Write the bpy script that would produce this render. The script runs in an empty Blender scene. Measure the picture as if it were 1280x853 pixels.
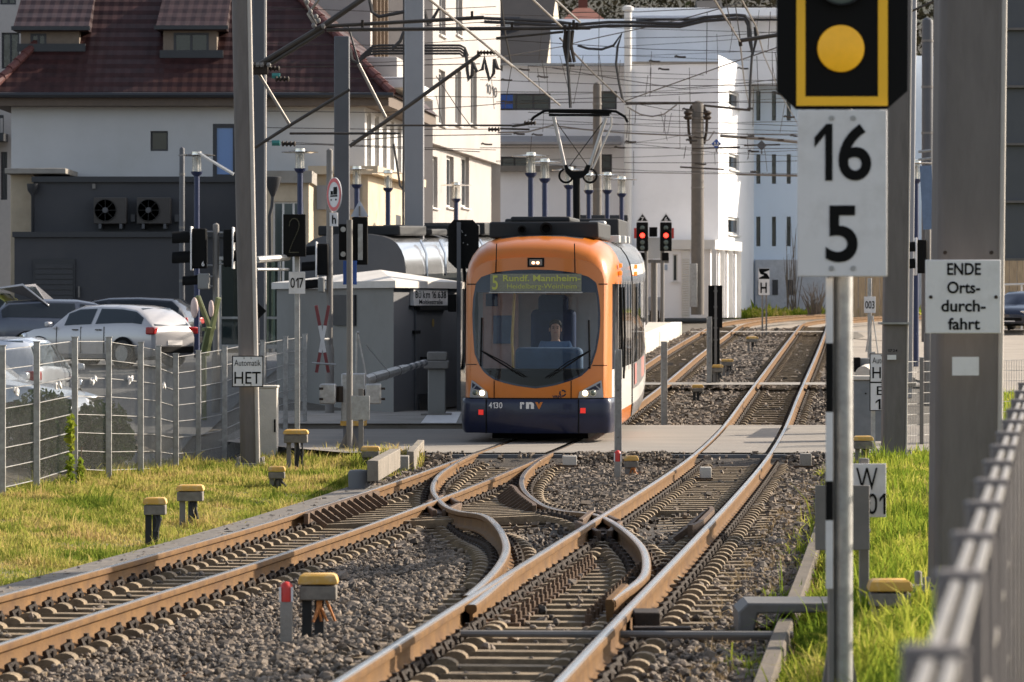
import bpy, bmesh, math, random
import numpy as np
from mathutils import Vector, Matrix
random.seed(7); rng = np.random.default_rng(11)
R = math.radians
F = 4800.0; HY = 380.0            # focal length in photo pixels, horizon row (level camera at the origin, looking along +Y)
SC = bpy.context.scene
COL = SC.collection

def P(px, py, Z):
    return Vector(((px - 640) * Z / F, Z, (HY - py) * Z / F))

# ------------------------------------------------------------------ materials
MATS = {}
def mat(name, col, rough=.7, metal=0., var=.15, scale=6., bump=0., bscale=40., spec=.5, coat=0., dirt=None, dscale=1.2, island=0., stretch=None):
    if name in MATS: return MATS[name]
    m = bpy.data.materials.new(name); m.use_nodes = True
    nt = m.node_tree; N = nt.nodes; L = nt.links
    b = N['Principled BSDF']
    b.inputs['Roughness'].default_value = rough; b.inputs['Metallic'].default_value = metal
    b.inputs['Specular IOR Level'].default_value = spec
    if coat: b.inputs['Coat Weight'].default_value = coat; b.inputs['Coat Roughness'].default_value = .06
    tc = N.new('ShaderNodeTexCoord'); co = tc.outputs['Object']
    if stretch:
        mp = N.new('ShaderNodeMapping'); mp.inputs['Scale'].default_value = stretch
        L.new(co, mp.inputs[0]); co = mp.outputs[0]
    nz = N.new('ShaderNodeTexNoise'); nz.inputs['Scale'].default_value = scale; nz.inputs['Detail'].default_value = 6; nz.inputs['Roughness'].default_value = .65
    L.new(co, nz.inputs['Vector'])
    rp = N.new('ShaderNodeValToRGB')
    rp.color_ramp.elements[0].position = .3; rp.color_ramp.elements[1].position = .7
    c = np.array(col[:3])
    rp.color_ramp.elements[0].color = (*np.clip(c * (1 - var), 0, 1), 1); rp.color_ramp.elements[1].color = (*np.clip(c * (1 + var), 0, 1), 1)
    L.new(nz.outputs['Fac'], rp.inputs[0]); out = rp.outputs[0]
    if dirt:
        n2 = N.new('ShaderNodeTexNoise'); n2.inputs['Scale'].default_value = dscale; n2.inputs['Detail'].default_value = 8; n2.inputs['Roughness'].default_value = .7
        L.new(co, n2.inputs['Vector'])
        r2 = N.new('ShaderNodeValToRGB'); r2.color_ramp.elements[0].position = .48; r2.color_ramp.elements[1].position = .72
        L.new(n2.outputs['Fac'], r2.inputs[0])
        mx = N.new('ShaderNodeMix'); mx.data_type = 'RGBA'
        mx.inputs[7].default_value = (*dirt, 1); L.new(r2.outputs[0], mx.inputs[0]); L.new(out, mx.inputs[6]); out = mx.outputs[2]
    if island:
        g = N.new('ShaderNodeNewGeometry'); r3 = N.new('ShaderNodeMapRange')
        r3.inputs[3].default_value = 1 - island; r3.inputs[4].default_value = 1 + island
        L.new(g.outputs['Random Per Island'], r3.inputs[0])
        mx = N.new('ShaderNodeMix'); mx.data_type = 'RGBA'; mx.blend_type = 'MULTIPLY'; mx.inputs[0].default_value = 1
        L.new(out, mx.inputs[6]); L.new(r3.outputs[0], mx.inputs[7]); out = mx.outputs[2]
    L.new(out, b.inputs['Base Color'])
    mr = N.new('ShaderNodeMapRange'); mr.inputs[3].default_value = max(.02, rough * .8); mr.inputs[4].default_value = min(1, rough * 1.2)
    L.new(nz.outputs['Fac'], mr.inputs[0]); L.new(mr.outputs[0], b.inputs['Roughness'])
    if bump:
        n3 = N.new('ShaderNodeTexNoise'); n3.inputs['Scale'].default_value = bscale; n3.inputs['Detail'].default_value = 5
        L.new(co, n3.inputs['Vector'])
        bp = N.new('ShaderNodeBump'); bp.inputs['Strength'].default_value = bump; bp.inputs['Distance'].default_value = .02
        L.new(n3.outputs['Fac'], bp.inputs['Height']); L.new(bp.outputs[0], b.inputs['Normal'])
    MATS[name] = m
    return m

def emit(name, col, strength):
    if name in MATS: return MATS[name]
    m = mat(name, col, .4)
    b = m.node_tree.nodes['Principled BSDF']
    b.inputs['Emission Color'].default_value = (*col, 1); b.inputs['Emission Strength'].default_value = strength
    return m

def glass(name, tint=(.6, .7, .75), transp=.6, rough=.02, base=(.02, .025, .03)):
    """window glass: a clear tinted pass-through mixed with a dark mirror-like coat"""
    if name in MATS: return MATS[name]
    m = bpy.data.materials.new(name); m.use_nodes = True
    nt = m.node_tree; N = nt.nodes; L = nt.links
    b = N['Principled BSDF']; b.inputs['Base Color'].default_value = (*base, 1); b.inputs['Roughness'].default_value = rough
    b.inputs['Specular IOR Level'].default_value = .8
    t = N.new('ShaderNodeBsdfTransparent'); t.inputs[0].default_value = (*tint, 1)
    mx = N.new('ShaderNodeMixShader'); mx.inputs[0].default_value = transp
    nz = N.new('ShaderNodeTexNoise'); nz.inputs['Scale'].default_value = .8
    bp = N.new('ShaderNodeBump'); bp.inputs['Strength'].default_value = .03; L.new(nz.outputs['Fac'], bp.inputs['Height']); L.new(bp.outputs[0], b.inputs['Normal'])
    L.new(b.outputs[0], mx.inputs[1]); L.new(t.outputs[0], mx.inputs[2]); L.new(mx.outputs[0], N['Material Output'].inputs[0])
    MATS[name] = m
    return m

M = dict(
 soil=mat('soil', (.10, .085, .065), .95, var=.4, scale=3, bump=.6, bscale=25),
 ballast=mat('ballast_bed', (.036, .028, .021), .95, var=.5, scale=14, bump=1., bscale=30, dirt=(.06, .045, .03), dscale=.7),
 trackdirt=mat('shaded_track_dirt', (.062, .044, .028), .95, var=.6, scale=5, bump=.8, bscale=30),
 asphalt=mat('asphalt', (.215, .19, .162), .9, var=.15, scale=2, bump=.25, bscale=90, dirt=(.27, .235, .195), dscale=.5, stretch=(.3, 1, 1)),
 asphalt_old=mat('worn_asphalt', (.12, .12, .122), .9, var=.2, scale=1.5, bump=.2, bscale=60, dirt=(.09, .09, .09), dscale=.4),
 paving=mat('sandy_paving', (.30, .255, .205), .92, var=.18, scale=1.3, bump=.2, bscale=60, dirt=(.22, .19, .15), dscale=.5),
 concrete=mat('concrete', (.27, .245, .215), .9, var=.2, scale=3, bump=.3, bscale=40, dirt=(.17, .15, .12), dscale=1.5),
 concrete_lt=mat('pale_concrete', (.50, .46, .40), .9, var=.12, scale=3, bump=.2, bscale=40, dirt=(.36, .33, .29), dscale=1.2),
 rail=mat('rust_brown_rail', (.135, .072, .027), .8, .0, var=.28, scale=5, bump=.2, bscale=60, spec=.2, dirt=(.085, .043, .02), dscale=3),
 railtop=mat('worn_rail_top', (.255, .18, .115), .42, .35, var=.15, scale=4, dirt=(.20, .13, .075), dscale=2.5),
 railshine=mat('polished_rail_band', (.60, .58, .56), .22, .9, var=.06, scale=1),
 sleeper=mat('dusty_steel_sleeper', (.215, .158, .095), .85, .0, var=.4, scale=7, bump=.3, bscale=50, dirt=(.11, .075, .045), dscale=4),
 clamp=mat('dark_rusty_iron', (.030, .019, .012), .75, .3, var=.4, scale=30, bump=.3),
 iron=mat('brown_iron', (.10, .06, .035), .7, .3, var=.35, scale=10, bump=.3),
 galv=mat('galvanised_steel', (.36, .35, .335), .5, .5, var=.22, scale=14, dirt=(.24, .225, .21), dscale=3),
 galv_dk=mat('dull_zinc', (.185, .17, .155), .65, .2, var=.15, scale=5, dirt=(.17, .155, .14), dscale=1.5),
 mast=mat('grey_brown_mast_paint', (.150, .130, .120), .6, 0, var=.14, scale=2, dirt=(.105, .090, .080), dscale=1.1, spec=.3, stretch=(3.5, 3.5, .6)),
 mast_lt=mat('pale_grey_mast_paint', (.28, .275, .285), .5, .1, var=.06, scale=2, dirt=(.24, .235, .24), dscale=1),
 mast_dk=mat('dark_grey_mast_paint', (.075, .075, .082), .5, .1, var=.1, scale=2),
 black=mat('black_paint', (.006, .0056, .0052), .7, var=.2, spec=.12),
 rubber=mat('black_rubber', (.02, .02, .02), .8, var=.2),
 cable=mat('dark_cable', (.035, .030, .028), .6, var=.2),
 wire=mat('copper_brown_wire', (.06, .048, .038), .5, .4, var=.2),
 wire_lt=mat('pale_steel_wire', (.24, .21, .18), .4, .6, var=.1),
 white=mat('white_enamel', (.70, .67, .65), .5, var=.04, scale=3, dirt=(.56, .53, .50), dscale=3.5, coat=.05),
 yellow=mat('yellow_plastic', (.52, .29, .05), .6, var=.12, dirt=(.50, .40, .24), dscale=9),
 sigyellow=emit('amber_signal_lens', (.80, .40, .01), .12),
 sigborder=mat('amber_border_paint', (.95, .50, .012), .5, var=.04),
 orange=mat('orange_tram_paint', (.50, .136, .006), .32, var=.06, scale=2, coat=.25, dirt=(.42, .115, .009), dscale=1),
 navy=mat('navy_tram_paint', (.008, .011, .034), .3, var=.15, coat=.25, spec=.3),
 tramwhite=mat('white_tram_paint', (.72, .70, .66), .3, var=.03, coat=.4),
 silver=mat('silver_tram_panel', (.52, .52, .53), .16, .8, var=.06, scale=2),
 tramgrey=mat('grey_tram_wrap', (.22, .21, .21), .35, .1, var=.35, scale=3, coat=.3),
 roofbox=mat('black_roof_casing', (.009, .009, .010), .7, var=.2, scale=4),
 red=mat('red_paint', (.55, .03, .02), .45, var=.08),
 redlamp=emit('lit_red_lamp', (1., .035, .02), 3.2),
 dimlamp=mat('unlit_lamp_lens', (.10, .12, .10), .2),
 headlamp=emit('lit_headlamp', (1., .78, .45), 6.),
 chrome=mat('bright_metal', (.7, .7, .7), .15, .95, var=.03),
 led=emit('yellow_green_led', (.33, .34, .06), .04),
 ledbg=mat('grey_led_panel', (.15, .15, .105), .35, var=.25, scale=40),
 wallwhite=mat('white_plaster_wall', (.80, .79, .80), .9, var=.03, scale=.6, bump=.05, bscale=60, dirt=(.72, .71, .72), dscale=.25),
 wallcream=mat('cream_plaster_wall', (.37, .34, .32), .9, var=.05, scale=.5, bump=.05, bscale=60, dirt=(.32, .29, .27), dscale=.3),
 wallhouse=mat('house_plaster', (.50, .49, .485), .9, var=.05, scale=.8, bump=.1, bscale=50, dirt=(.46, .45, .43), dscale=.35),
 anthracite=mat('anthracite_plaster', (.052, .052, .057), .85, var=.12, scale=.8, bump=.1, bscale=50, dirt=(.065, .062, .062), dscale=.4),
 anthrim=mat('dark_metal_trim', (.022, .023, .027), .5, var=.1),
 beige=mat('beige_stone_cladding', (.48, .39, .28), .85, var=.15, scale=1.2, bump=.1, bscale=20, dirt=(.40, .31, .21), dscale=1),
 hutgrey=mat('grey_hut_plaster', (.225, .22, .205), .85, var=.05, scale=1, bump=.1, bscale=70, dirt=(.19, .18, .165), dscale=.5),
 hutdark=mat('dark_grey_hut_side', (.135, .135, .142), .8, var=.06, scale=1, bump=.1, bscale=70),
 hutroof=mat('pale_hut_roof', (.62, .58, .53), .8, var=.08, scale=2, dirt=(.5, .46, .41), dscale=1),
 tile=None, glassdk=glass('dark_window_glass', (.25, .3, .35), .25),
 windscreen=glass('tram_windscreen_glass', (.90, .95, 1.), .72),
 carglass=glass('car_window_glass', (.35, .42, .45), .45),
 lampglass=glass('lamp_glass', (.95, .95, .92), .72, .1, (.5, .5, .48)),
 panelglass=glass('shelter_glass', (.62, .75, .70), .7),
 frame=mat('white_window_frame', (.62, .60, .57), .5, var=.03),
 framedk=mat('dark_window_frame', (.03, .03, .035), .5),
 curtain=mat('brown_curtain', (.28, .17, .075), .9, var=.25, scale=1.5, stretch=(14, 14, .4)),
 blind=mat('pale_window_blind', (.40, .36, .31), .8, var=.15, scale=2),
 sky_pane=mat('glossy_blue_pane', (.09, .20, .45), .12, var=.08, scale=.4, coat=.5),  # one even glossy blue for the pane
 lampblue=mat('dark_blue_lamp_paint', (.008, .017, .065), .4, var=.1),
 blue=mat('blue_sign_paint', (.015, .07, .30), .45),
 carsilver=mat('white_car_paint', (.47, .45, .45), .22, .15, var=.02, coat=.7),
 carblue=mat('blue_grey_car_paint', (.085, .095, .12), .22, .5, var=.05, coat=.7),
 cardark=mat('near_black_car_paint', (.02, .022, .028), .2, .3, var=.05, coat=.7),
 carnavy=mat('dark_navy_car_paint', (.012, .018, .04), .2, .3, var=.05, coat=.7),
 caryellow=mat('olive_yellow_car_paint', (.30, .28, .05), .3, .1, var=.05, coat=.6),
 vanpaint=mat('pale_silver_van_paint', (.55, .58, .63), .25, .3, var=.03, coat=.7),
 skin=mat('skin', (.50, .30, .21), .6, var=.08), hair=mat('dark_hair', (.03, .022, .016), .7), shirt=mat('blue_shirt', (.13, .21, .34), .85, var=.1),
 seat=mat('dark_blue_seat_fabric', (.03, .045, .10), .9, var=.2), cabwall=mat('cab_interior_grey', (.62, .60, .58), .7, var=.08), cabred=mat('cab_side_panel', (.55, .36, .30), .7),
 timber=mat('weathered_timber', (.36, .27, .17), .9, var=.3, scale=3, stretch=(6, 6, .5)),
 copper=mat('orange_cable', (.40, .14, .03), .6, var=.3, scale=20), leaf=mat('orange_leaf', (.45, .15, .02), .8, island=.4),
 bark=mat('bark', (.09, .065, .045), .95, var=.3, scale=10, bump=.5), twig=mat('bare_twig', (.14, .11, .085), .95, var=.3),
 housewall=mat('hill_house_wall', (.50, .44, .36), .9, var=.1, scale=.5), slate=mat('dark_slate_roof', (.026, .023, .024), .8, var=.2, scale=2),
 redroof=mat('faded_red_roof', (.17, .055, .035), .85, var=.25, scale=1.2),
)

def tilemat(name, col):
    m = bpy.data.materials.new(name); m.use_nodes = True
    nt = m.node_tree; N = nt.nodes; L = nt.links; b = N['Principled BSDF']; b.inputs['Roughness'].default_value = .55
    tc = N.new('ShaderNodeTexCoord'); sp = N.new('ShaderNodeSeparateXYZ'); L.new(tc.outputs['Object'], sp.inputs[0])
    def wave(sock, per, sharp):
        mu = N.new('ShaderNodeMath'); mu.operation = 'MULTIPLY'; mu.inputs[1].default_value = 1 / per; L.new(sock, mu.inputs[0])
        fr = N.new('ShaderNodeMath'); fr.operation = 'FRACT'; L.new(mu.outputs[0], fr.inputs[0])
        if sharp: return fr.outputs[0]
        s2 = N.new('ShaderNodeMath'); s2.operation = 'PINGPONG'; s2.inputs[1].default_value = .5; L.new(fr.outputs[0], s2.inputs[0]); return s2.outputs[0]
    ge = N.new('ShaderNodeNewGeometry'); sn = N.new('ShaderNodeSeparateXYZ'); L.new(ge.outputs['True Normal'], sn.inputs[0]); ab = N.new('ShaderNodeMath'); ab.operation = 'ABSOLUTE'; L.new(sn.outputs[0], ab.inputs[0]); gt = N.new('ShaderNodeMath'); gt.operation = 'GREATER_THAN'; gt.inputs[1].default_value = .42; L.new(ab.outputs[0], gt.inputs[0]); ad = N.new('ShaderNodeMix'); L.new(gt.outputs[0], ad.inputs[0]); L.new(sp.outputs[0], ad.inputs[2]); L.new(sp.outputs[1], ad.inputs[3])
    a = wave(ad.outputs[0], .30, False); z = wave(sp.outputs[2], .30, False)
    bp = N.new('ShaderNodeBump'); bp.inputs['Strength'].default_value = .9; bp.inputs['Distance'].default_value = .08
    zz = N.new('ShaderNodeMath'); zz.operation = 'MULTIPLY'; zz.inputs[1].default_value = 1.3; L.new(z, zz.inputs[0]); a5 = N.new('ShaderNodeMath'); a5.operation = 'MULTIPLY'; a5.inputs[1].default_value = .35; L.new(a, a5.inputs[0]); inv = N.new('ShaderNodeMath'); inv.operation = 'SUBTRACT'; L.new(a5.outputs[0], inv.inputs[0]); L.new(zz.outputs[0], inv.inputs[1])
    L.new(inv.outputs[0], bp.inputs['Height']); L.new(bp.outputs[0], b.inputs['Normal'])
    nz = N.new('ShaderNodeTexNoise'); nz.inputs['Scale'].default_value = 2.5; L.new(tc.outputs['Object'], nz.inputs[0])
    rp = N.new('ShaderNodeValToRGB'); c = np.array(col); rp.color_ramp.elements[0].position = .3; rp.color_ramp.elements[1].position = .75; b.inputs['Specular IOR Level'].default_value = .25
    rp.color_ramp.elements[0].color = (*(c * .7), 1); rp.color_ramp.elements[1].color = (*(c * 1.3), 1); L.new(nz.outputs['Fac'], rp.inputs[0])
    L.new(rp.outputs[0], b.inputs['Base Color'])
    return m
M['tile'] = tilemat('maroon_roof_tiles', (.033, .0115, .0105))
M['tile2'] = tilemat('plum_dormer_tiles', (.034, .018, .019))

def leafmat(name, cols, trans=.5, patch=.6):
    """thin leaf: colour varies per blade and in patches, light passes through"""
    m = bpy.data.materials.new(name); m.use_nodes = True
    nt = m.node_tree; N = nt.nodes; L = nt.links; N.remove(N['Principled BSDF'])
    g = N.new('ShaderNodeNewGeometry'); tc = N.new('ShaderNodeTexCoord')
    nz = N.new('ShaderNodeTexNoise'); nz.inputs['Scale'].default_value = patch; nz.inputs['Detail'].default_value = 5; L.new(tc.outputs['Object'], nz.inputs[0])
    mr = N.new('ShaderNodeMapRange'); mr.inputs[1].default_value = .34; mr.inputs[2].default_value = .66; L.new(nz.outputs['Fac'], mr.inputs[0])
    mx = N.new('ShaderNodeMath'); mx.operation = 'MULTIPLY_ADD'; mx.inputs[1].default_value = .35; L.new(g.outputs['Random Per Island'], mx.inputs[0])
    m2 = N.new('ShaderNodeMath'); m2.operation = 'MULTIPLY'; m2.inputs[1].default_value = .65; L.new(mr.outputs[0], m2.inputs[0]); L.new(m2.outputs[0], mx.inputs[2])
    rp = N.new('ShaderNodeValToRGB'); e = rp.color_ramp.elements
    e[0].color = (*cols[0], 1); e[1].color = (*cols[-1], 1); e[0].position = .1; e[1].position = .95
    for i, c in enumerate(cols[1:-1]): q = e.new(.1 + .85 * (i + 1) / (len(cols) - 1)); q.color = (*c, 1)
    L.new(mx.outputs[0], rp.inputs[0])
    d = N.new('ShaderNodeBsdfDiffuse'); t = N.new('ShaderNodeBsdfTranslucent'); L.new(rp.outputs[0], d.inputs[0]); L.new(rp.outputs[0], t.inputs[0])
    ms = N.new('ShaderNodeMixShader'); ms.inputs[0].default_value = trans; L.new(d.outputs[0], ms.inputs[1]); L.new(t.outputs[0], ms.inputs[2])
    L.new(ms.outputs[0], N['Material Output'].inputs[0])
    return m
M['grassL'] = leafmat('dry_yellow_green_grass', [(.09, .145, .02), (.22, .25, .04), (.44, .37, .11), (.46, .32, .15)], .5, 1.1)
M['grassR'] = leafmat('fresh_green_grass', [(.09, .15, .018), (.20, .26, .03), (.38, .38, .06), (.50, .40, .15)], .55, .9)
M['hedge'] = leafmat('dark_hedge_leaves', [(.012, .030, .008), (.025, .055, .012), (.05, .085, .02)], .35, 2)
M['wood'] = leafmat('bare_woodland', [(.022, .020, .012), (.030, .026, .017), (.024, .028, .014)], .3, .05)

# ------------------------------------------------------------------ mesh builder
SIB = {}; NOSPLIT = {'ridge_tiles', 'lettering', 'slat', 'twig', 'foliage', 'board', 'dot_digit', 'mesh_panel', 'arrow_symbol', 'truck_symbol', 'symbol', 'stem', 'insulator', 'fan_grille', 'slat', 'wall', 'upper_storey', 'lettering'}
class MB:
    def __init__(s): s.v = []; s.f = []; s.m = []; s.cur = 0
    def add(s, vs, fs):
        o = len(s.v); s.v += [tuple(p) for p in vs]
        for q in fs: s.f.append([i + o for i in q]); s.m.append(s.cur)
        return s
    def box(s, c, d, rz=0, rx=0, ry=0):
        x, y, z = d[0] / 2, d[1] / 2, d[2] / 2
        mt = Matrix.Translation(c) @ Matrix.Rotation(rz, 4, 'Z') @ Matrix.Rotation(ry, 4, 'Y') @ Matrix.Rotation(rx, 4, 'X')
        vs = [mt @ Vector(p) for p in ((-x,-y,-z),(x,-y,-z),(x,y,-z),(-x,y,-z),(-x,-y,z),(x,-y,z),(x,y,z),(-x,y,z))]
        return s.add(vs, [(0,3,2,1),(4,5,6,7),(0,1,5,4),(1,2,6,5),(2,3,7,6),(3,0,4,7)])
    def bx(s, x0, x1, y0, y1, z0, z1):
        return s.box(((x0+x1)/2, (y0+y1)/2, (z0+z1)/2), (abs(x1-x0), abs(y1-y0), abs(z1-z0)))
    def beam(s, a, b, w, h=None, up=(0, 0, 1)):
        a = Vector(a); b = Vector(b); h = h or w; d = (b - a).normalized(); u = Vector(up)
        if abs(d.dot(u)) > .98: u = Vector((0, 1, 0))
        r = d.cross(u).normalized(); u = r.cross(d)
        vs = [p + r * (sx * w / 2) + u * (sz * h / 2) for p in (a, b) for sx, sz in ((-1,-1),(1,-1),(1,1),(-1,1))]
        return s.add(vs, [(0,1,2,3),(7,6,5,4),(0,4,5,1),(1,5,6,2),(2,6,7,3),(3,7,4,0)])
    def tube(s, pts, r, n=8, cap=True):
        pts = [Vector(p) for p in pts]; k = len(pts); rr = r if isinstance(r, (list, tuple)) else [r] * k
        vs = []; u = None
        for i, p in enumerate(pts):
            d = (pts[min(i + 1, k - 1)] - pts[max(i - 1, 0)]).normalized()
            if u is None: u = Vector((0, 0, 1)) if abs(d.z) < .9 else Vector((1, 0, 0))
            a = d.cross(u)
            if a.length < 1e-5: a = d.cross(Vector((0, 1, 0)))
            a.normalize(); u = a.cross(d).normalized()
            for j in range(n):
                t = 2 * math.pi * j / n
                vs.append(p + (a * math.cos(t) + u * math.sin(t)) * rr[i])
        fs = [(i*n+j, i*n+(j+1) % n, (i+1)*n+(j+1) % n, (i+1)*n+j) for i in range(k-1) for j in range(n)]
        if cap: fs += [tuple(range(n-1, -1, -1)), tuple(range((k-1)*n, k*n))]
        return s.add(vs, fs)
    def lathe(s, prof, c=(0, 0, 0), n=20, ax='z'):
        c = Vector(c); vs = []
        for r, h in prof:
            for j in range(n):
                t = 2 * math.pi * j / n; a, b = r * math.cos(t), r * math.sin(t)
                vs.append(c + Vector((a, b, h) if ax == 'z' else ((a, h, b) if ax == 'y' else (h, a, b))))
        k = len(prof); fs = [(i*n+j, i*n+(j+1) % n, (i+1)*n+(j+1) % n, (i+1)*n+j) for i in range(k-1) for j in range(n)]
        fs += [tuple(range(n-1, -1, -1)), tuple(range((k-1)*n, k*n))]
        return s.add(vs, fs)
    def prism(s, poly, y0, y1, fn=None):
        """poly of (x,z) pulled from y0 to y1; fn maps (x,y,z)"""
        n = len(poly); g = fn or (lambda x, y, z: (x, y, z))
        vs = [g(x, y0, z) for x, z in poly] + [g(x, y1, z) for x, z in poly]
        return s.add(vs, [tuple(range(n-1, -1, -1)), tuple(range(n, 2*n))] + [(i, (i+1) % n, n+(i+1) % n, n+i) for i in range(n)])
    def sphere(s, c, r, nu=14, nv=9, sc=(1, 1, 1)):
        c = Vector(c); vs = [c + Vector((0, 0, -r*sc[2]))]
        for i in range(1, nv):
            t = math.pi * i / nv
            for j in range(nu):
                q = 2 * math.pi * j / nu
                vs.append(c + Vector((r*sc[0]*math.sin(t)*math.cos(q), r*sc[1]*math.sin(t)*math.sin(q), -r*sc[2]*math.cos(t))))
        vs.append(c + Vector((0, 0, r*sc[2]))); e = len(vs) - 1
        fs = [(0, 1+(j+1) % nu, 1+j) for j in range(nu)]
        for i in range(nv-2):
            a = 1 + i*nu; fs += [(a+j, a+(j+1) % nu, a+nu+(j+1) % nu, a+nu+j) for j in range(nu)]
        a = 1 + (nv-2)*nu; fs += [(a+j, a+(j+1) % nu, e) for j in range(nu)]
        return s.add(vs, fs)
    def grid(s, fn, nu, nv):
        vs = [fn(i/nu, j/nv) for j in range(nv+1) for i in range(nu+1)]
        return s.add(vs, [(j*(nu+1)+i, j*(nu+1)+i+1, (j+1)*(nu+1)+i+1, (j+1)*(nu+1)+i) for j in range(nv) for i in range(nu)])
    def loft(s, secs, closed=True, cap=True):
        n = len(secs[0]); vs = [p for q in secs for p in q]; k = len(secs); e = n if closed else n-1
        fs = [(i*n+j, i*n+(j+1) % n, (i+1)*n+(j+1) % n, (i+1)*n+j) for i in range(k-1) for j in range(e)]
        if cap: fs += [tuple(range(n-1, -1, -1)), tuple(range((k-1)*n, k*n))]
        return s.add(vs, fs)
    def pieces(s):
        """groups of faces that lie apart from each other"""
        n = len(s.v); par = list(range(n))
        def find(a):
            while par[a] != a: par[a] = par[par[a]]; a = par[a]
            return a
        for f in s.f:
            r = find(f[0])
            for i in f[1:]: par[find(i)] = r
        rt = [find(i) for i in range(n)]; ids = {r: k for k, r in enumerate(dict.fromkeys(rt))}; isl = [ids[r] for r in rt]; k = len(ids)
        if k < 2 or k > 400: return None
        co = np.array([tuple(p) for p in s.v]); il = np.array(isl); lo = np.full((k, 3), 1e9); hi = -lo
        np.minimum.at(lo, il, co); np.maximum.at(hi, il, co); sz = (hi-lo).max(1)
        gap = np.maximum(0, np.maximum(lo[:, None]-hi[None], lo[None]-hi[:, None])); near = np.sqrt((gap**2).sum(2)) <= np.maximum(.02, .5*np.maximum(sz[:, None], sz[None]))
        lab = list(range(k)); ch = True
        lab = np.arange(k)
        while ch:
            new = np.array([lab[near[i]].min() for i in range(k)]); ch = (new != lab).any(); lab = new
        u = sorted(set(lab)); return [[int(np.where(np.array(u) == lab[isl[f[0]]])[0][0]) for f in s.f], len(u)] if len(u) > 1 else None
    def build(s, name, mats, parent=None, base=None, smooth=True, bevel=0., angle=35):
        if parent is not None and name not in NOSPLIT:
            pc = s.pieces()
            if pc and pc[1] <= 90:
                outs = []
                for q in range(pc[1]):
                    fs = [i for i in range(len(s.f)) if pc[0][i] == q]; b = MB(); mp = {}
                    for i in fs:
                        b.f.append([mp.setdefault(j, len(mp)) for j in s.f[i]]); b.m.append(s.m[i])
                    b.v = [s.v[j] for j in mp]; outs.append(b.build1(name, mats, parent, base, smooth, bevel, angle))
                SIB[outs[0].name] = outs; return outs[0]
        return s.build1(name, mats, parent, base, smooth, bevel, angle)
    def build1(s, name, mats, parent=None, base=None, smooth=True, bevel=0., angle=35):
        me = bpy.data.meshes.new(name)
        off = Vector((0, 0, 0))
        q = parent
        while q is not None: off += q.location; q = q.parent
        if parent is None and base is not None: off = Vector(base)
        me.from_pydata([(x-off.x, y-off.y, z-off.z) for x, y, z in s.v], [], s.f)
        if not isinstance(mats, (list, tuple)): mats = [mats]
        for m in mats: me.materials.append(M[m] if isinstance(m, str) else m)
        if len(mats) > 1: me.polygons.foreach_set('material_index', s.m)
        me.update()
        if smooth:
            me.polygons.foreach_set('use_smooth', [True]*len(me.polygons)); me.set_sharp_from_angle(angle=R(angle))
        o = bpy.data.objects.new(name, me); COL.objects.link(o)
        if parent is not None: o.parent = parent
        elif base is not None: o.location = base
        if bevel:
            b = o.modifiers.new('bevel', 'BEVEL'); b.width = bevel; b.segments = 2 if bevel < .04 else 4; b.limit_method = 'ANGLE'; b.angle_limit = R(50)
        return o

def fixnormals(o):
    for x in SIB.get(o.name, [])[1:]: fixn1(x)
    return fixn1(o)
def fixn1(o):
    bm = bmesh.new(); bm.from_mesh(o.data); bmesh.ops.recalc_face_normals(bm, faces=bm.faces); bm.to_mesh(o.data); bm.free(); return o
def tag(o, label=None, cat=None, group=None, kind=None):
    if label: o['label'] = label
    if cat: o['category'] = cat
    if group: o['group'] = group
    if kind: o['kind'] = kind
    return o
def thing(name, label, cat, loc=(0, 0, 0), group=None, rz=0):
    o = bpy.data.objects.new(name, None); COL.objects.link(o); o.location = loc; o.rotation_euler = (0, 0, rz); o.empty_display_size = .2
    return tag(o, label, cat, group)
def kids(o): return [c for c in bpy.data.objects if c.parent == o]
def copy_tree(o, parent=None):
    c = o.copy(); COL.objects.link(c)
    if parent is not None: c.parent = parent
    for ch in list(o.children): copy_tree(ch, c)
    return c
def npmesh(name, verts, faces, mats, parent=None):
    """big meshes straight from numpy; faces is (n,3)"""
    me = bpy.data.meshes.new(name); nv = len(verts); nf = len(faces)
    me.vertices.add(nv); me.vertices.foreach_set('co', np.ascontiguousarray(verts, dtype=np.float32).ravel())
    me.loops.add(nf*3); me.loops.foreach_set('vertex_index', np.ascontiguousarray(faces, dtype=np.int32).ravel())
    me.polygons.add(nf); me.polygons.foreach_set('loop_start', np.arange(0, nf*3, 3, dtype=np.int32)); me.polygons.foreach_set('loop_total', np.full(nf, 3, dtype=np.int32))
    me.polygons.foreach_set('use_smooth', [False]*nf); me.update(calc_edges=True); me.validate()
    for m in (mats if isinstance(mats, (list, tuple)) else [mats]): me.materials.append(M[m] if isinstance(m, str) else m)
    o = bpy.data.objects.new(name, me); COL.objects.link(o)
    if parent is not None: o.parent = parent
    return o

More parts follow.
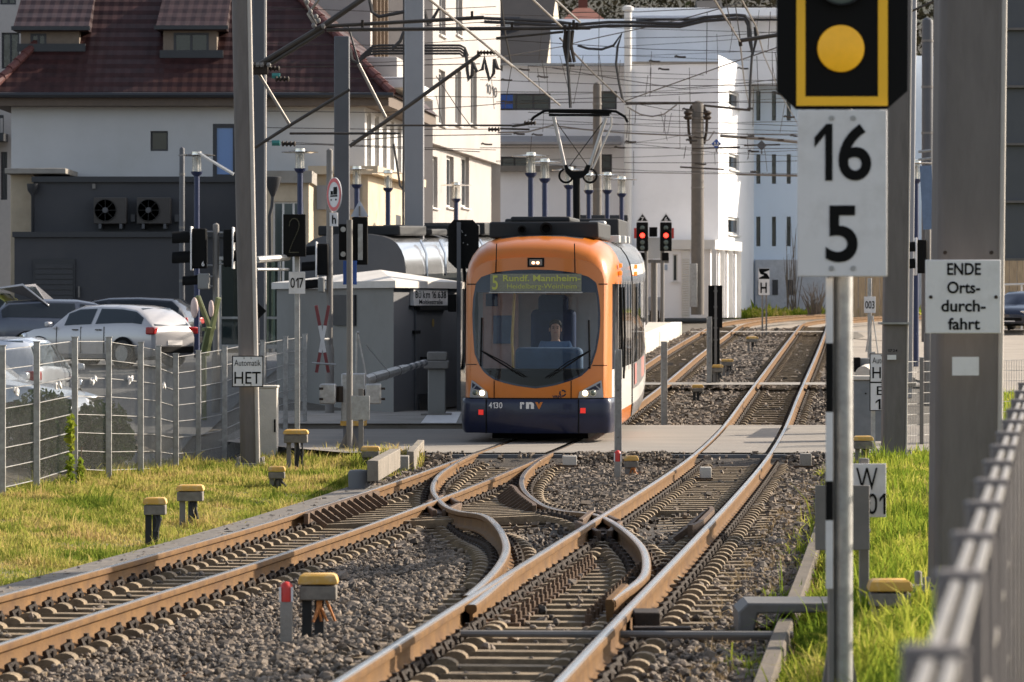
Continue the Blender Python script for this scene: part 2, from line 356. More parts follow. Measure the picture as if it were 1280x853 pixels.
def glyphs(s, bold):
    cu = bpy.data.curves.new('t', 'FONT'); cu.body = s; cu.extrude = 0; cu.offset = bold; cu.resolution_u = 6
    o = bpy.data.objects.new('t', cu); COL.objects.link(o)
    dg = bpy.context.evaluated_depsgraph_get(); dg.update()
    me = bpy.data.meshes.new_from_object(o.evaluated_get(dg)); bpy.data.objects.remove(o); bpy.data.curves.remove(cu)
    n = len(me.vertices); co = np.zeros(n*3); me.vertices.foreach_get('co', co); fs = [tuple(p.vertices) for p in me.polygons]; bpy.data.meshes.remove(me)
    return co.reshape(n, 3)[:, :2], fs
def norm(co): lo = co.min(0); return (co-lo)/np.maximum(co.max(0)-lo, 1e-6)-.5
def text(parent, s, c, w, h, m='black', bold=.012, name='lettering', xf=None):
    """writing as a real mesh, fitted into a w x h box centred at c, facing -Y (or mapped through xf)"""
    parts = []
    if '1' in s:                                        # set letter by letter, with a flagged 1
        cw = {'1': .62, ' ': .45, ',': .4, '.': .4, ':': .4, 'm': 1.45}; x = 0; tot = sum(cw.get(k, 1.) for k in s)-.18
        for k in s:
            q = cw.get(k, 1.)
            if k == '1':
                t = .25+bold*6; co = np.array([(.5-t/2, -.5), (.5, -.5), (.5, .5), (.5-t*.9, .5), (-.5, .18), (-.5+.0, -.02), (.5-t/2-.02, .26)]); co[:, 0] *= .62/.82; fs = [(0, 1, 2, 3, 6), (3, 4, 5, 6)]; co = np.array([(.10, -.5), (.5, -.5), (.5, .5), (.16, .5), (-.5, .26), (-.5, .08), (.10, .32)]); parts.append((np.stack([(x+(co[:, 0]+.5)*.52)/tot-.5, co[:, 1]], -1), fs))
            elif k != ' ':
                co, fs = glyphs(k, bold); asc = k in 'acemnorsuvwxz'; co = norm(co); yy = co[:, 1]
                if asc: yy = (yy+.5)*.72-.5
                if k == ',': yy = (yy+.5)*.3-.62
                if k == '.': yy = (yy+.5)*.16-.5
                parts.append((np.stack([(x+(co[:, 0]+.5)*(q-.18))/tot-.5, yy], -1), fs))
            x += q
    else:
        co, fs = glyphs(s, bold); parts.append((norm(co), fs))
    mb = MB(); g = xf or (lambda x, z: (c[0]+x, c[1], c[2]+z))
    for co, fs in parts: mb.add([g(a*w, b*h) for a, b in co], fs)
    return mb.build(name, m, parent, smooth=False)

# ------------------------------------------------------------------ ground shape and track lines
def interp(k):
    k = np.array(k, float)
    n = len(k); h = np.diff(k[:, 0]); d = np.diff(k[:, 1])/h; m = np.zeros(n)          # monotone-ish cubic (Hermite)
    m[0] = d[0]; m[-1] = d[-1]; m[1:-1] = (d[:-1]*h[1:]+d[1:]*h[:-1])/(h[:-1]+h[1:])
    def fn(x):
        x = np.asarray(x, float); i = np.clip(np.searchsorted(k[:, 0], x)-1, 0, n-2)
        t = (x-k[i, 0])/h[i]; out = (2*t**3-3*t**2+1)*k[i, 1]+(t**3-2*t**2+t)*h[i]*m[i]+(-2*t**3+3*t**2)*k[i+1, 1]+(t**3-t**2)*h[i]*m[i+1]
        lo = x < k[0, 0]; hi = x > k[-1, 0]
        out = np.where(lo, k[0, 1]+(x-k[0, 0])*m[0], out); return np.where(hi, k[-1, 1]+(x-k[-1, 0])*m[-1], out)
    return fn
zt = interp([(-20,-1.72),(10,-1.78),(19,-1.83),(31,-1.92),(40,-2.02),(48,-2.10),(55,-2.14),(64,-2.12),(79,-1.90),(104,-1.43),(146,-.85),(180,-.35),(240,.4),(300,1.2)])
XR = interp([(-10,-3.05),(0,-2.1),(18.6,-.31),(30.8,.9),(46,2.33),(63,3.9),(79,5.35),(104,7.68),(146,11.45)])
XL = interp([(-10,-7.5),(0,-6.3),(18,-4.25),(27,-3.2),(31,-2.72),(36.5,-2.13),(43,-1.36),(49.4,-.6),(55,.0),(59,.4),(64,.87),(78,2.17),(111,5.07),(146,8.05)])
XC = interp([(20,-.17),(22,.015),(24,.20),(26,.345),(28,.445),(30,.49),(32,.465),(34.3,.385),(36.4,.265),(39.5,.0),(42,-.215),(45,-.39),(48,-.405),(51.5,-.25),(54,-.075),(57,.2),(60,.5)])
def sm(t): t = np.clip(t, 0, 1); return t*t*(3-2*t)
tilt = interp([(-20,.2),(20,.2),(34,.2),(36,.197),(44,.12),(50,.04),(55,0),(60,0),(300,0)])
def ztt(X, Z):
    return zt(Z)-np.clip(tilt(Z), 0, 1)*sm((XR(Z)-.95-X)/1.3)
zleft = interp([(-20,-2.15),(30,-2.25),(45,-2.30),(50,-2.34),(57,-2.42),(61,-2.5),(66,-2.38),(75,-2.0),(90,-1.48),(120,-1.42),(170,-.7),(240,.3)])
zright = interp([(-20,-1.6),(10,-1.65),(20,-1.70),(30,-1.78),(40,-1.92),(50,-2.06),(56,-2.14),(67,-2.13),(80,-1.95),(104,-1.6),(150,-1.2),(180,-.6),(240,.3)])
FENC = interp([(30,-8.2),(47.5,-5.85),(60,-4.75),(66.5,-3.9)])
def gz(X, Z):
    X = np.asarray(X, float); Z = np.asarray(Z, float)
    c = ztt(X, Z)-.235+.16*sm((Z-53.9)/1.1)*(Z < 61)
    wl = sm((XL(Z)-1.55-X)/3.0); wr = sm((X-XR(Z)-1.45)/.8)
    wl = np.where(Z > 150, sm((-2-X)/3.), wl); wr = np.where(Z > 148, sm((Z-148)/10), wr)
    z = c*(1-wl)+(zleft(Z))*wl
    z = z*(1-wr)+(zright(Z))*wr
    z = z+.28*sm((FENC(Z)-.7-X)/1.0)*sm((Z-42)/4)*sm((68-Z)/4)
    return np.where(Z > 215, .05+np.maximum(Z-250, 0)*.155+np.minimum(Z-215, 35)*.006, z)
def g3(X, Z, dz=0): return Vector((X, Z, float(gz(X, Z))+dz))
# ================================================================== SETTING
def sheet(name, xs, zs, fz, m, kind='structure'):
    X, Z = np.meshgrid(xs, zs); Y = fz(X, Z); v = np.stack([X, Z, Y], -1).reshape(-1, 3)
    nx = len(xs); i = np.arange((len(zs)-1)*(nx-1)); r = i//(nx-1); c = i % (nx-1); a = r*nx+c
    f = np.concatenate([np.stack([a, a+1, a+nx+1], -1), np.stack([a, a+nx+1, a+nx], -1)])
    o = npmesh(name, v, f, m); o.data.polygons.foreach_set('use_smooth', [True]*len(f)); return tag(o, kind=kind)
def strip(name, zs, xa, xb, fz, m, nx=2, kind='structure'):
    """a draped band between x = xa(z) and x = xb(z)"""
    t = np.linspace(0, 1, nx); zs = np.asarray(zs, float); A = xa(zs)[:, None]; B = xb(zs)[:, None]; X = A+(B-A)*t[None]; Z = np.repeat(zs[:, None], nx, 1)
    v = np.stack([X, Z, fz(X, Z)], -1).reshape(-1, 3); i = np.arange((len(zs)-1)*(nx-1)); r = i//(nx-1); c = i % (nx-1); a = r*nx+c
    f = np.concatenate([np.stack([a, a+1, a+nx+1], -1), np.stack([a, a+nx+1, a+nx], -1)])
    o = npmesh(name, v, f, m)
    return tag(o, kind=kind) if kind else o
xs = np.concatenate([[-600,-400,-250,-150,-90,-60], np.arange(-45, -12, 1.5), np.arange(-12, 16, .35), np.arange(16, 60, 2), [60,90,150,250,400,600]])
zs = np.concatenate([[-40,-20,-5,0,4,8], np.arange(10, 70, .5), np.arange(70, 200, 1.5), np.arange(200, 262, 5), np.arange(270, 900, 30)])
def gnoise(X, Z): return gz(X, Z)-.012
sheet('ground', xs, zs, gnoise, 'soil')

sheet('hills', np.arange(-400, 420, 20.), np.arange(262, 800, 14.), lambda X, Z: gz(X, Z)+.8, mat('dark_wooded_slope', (.040, .034, .022), .95, var=.5, scale=.12, dirt=(.03, .036, .018), dscale=.05))
# ballast bed, between and beside the tracks, colour darkened as shade between stones
def cl(k): return lambda z: (np.full_like(z, k))
for nm, z0, z1 in (('ballast_bed', 8, 55.6), ('ballast_bed', 66.6, 150)):
    strip(nm, np.arange(z0, z1, .4), lambda z: XL(z)-1.2, lambda z: XR(z)+1.42, lambda X, Z: gz(X, Z)+.004, 'ballast', 22)
# brown dirt between the rails, its colour darkened as shade between the sleepers
for XX in (XL, XR):
    for z0, z1 in ((8, 55.3), (66.9, 150)):
        strip('track_bed', np.arange(z0, z1, .5), lambda z: XX(z)-.95, lambda z: XX(z)+.95, lambda X, Z: ztt(X, Z)-.232, 'trackdirt', 6)

# ---- the level-crossing road: asphalt panels with an open groove beside each rail
zr = np.arange(55.2, 66.8, .4)
road = lambda X, Z: ztt(X, Z)+.002-.05*sm((np.abs(X-1.8)-6)/6)
G1, G2 = .04, .08
edges = [(lambda z: np.full_like(z, -4.6), lambda z: XL(z)-.535-G1), (lambda z: XL(z)-.535+G2, lambda z: XL(z)+.535-G2),
         (lambda z: XL(z)+.535+G1, lambda z: XR(z)-.535-G1), (lambda z: XR(z)-.535+G2, lambda z: XR(z)+.535-G2), (lambda z: XR(z)+.535+G1, lambda z: np.full_like(z, 9.5)), (lambda z: np.full_like(z, 9.5), lambda z: np.full_like(z, 40.))]
for i, (a, b) in enumerate(edges):
    z_ = zr
    if i == 0: a = lambda z: -4.6+sm((z-55.2)/-3.)*0+np.clip((60-z)/4.8, 0, 1)*2.2
    strip('road', z_, a, b, road, 'asphalt', 8)
strip('road_verge_kerb', np.arange(64.9, 65.15, .12), lambda z: np.full_like(z, -4.6), lambda z: XL(z)-1.2, lambda X, Z: ztt(X, Z)+.09, 'concrete')
# brick-paved pavement on the far side of the road
mb = MB(); mb.bx(-4.7, -.72, 65.0, 73, -2.45, -2.03); tag(mb.build('pavement', 'concrete', bevel=.02), kind='structure')
mb = MB(); mb.bx(-1.55, -.95, 65.3, 71.8, -2.03, -2.024); tag(mb.build('road_marking', 'white'), kind='structure')
sweep_edge = MB(); sweep_edge.bx(-1.9, 9.4, 55.08, 55.2, -2.6, -2.160); tag(sweep_edge.build('road_edge', 'asphalt_old', bevel=.01), kind='structure')
# crossing joint slabs: slightly different strips across the road
# footpath crossings further on
for zc_, w_ in ((85.9, 1.3), (136.5, 1.6)):
    for i, (a, b) in enumerate(edges[:5]):
        if i == 0: a = lambda z: XL(z)-.9
        if i == 4: b = lambda z: XR(z)+4
        strip('footpath', np.linspace(zc_-w_/2, zc_+w_/2, 4), a, b, lambda X, Z: ztt(X, Z)-.004, 'concrete', 4)
# car park on the left, road on the right, paving far away
sheet('car_park', np.arange(-45, -5.0, 1.2), np.arange(56, 116, 1.), lambda X, Z: gz(X, Z)+.02, 'asphalt_old')
sheet('side_road', np.arange(9.5, 60, 2.), np.arange(67, 171, 1.5), lambda X, Z: gz(X, Z)+.02, 'paving')
sheet('forecourt', np.arange(-14, 30, 1.), np.arange(150, 176, 1.), lambda X, Z: gz(X, Z)+.03-np.where((X > XL(np.minimum(Z, 150))-2), .12, 0), 'paving')

# concrete kerb beside the right track, concrete path beside the left one
def sweep(path, prof, mats, name, parent=None, mi=None, cap=True, smooth=True, kind=None, angle=40):
    """prof: list of (offset right, up); path: list of (x,y,z)"""
    pts = [Vector(p) for p in path]; secs = []
    for i, p in enumerate(pts):
        d = pts[min(i+1, len(pts)-1)]-pts[max(i-1, 0)]; d.z = 0; d.normalize(); r = Vector((d.y, -d.x, 0))
        secs.append([p+r*a+Vector((0, 0, b)) for a, b in prof])
    mb = MB(); n = len(prof); k = len(secs)
    vs = [p for q in secs for p in q]; fs = []; ms = []
    for i in range(k-1):
        for j in range(n):
            fs.append((i*n+j, (i+1)*n+j, (i+1)*n+(j+1) % n, i*n+(j+1) % n)); ms.append(mi[j] if mi else 0)
    if cap: fs += [tuple(range(n)), tuple(range(k*n-1, (k-1)*n-1, -1))]; ms += [0, 0]
    mb.v = [tuple(p) for p in vs]; mb.f = [list(f) for f in fs]; mb.m = ms
    o = mb.build(name, mats, parent, smooth=smooth, angle=angle)
    return tag(o, kind=kind) if kind else o
def line(fx, z0, z1, st, dx=0., dz=0., fz=None):
    n = max(2, int((z1-z0)/st)+1); q = []
    for z in np.linspace(z0, z1, n):
        x = float(fx(z)); q.append((x+dx, z, float((fz or ztt)(x+dx, z))+dz))
    return q
sweep(line(lambda z: XR(z)+1.5, 10, 52.5, .6, dz=-.05, fz=lambda x, z: zt(z)), [(-.05,-.3),(-.05,-.025),(-.04,-.01),(.04,-.01),(.05,-.025),(.05,-.3)], mat('brown_stained_kerb', (.13, .105, .08), .95, var=.3, scale=4, bump=.4, bscale=30, dirt=(.06, .048, .034), dscale=2), 'kerb', kind='structure')
sweep(line(lambda z: XL(z)-1.14, 10, 48.5, .6, dz=-.14), [(-.20,-.2),(-.20,.0),(.20,.01),(.20,-.2)], mat('dark_cobble_path', (.15, .13, .11), .95, var=.4, scale=9, bump=.6, bscale=20, dirt=(.09, .078, .065), dscale=5), 'path', kind='structure')
sweep(line(lambda z: XL(z)-.91, 10, 47.5, .6, dz=-.15), [(-.03,-.2),(-.035,.02),(.035,.02),(.035,-.2)], 'concrete_lt', 'lit_path_edge', kind='structure')  # pale colour stands for the sunlit line along the path edge

# ------------------------------------------------------------------ RAIL TRACKS
RP = [(.019,0),(.030,-.004),(.035,-.016),(.034,-.036),(.010,-.050),(.009,-.105),(.020,-.118),(.0625,-.130),(.0625,-.142),(-.0625,-.142),(-.0625,-.130),(-.020,-.118),(-.009,-.105),(-.010,-.050),(-.034,-.036),(-.035,-.016),(-.030,-.004),(-.019,0)]
RP = [(a, b*1.2) for a, b in RP]
RM = [1,0,0,0,0,0,0,0,0,0,0,0,0,0,0,0,1,2]
RM[0] = 1; RM[16] = 1; RM[17] = 2
def rail(path, parent, name='rail', off=0., dz=0.):
    pts = [Vector(p) for p in path]; q = []
    for i, p in enumerate(pts):
        d = pts[min(i+1, len(pts)-1)]-pts[max(i-1, 0)]; d.z = 0; d.normalize(); r = Vector((d.y, -d.x, 0)); a = p+r*off
        q.append(a+Vector((0, 0, dz)))
    return sweep(q, RP, ['rail', 'railtop', 'railshine'], name, parent, RM)
def sleeper(parent, Z, fx, l, r, bar=.135, gap=.0, rails=(-.535, .535), clampsz=1.):
    """a pressed-steel sleeper: two ribs, a hump by each rail seat; clamps are a child"""
    mb = MB(); cx = float(fx(Z)); d = Vector((float(fx(Z+.3)-fx(Z-.3)), .6, 0)).normalized(); rt = Vector((d.y, -d.x, 0)); ribs = []
    for s in (0.,):
        c = Vector((cx, Z, 0))+d*s; j = random.uniform(-.03, .05)
        a = c+rt*(l-j); b = c+rt*(r+j); a.z = float(ztt(a.x, a.y))-.205; b.z = float(ztt(b.x, b.y))-.205
        mb.beam(a, b, bar, .085)
        ribs.append(c)
        for o in rails:
            for sd in (-1, 1):
                p = c+rt*(o+sd*.205); p.z = float(ztt(p.x, p.y))-.164
                k = 7; vs = []
                for w in (-bar*.42, bar*.42):
                    for t in range(k+1):
                        q = math.pi*t/k; vs.append(p+rt*(-.070*math.cos(q))+d*w+Vector((0, 0, .042*math.sin(q))))
                n = k+1
                mb.add(vs, [(t, t+1, n+t+1, n+t) for t in range(k)]+[tuple(range(n-1, -1, -1)), tuple(range(n, 2*n))])
    o = mb.build('sleeper', 'sleeper', parent, smooth=False)
    mb = MB()
    for c in ribs:
        for ofs in rails:
            for sd in (-1, 1):
                p = c+rt*(ofs+sd*.105*clampsz); z = float(ztt(p.x, p.y)); p.z = z-.155
                mb.tube([p-d*.055+Vector((0, 0, -.012)), p-d*.04+rt*(-sd*.02)+Vector((0, 0, .026)), p+rt*(sd*.012)+Vector((0, 0, .04)), p+d*.04+rt*(-sd*.02)+Vector((0, 0, .026)), p+d*.055+Vector((0, 0, -.012))], .027, 6)
                mb.lathe([(.034, 0), (.034, .05), (.018, .055), (.018, .085)], p+rt*(sd*.006)+Vector((0, 0, -.008)), 6)
                mb.box(p+Vector((0, 0, -.02)), (.10, .115, .04))
    for ofs in rails:
        p = ribs[0]+rt*ofs; p.z = float(ztt(p.x, p.y))-.172; rz_ = math.atan2(d.y, d.x)
        mb.box(p, (.14, .32, .012), rz=rz_)
    mb.build('rail_clamp', 'clamp', o, smooth=False)
    return o
def fish(parent, fx, Z, off, sd):
    """a rail joint / clamp plate on the web"""
    pass

tL = thing('railway_track', 'left railway track curving up from the bottom left corner to the level crossing', 'track', (float(XL(30)), 30, float(ztt(XL(30), 30))-.2))
tR = thing('railway_track', 'right railway track running from the bottom centre of the picture to the level crossing', 'track', (float(XR(30)), 30, float(ztt(XR(30), 30))-.2))
tC = thing('crossover_track', 'S-shaped crossover rails linking the right track to the left one', 'track', (float(XC(36)), 36, float(ztt(XC(36), 36))-.2))
tLf = thing('railway_track', 'railway track beyond the level crossing beside the white platform edge', 'track', (float(XL(90)), 90, float(zt(90))-.2))
tRf = thing('railway_track', 'sunlit railway track beyond the level crossing, nearest the right hand masts', 'track', (float(XR(90)), 90, float(zt(90))-.2))
farL = line(XL, 67, 146, 1.5)+[(x, z, float(zt(z))) for z, x in ((150,8.5),(154,9.05),(158,9.75),(162,10.6),(166,11.7),(169,12.9),(172,14.4),(175,16.6),(178,19.5),(180.5,23),(182.5,28),(184,36))]
farR = line(XR, 67, 146, 1.5)+[(x, z, float(zt(z))) for z, x in ((150,11.85),(154,12.35),(157,12.9),(160,13.6),(163,14.6),(166,16),(169,17.8),(172,20.2),(174.5,23.2),(176.5,27),(178,31),(179,36))]
for t, XX in ((tL, XL), (tR, XR)):
    for o in (-.535, .535): rail(line(XX, 11, 67.0, .5), t, off=o)
for t, pth in ((tLf, farL), (tRf, farR)):
    for o in (-.535, .535): rail([Vector(p)+Vector((0, .02 if i == 0 else 0, 0)) for i, p in enumerate(pth)], t, off=o)
rail(line(XC, 24.6, 56, .35), tC, off=-.535, dz=-.003)
# right rail of the crossover: an open switch blade at its near end
blade = line(XC, 24.3, 55.6, .35)
q = []
for x, z, h in blade:
    k = sm((27.5-z)/3.2); q.append((x+(float(XR(z))-.165-x)*k, z, h))
rail(q, tC, off=.535, dz=-.003)
mb = MB(); bx0 = float(XR(24.3))+.535-.165; bz = float(zt(24.3)); mb.prism([(-.022, -.165), (.022, -.165), (.03, -.02), (.012, .0), (-.03, .0), (-.03, -.02)], 24.22, 25.6, fn=lambda x, y, z: (bx0+x+(y-24.3)*.10, y, bz+z)); mb.build('blade_tip', 'rail', tC, smooth=False, bevel=.004)
# straight-route blade lying against the left stock rail
rail(line(lambda z: XR(z)+.075*(1-sm((z-23.5)/4))+.0*z, 23.8, 28.6, .4), tR, 'switch_blade', off=-.535, dz=-.006)
# check rails with ribbed brackets
def check_rail(parent, fx, z0, z1, off, sd, flare=.05):
    pts = []
    for x, z, h in line(fx, z0, z1, .3):
        e = max(0, 1-(z-z0)/.5, 1-(z1-z)/.5); pts.append((x+off+sd*(.095+flare*e), z, h+.012))
    sweep(pts, [(.022,0),(.022,-.11),(-.022,-.11),(-.022,0)], 'iron', 'check_rail', parent, smooth=False)
    mb = MB()
    for x, z, h in line(fx, z0+.3, z1-.3, .42):
        c = Vector((x+off+sd*.17, z, h-.06)); a = c+Vector((-sd*.05, 0, .055)); b = c+Vector((sd*.13, 0, -.075))
        mb.beam(a, b, .05, .05)
    mb.build('check_rail_bracket', 'iron', parent, smooth=False)
check_rail(tL, XL, 39.8, 44.6, -.535, 1); check_rail(tC, XC, 41.2, 46.0, .535, -1); check_rail(tR, XR, 33.6, 37.6, .535, -1)
# solid frog noses where the rails cross
for px_, z_, fx, nm in ((.80, 35.3, XR, tR), (-.78, 42.7, XL, tL)):
    mb = MB(); h = float(ztt(px_, z_))
    for dx, dy, rz in ((-.10, .9, -.09), (.10, .9, .10), (-.12, -.9, .10), (.12, -.9, -.09)):
        mb.box((px_+dx, z_+dy, h-.075), (.05, 1.5, .11), rz=rz)
    mb.box((px_, z_, h-.11), (.42, 2.2, .05)); mb.build('frog_casting', 'iron', nm, smooth=False, bevel=.01)
# sleepers
for z in np.arange(12.2, 24.0, .48): sleeper(tR, z, XR, -.86, .86)
for z in np.arange(24.0, 40.6, .52):
    l = min(float(XC(z)-XR(z))-.535-.42, -.86); rr = 1.18
    rl = [float(XC(z)-XR(z))-.535, -.535, .535, float(XC(z)-XR(z))+.535] if z > 27.5 else [-.535, .535]
    sleeper(tR, z, XR, l, rr, rails=rl, clampsz=1.)
for z in np.arange(40.7, 55.0, .52): sleeper(tR, z, XR, -.86, .95)
for z in np.arange(16.5, 40.3, .48): sleeper(tL, z, XL, -.86, .86)
for z in np.arange(40.4, 55.0, .52):
    r_ = max(float(XC(z)-XL(z))+.535+.34, .86)
    rl = [-.535, .535]+([float(XC(z)-XL(z))-.535, float(XC(z)-XL(z))+.535] if z < 52 else [])
    sleeper(tL, z, XL, -.86, r_, rails=rl)
for t, XX in ((tLf, XL), (tRf, XR)):
    for z in np.arange(68.3, 152, .95): sleeper(t, z, XX, -.85, .85, bar=.22)
# rusty slide plates under the switch blades
mb = MB()
for z in np.arange(24.2, 30.5, .31):
    for s in (-1, 1):
        x = float(XR(z))+s*.535-s*.17; mb.box((x, z, float(zt(z))-.158), (.34, .10, .03), rz=-.09)
        mb.lathe([(.022, 0), (.022, .05), (.012, .055), (.012, .09)], (x-s*.13, z, float(zt(z))-.145), 6)
mb.build('slide_plate', 'iron', tR, smooth=False)
# steel rods that throw the blades, and the duct they run into
rod = thing('switch_rod', 'pale steel switch rods running from the right track to the kerb', 'switch rod', g3(1.0, 22.6))
mb = MB(); h = float(zt(22.7))
mb.tube([(float(XR(22.7))-.4, 22.75, h-.10), (1.65, 22.55, h-.09)], .022, 8); mb.tube([(float(XR(22.7))+.6, 23.0, h-.13), (1.65, 22.75, h-.13)], .018, 8)
mb.build('rod', 'galv_dk', rod)
mb = MB(); mb.box((float(XR(23.3))+.66, 23.35, h-.08), (.16, .34, .14)); mb.box((float(XR(22.9))+.78, 22.95, h-.10), (.35, .12, .05)); mb.build('rod_bracket', 'clamp', rod, bevel=.008)
du = thing('cable_duct', 'grey metal cable duct lying over the right hand kerb', 'cable duct', g3(1.75, 23.7))
mb = MB(); mb.prism([(1.38,-.22),(1.38,-.02),(1.44,.035),(2.05,.035),(2.05,-.02),(1.50,-.03),(1.46,-.22)], 23.4, 23.95, fn=lambda x, y, z: (x, y, z+float(zt(23.5))))
mb.build('duct', mat('dirty_duct_zinc', (.13, .12, .11), .6, .2, var=.25, scale=6, dirt=(.08, .068, .055), dscale=3), du, bevel=.012)

# ---- ballast stones (far past counting)
def ico():
    t = (1+5**.5)/2
    v = np.array([(-1,t,0),(1,t,0),(-1,-t,0),(1,-t,0),(0,-1,t),(0,1,t),(0,-1,-t),(0,1,-t),(t,0,-1),(t,0,1),(-t,0,-1),(-t,0,1)])/math.sqrt(1+t*t)
    f = np.array([(0,11,5),(0,5,1),(0,1,7),(0,7,10),(0,10,11),(1,5,9),(5,11,4),(11,10,2),(10,7,6),(7,1,8),(3,9,4),(3,4,2),(3,2,6),(3,6,8),(3,8,9),(4,9,5),(2,4,11),(6,2,10),(8,6,7),(9,8,1)])
    return v, f
IV, IF = ico()
CV = np.array([(-1,-1,-1),(1,-1,-1),(1,1,-1),(-1,1,-1),(-1,-1,1),(1,-1,1),(1,1,1),(-1,1,1)])*.62
CF = np.array([(0,2,1),(0,3,2),(4,5,6),(4,6,7),(0,1,5),(0,5,4),(1,2,6),(1,6,5),(2,3,7),(2,7,6),(3,0,4),(3,4,7)])
def stones(name, X, Z, H, size, m, tv=IV, tf=IF, flat=.75):
    n = len(X); k = len(tv)
    s = size*np.exp(rng.normal(0, .3, n)); v = tv[None]*(1+rng.uniform(-.28, .28, (n, k, 1)))
    v = v*np.stack([rng.uniform(.7, 1.3, n), rng.uniform(.7, 1.3, n), rng.uniform(.55, 1, n)*flat/.75], -1)[:, None]
    a, b, c = rng.uniform(0, 6.28, (3, n)); ca, sa, cb, sb = np.cos(a), np.sin(a), np.cos(b*.12), np.sin(b*.12)
    x = v[..., 0]*ca[:, None]-v[..., 1]*sa[:, None]; y = v[..., 0]*sa[:, None]+v[..., 1]*ca[:, None]; z = v[..., 2]
    t = rng.normal(0, .5, n); y, z = y*np.cos(t)[:, None]-z*np.sin(t)[:, None], y*np.sin(t)[:, None]+z*np.cos(t)[:, None]
    V = np.stack([x*s[:, None]+X[:, None], y*s[:, None]+Z[:, None], z*s[:, None]+H[:, None]], -1).reshape(-1, 3)
    Fc = (tf[None]+(np.arange(n)*k)[:, None, None]).reshape(-1, 3)
    return tag(npmesh(name, V, Fc, m), kind='stuff')
M['stone'] = mat('grey_brown_gravel', (.150, .118, .090), .8, var=.3, scale=30, island=.75, dirt=(.10, .066, .036), dscale=1.1)
def scatter(z0, z1, sp, sel):
    A = []; n = int((z1-z0)*7.2/sp**2)
    Z = rng.uniform(z0, z1, n); X = XL(Z)-1.3+rng.uniform(0, 1, n)*(XR(Z)-XL(Z)+2.75); k = sel(X, Z); return X[k], Z[k]
def sel(X, Z):
    k = np.ones(len(X), bool); u = rng.uniform(0, 1, len(X))
    for XX, a, b in ((XL, 0, 200), (XR, 0, 200)):
        d = np.abs(X-XX(Z)); k &= (d > .80+rng.uniform(-.05, .18, len(X))) | ((d < .42) & (u < .05)) | ((d > .66) & (u < .12))
    d = np.abs(X-XC(Z)); k &= (d > .86) | (Z < 24) | (Z > 56) | (u < .06)
    k &= ~((Z > 24) & (Z < 41) & (X-XR(Z) > 0) & (X-XR(Z) < 1.05) & (u > .10))
    k &= ~((Z > 52.) & (X < -1.6) & (Z < 56))
    return k
X, Z = scatter(16.5, 36, .036, sel); stones('ballast_stones', X, Z, gz(X, Z)+rng.uniform(.0, .085, len(X)), .0195, 'stone')
X, Z = scatter(36, 55.3, .052, sel); stones('ballast_stones', X, Z, gz(X, Z)+rng.uniform(.0, .085, len(X)), .025, 'stone', CV, CF)
X, Z = scatter(66.9, 92, .075, sel); stones('ballast_stones', X, Z, gz(X, Z)+rng.uniform(.0, .08, len(X)), .036, 'stone', CV, CF)
X, Z = scatter(92, 150, .115, sel); stones('ballast_stones', X, Z, gz(X, Z)+rng.uniform(.0, .05, len(X)), .05, 'stone', CV, CF)

# ---- grass
def grass(name, X, Z, hgt, m, wid=.006, lean=.6, lift=0.):
    n = len(X); h = hgt*np.exp(rng.normal(0, .35, n)); w = wid*rng.uniform(.7, 1.4, n)*(1+Z/60)
    a = rng.uniform(0, 6.28, n); dx, dy = np.cos(a), np.sin(a); b = rng.uniform(0, 6.28, n); L = np.abs(rng.normal(0, lean, n))*h; lx, ly = np.cos(b)*L, np.sin(b)*L
    B = gz(X, Z)-.01+lift
    v = np.zeros((n, 5, 3))
    v[:, 0] = np.stack([X-dx*w, Z-dy*w, B], -1); v[:, 1] = np.stack([X+dx*w, Z+dy*w, B], -1)
    v[:, 2] = np.stack([X-dx*w*.75+lx*.35, Z-dy*w*.75+ly*.35, B+h*.6], -1); v[:, 3] = np.stack([X+dx*w*.75+lx*.35, Z+dy*w*.75+ly*.35, B+h*.6], -1)
    v[:, 4] = np.stack([X+lx, Z+ly, B+h*np.sqrt(np.maximum(.15, 1-(L/h)**2*.5))], -1)
    f = np.array([(0, 1, 3), (0, 3, 2), (2, 3, 4)]); Fc = (f[None]+(np.arange(n)*5)[:, None, None]).reshape(-1, 3)
    return tag(npmesh(name, v.reshape(-1, 3), Fc, m), 'short grass', 'grass', kind='stuff')
def hn(X, Z): return .28+.5*np.sin(X*7.3+np.sin(Z*3.1)*1.7)*np.sin(Z*4.7+X*1.3)+.2+.45*np.sin(X*2.1+np.sin(Z*.9)*2)*np.sin(Z*.63+X)+.25*np.sin(X*5+Z*3)
def pick(n, z0, z1, fa, fb):
    Z = rng.uniform(z0, z1, n); X = fa(Z)+rng.uniform(0, 1, n)*(fb(Z)-fa(Z)); return X, Z
FENX = interp([(30,-8.2),(47.5,-5.85),(60,-4.75),(66.5,-3.9)])
X, Z = pick(125000, 29, 51, lambda z: FENX(z)-.4, lambda z: XL(z)-1.30)
a = grass('grass', X, Z, .028+.062*np.clip(hn(X, Z), 0, 1.4)**1.5, 'grassL', .0042, .9); a['label'] = 'dry yellow-green grass between the left fence and the concrete path'
X, Z = pick(42000, 50.5, 57.5, lambda z: FENX(z)-.3, lambda z: np.minimum(XL(z)-1.2, -1.25)-np.clip((z-54.8)/2.7, 0, 1)*1.2)
a = grass('grass', X, Z, .05+.06*np.clip(hn(X, Z), 0, 1.3), 'grassL', .0045); a['label'] = 'grass tuft area in front of the crossing signals, edged with concrete blocks'
X, Z = pick(170000, 15, 53.5, lambda z: XR(z)+1.42+.12*np.sin(z*2.3)+.08*np.sin(z*7), lambda z: XR(z)+4.6)
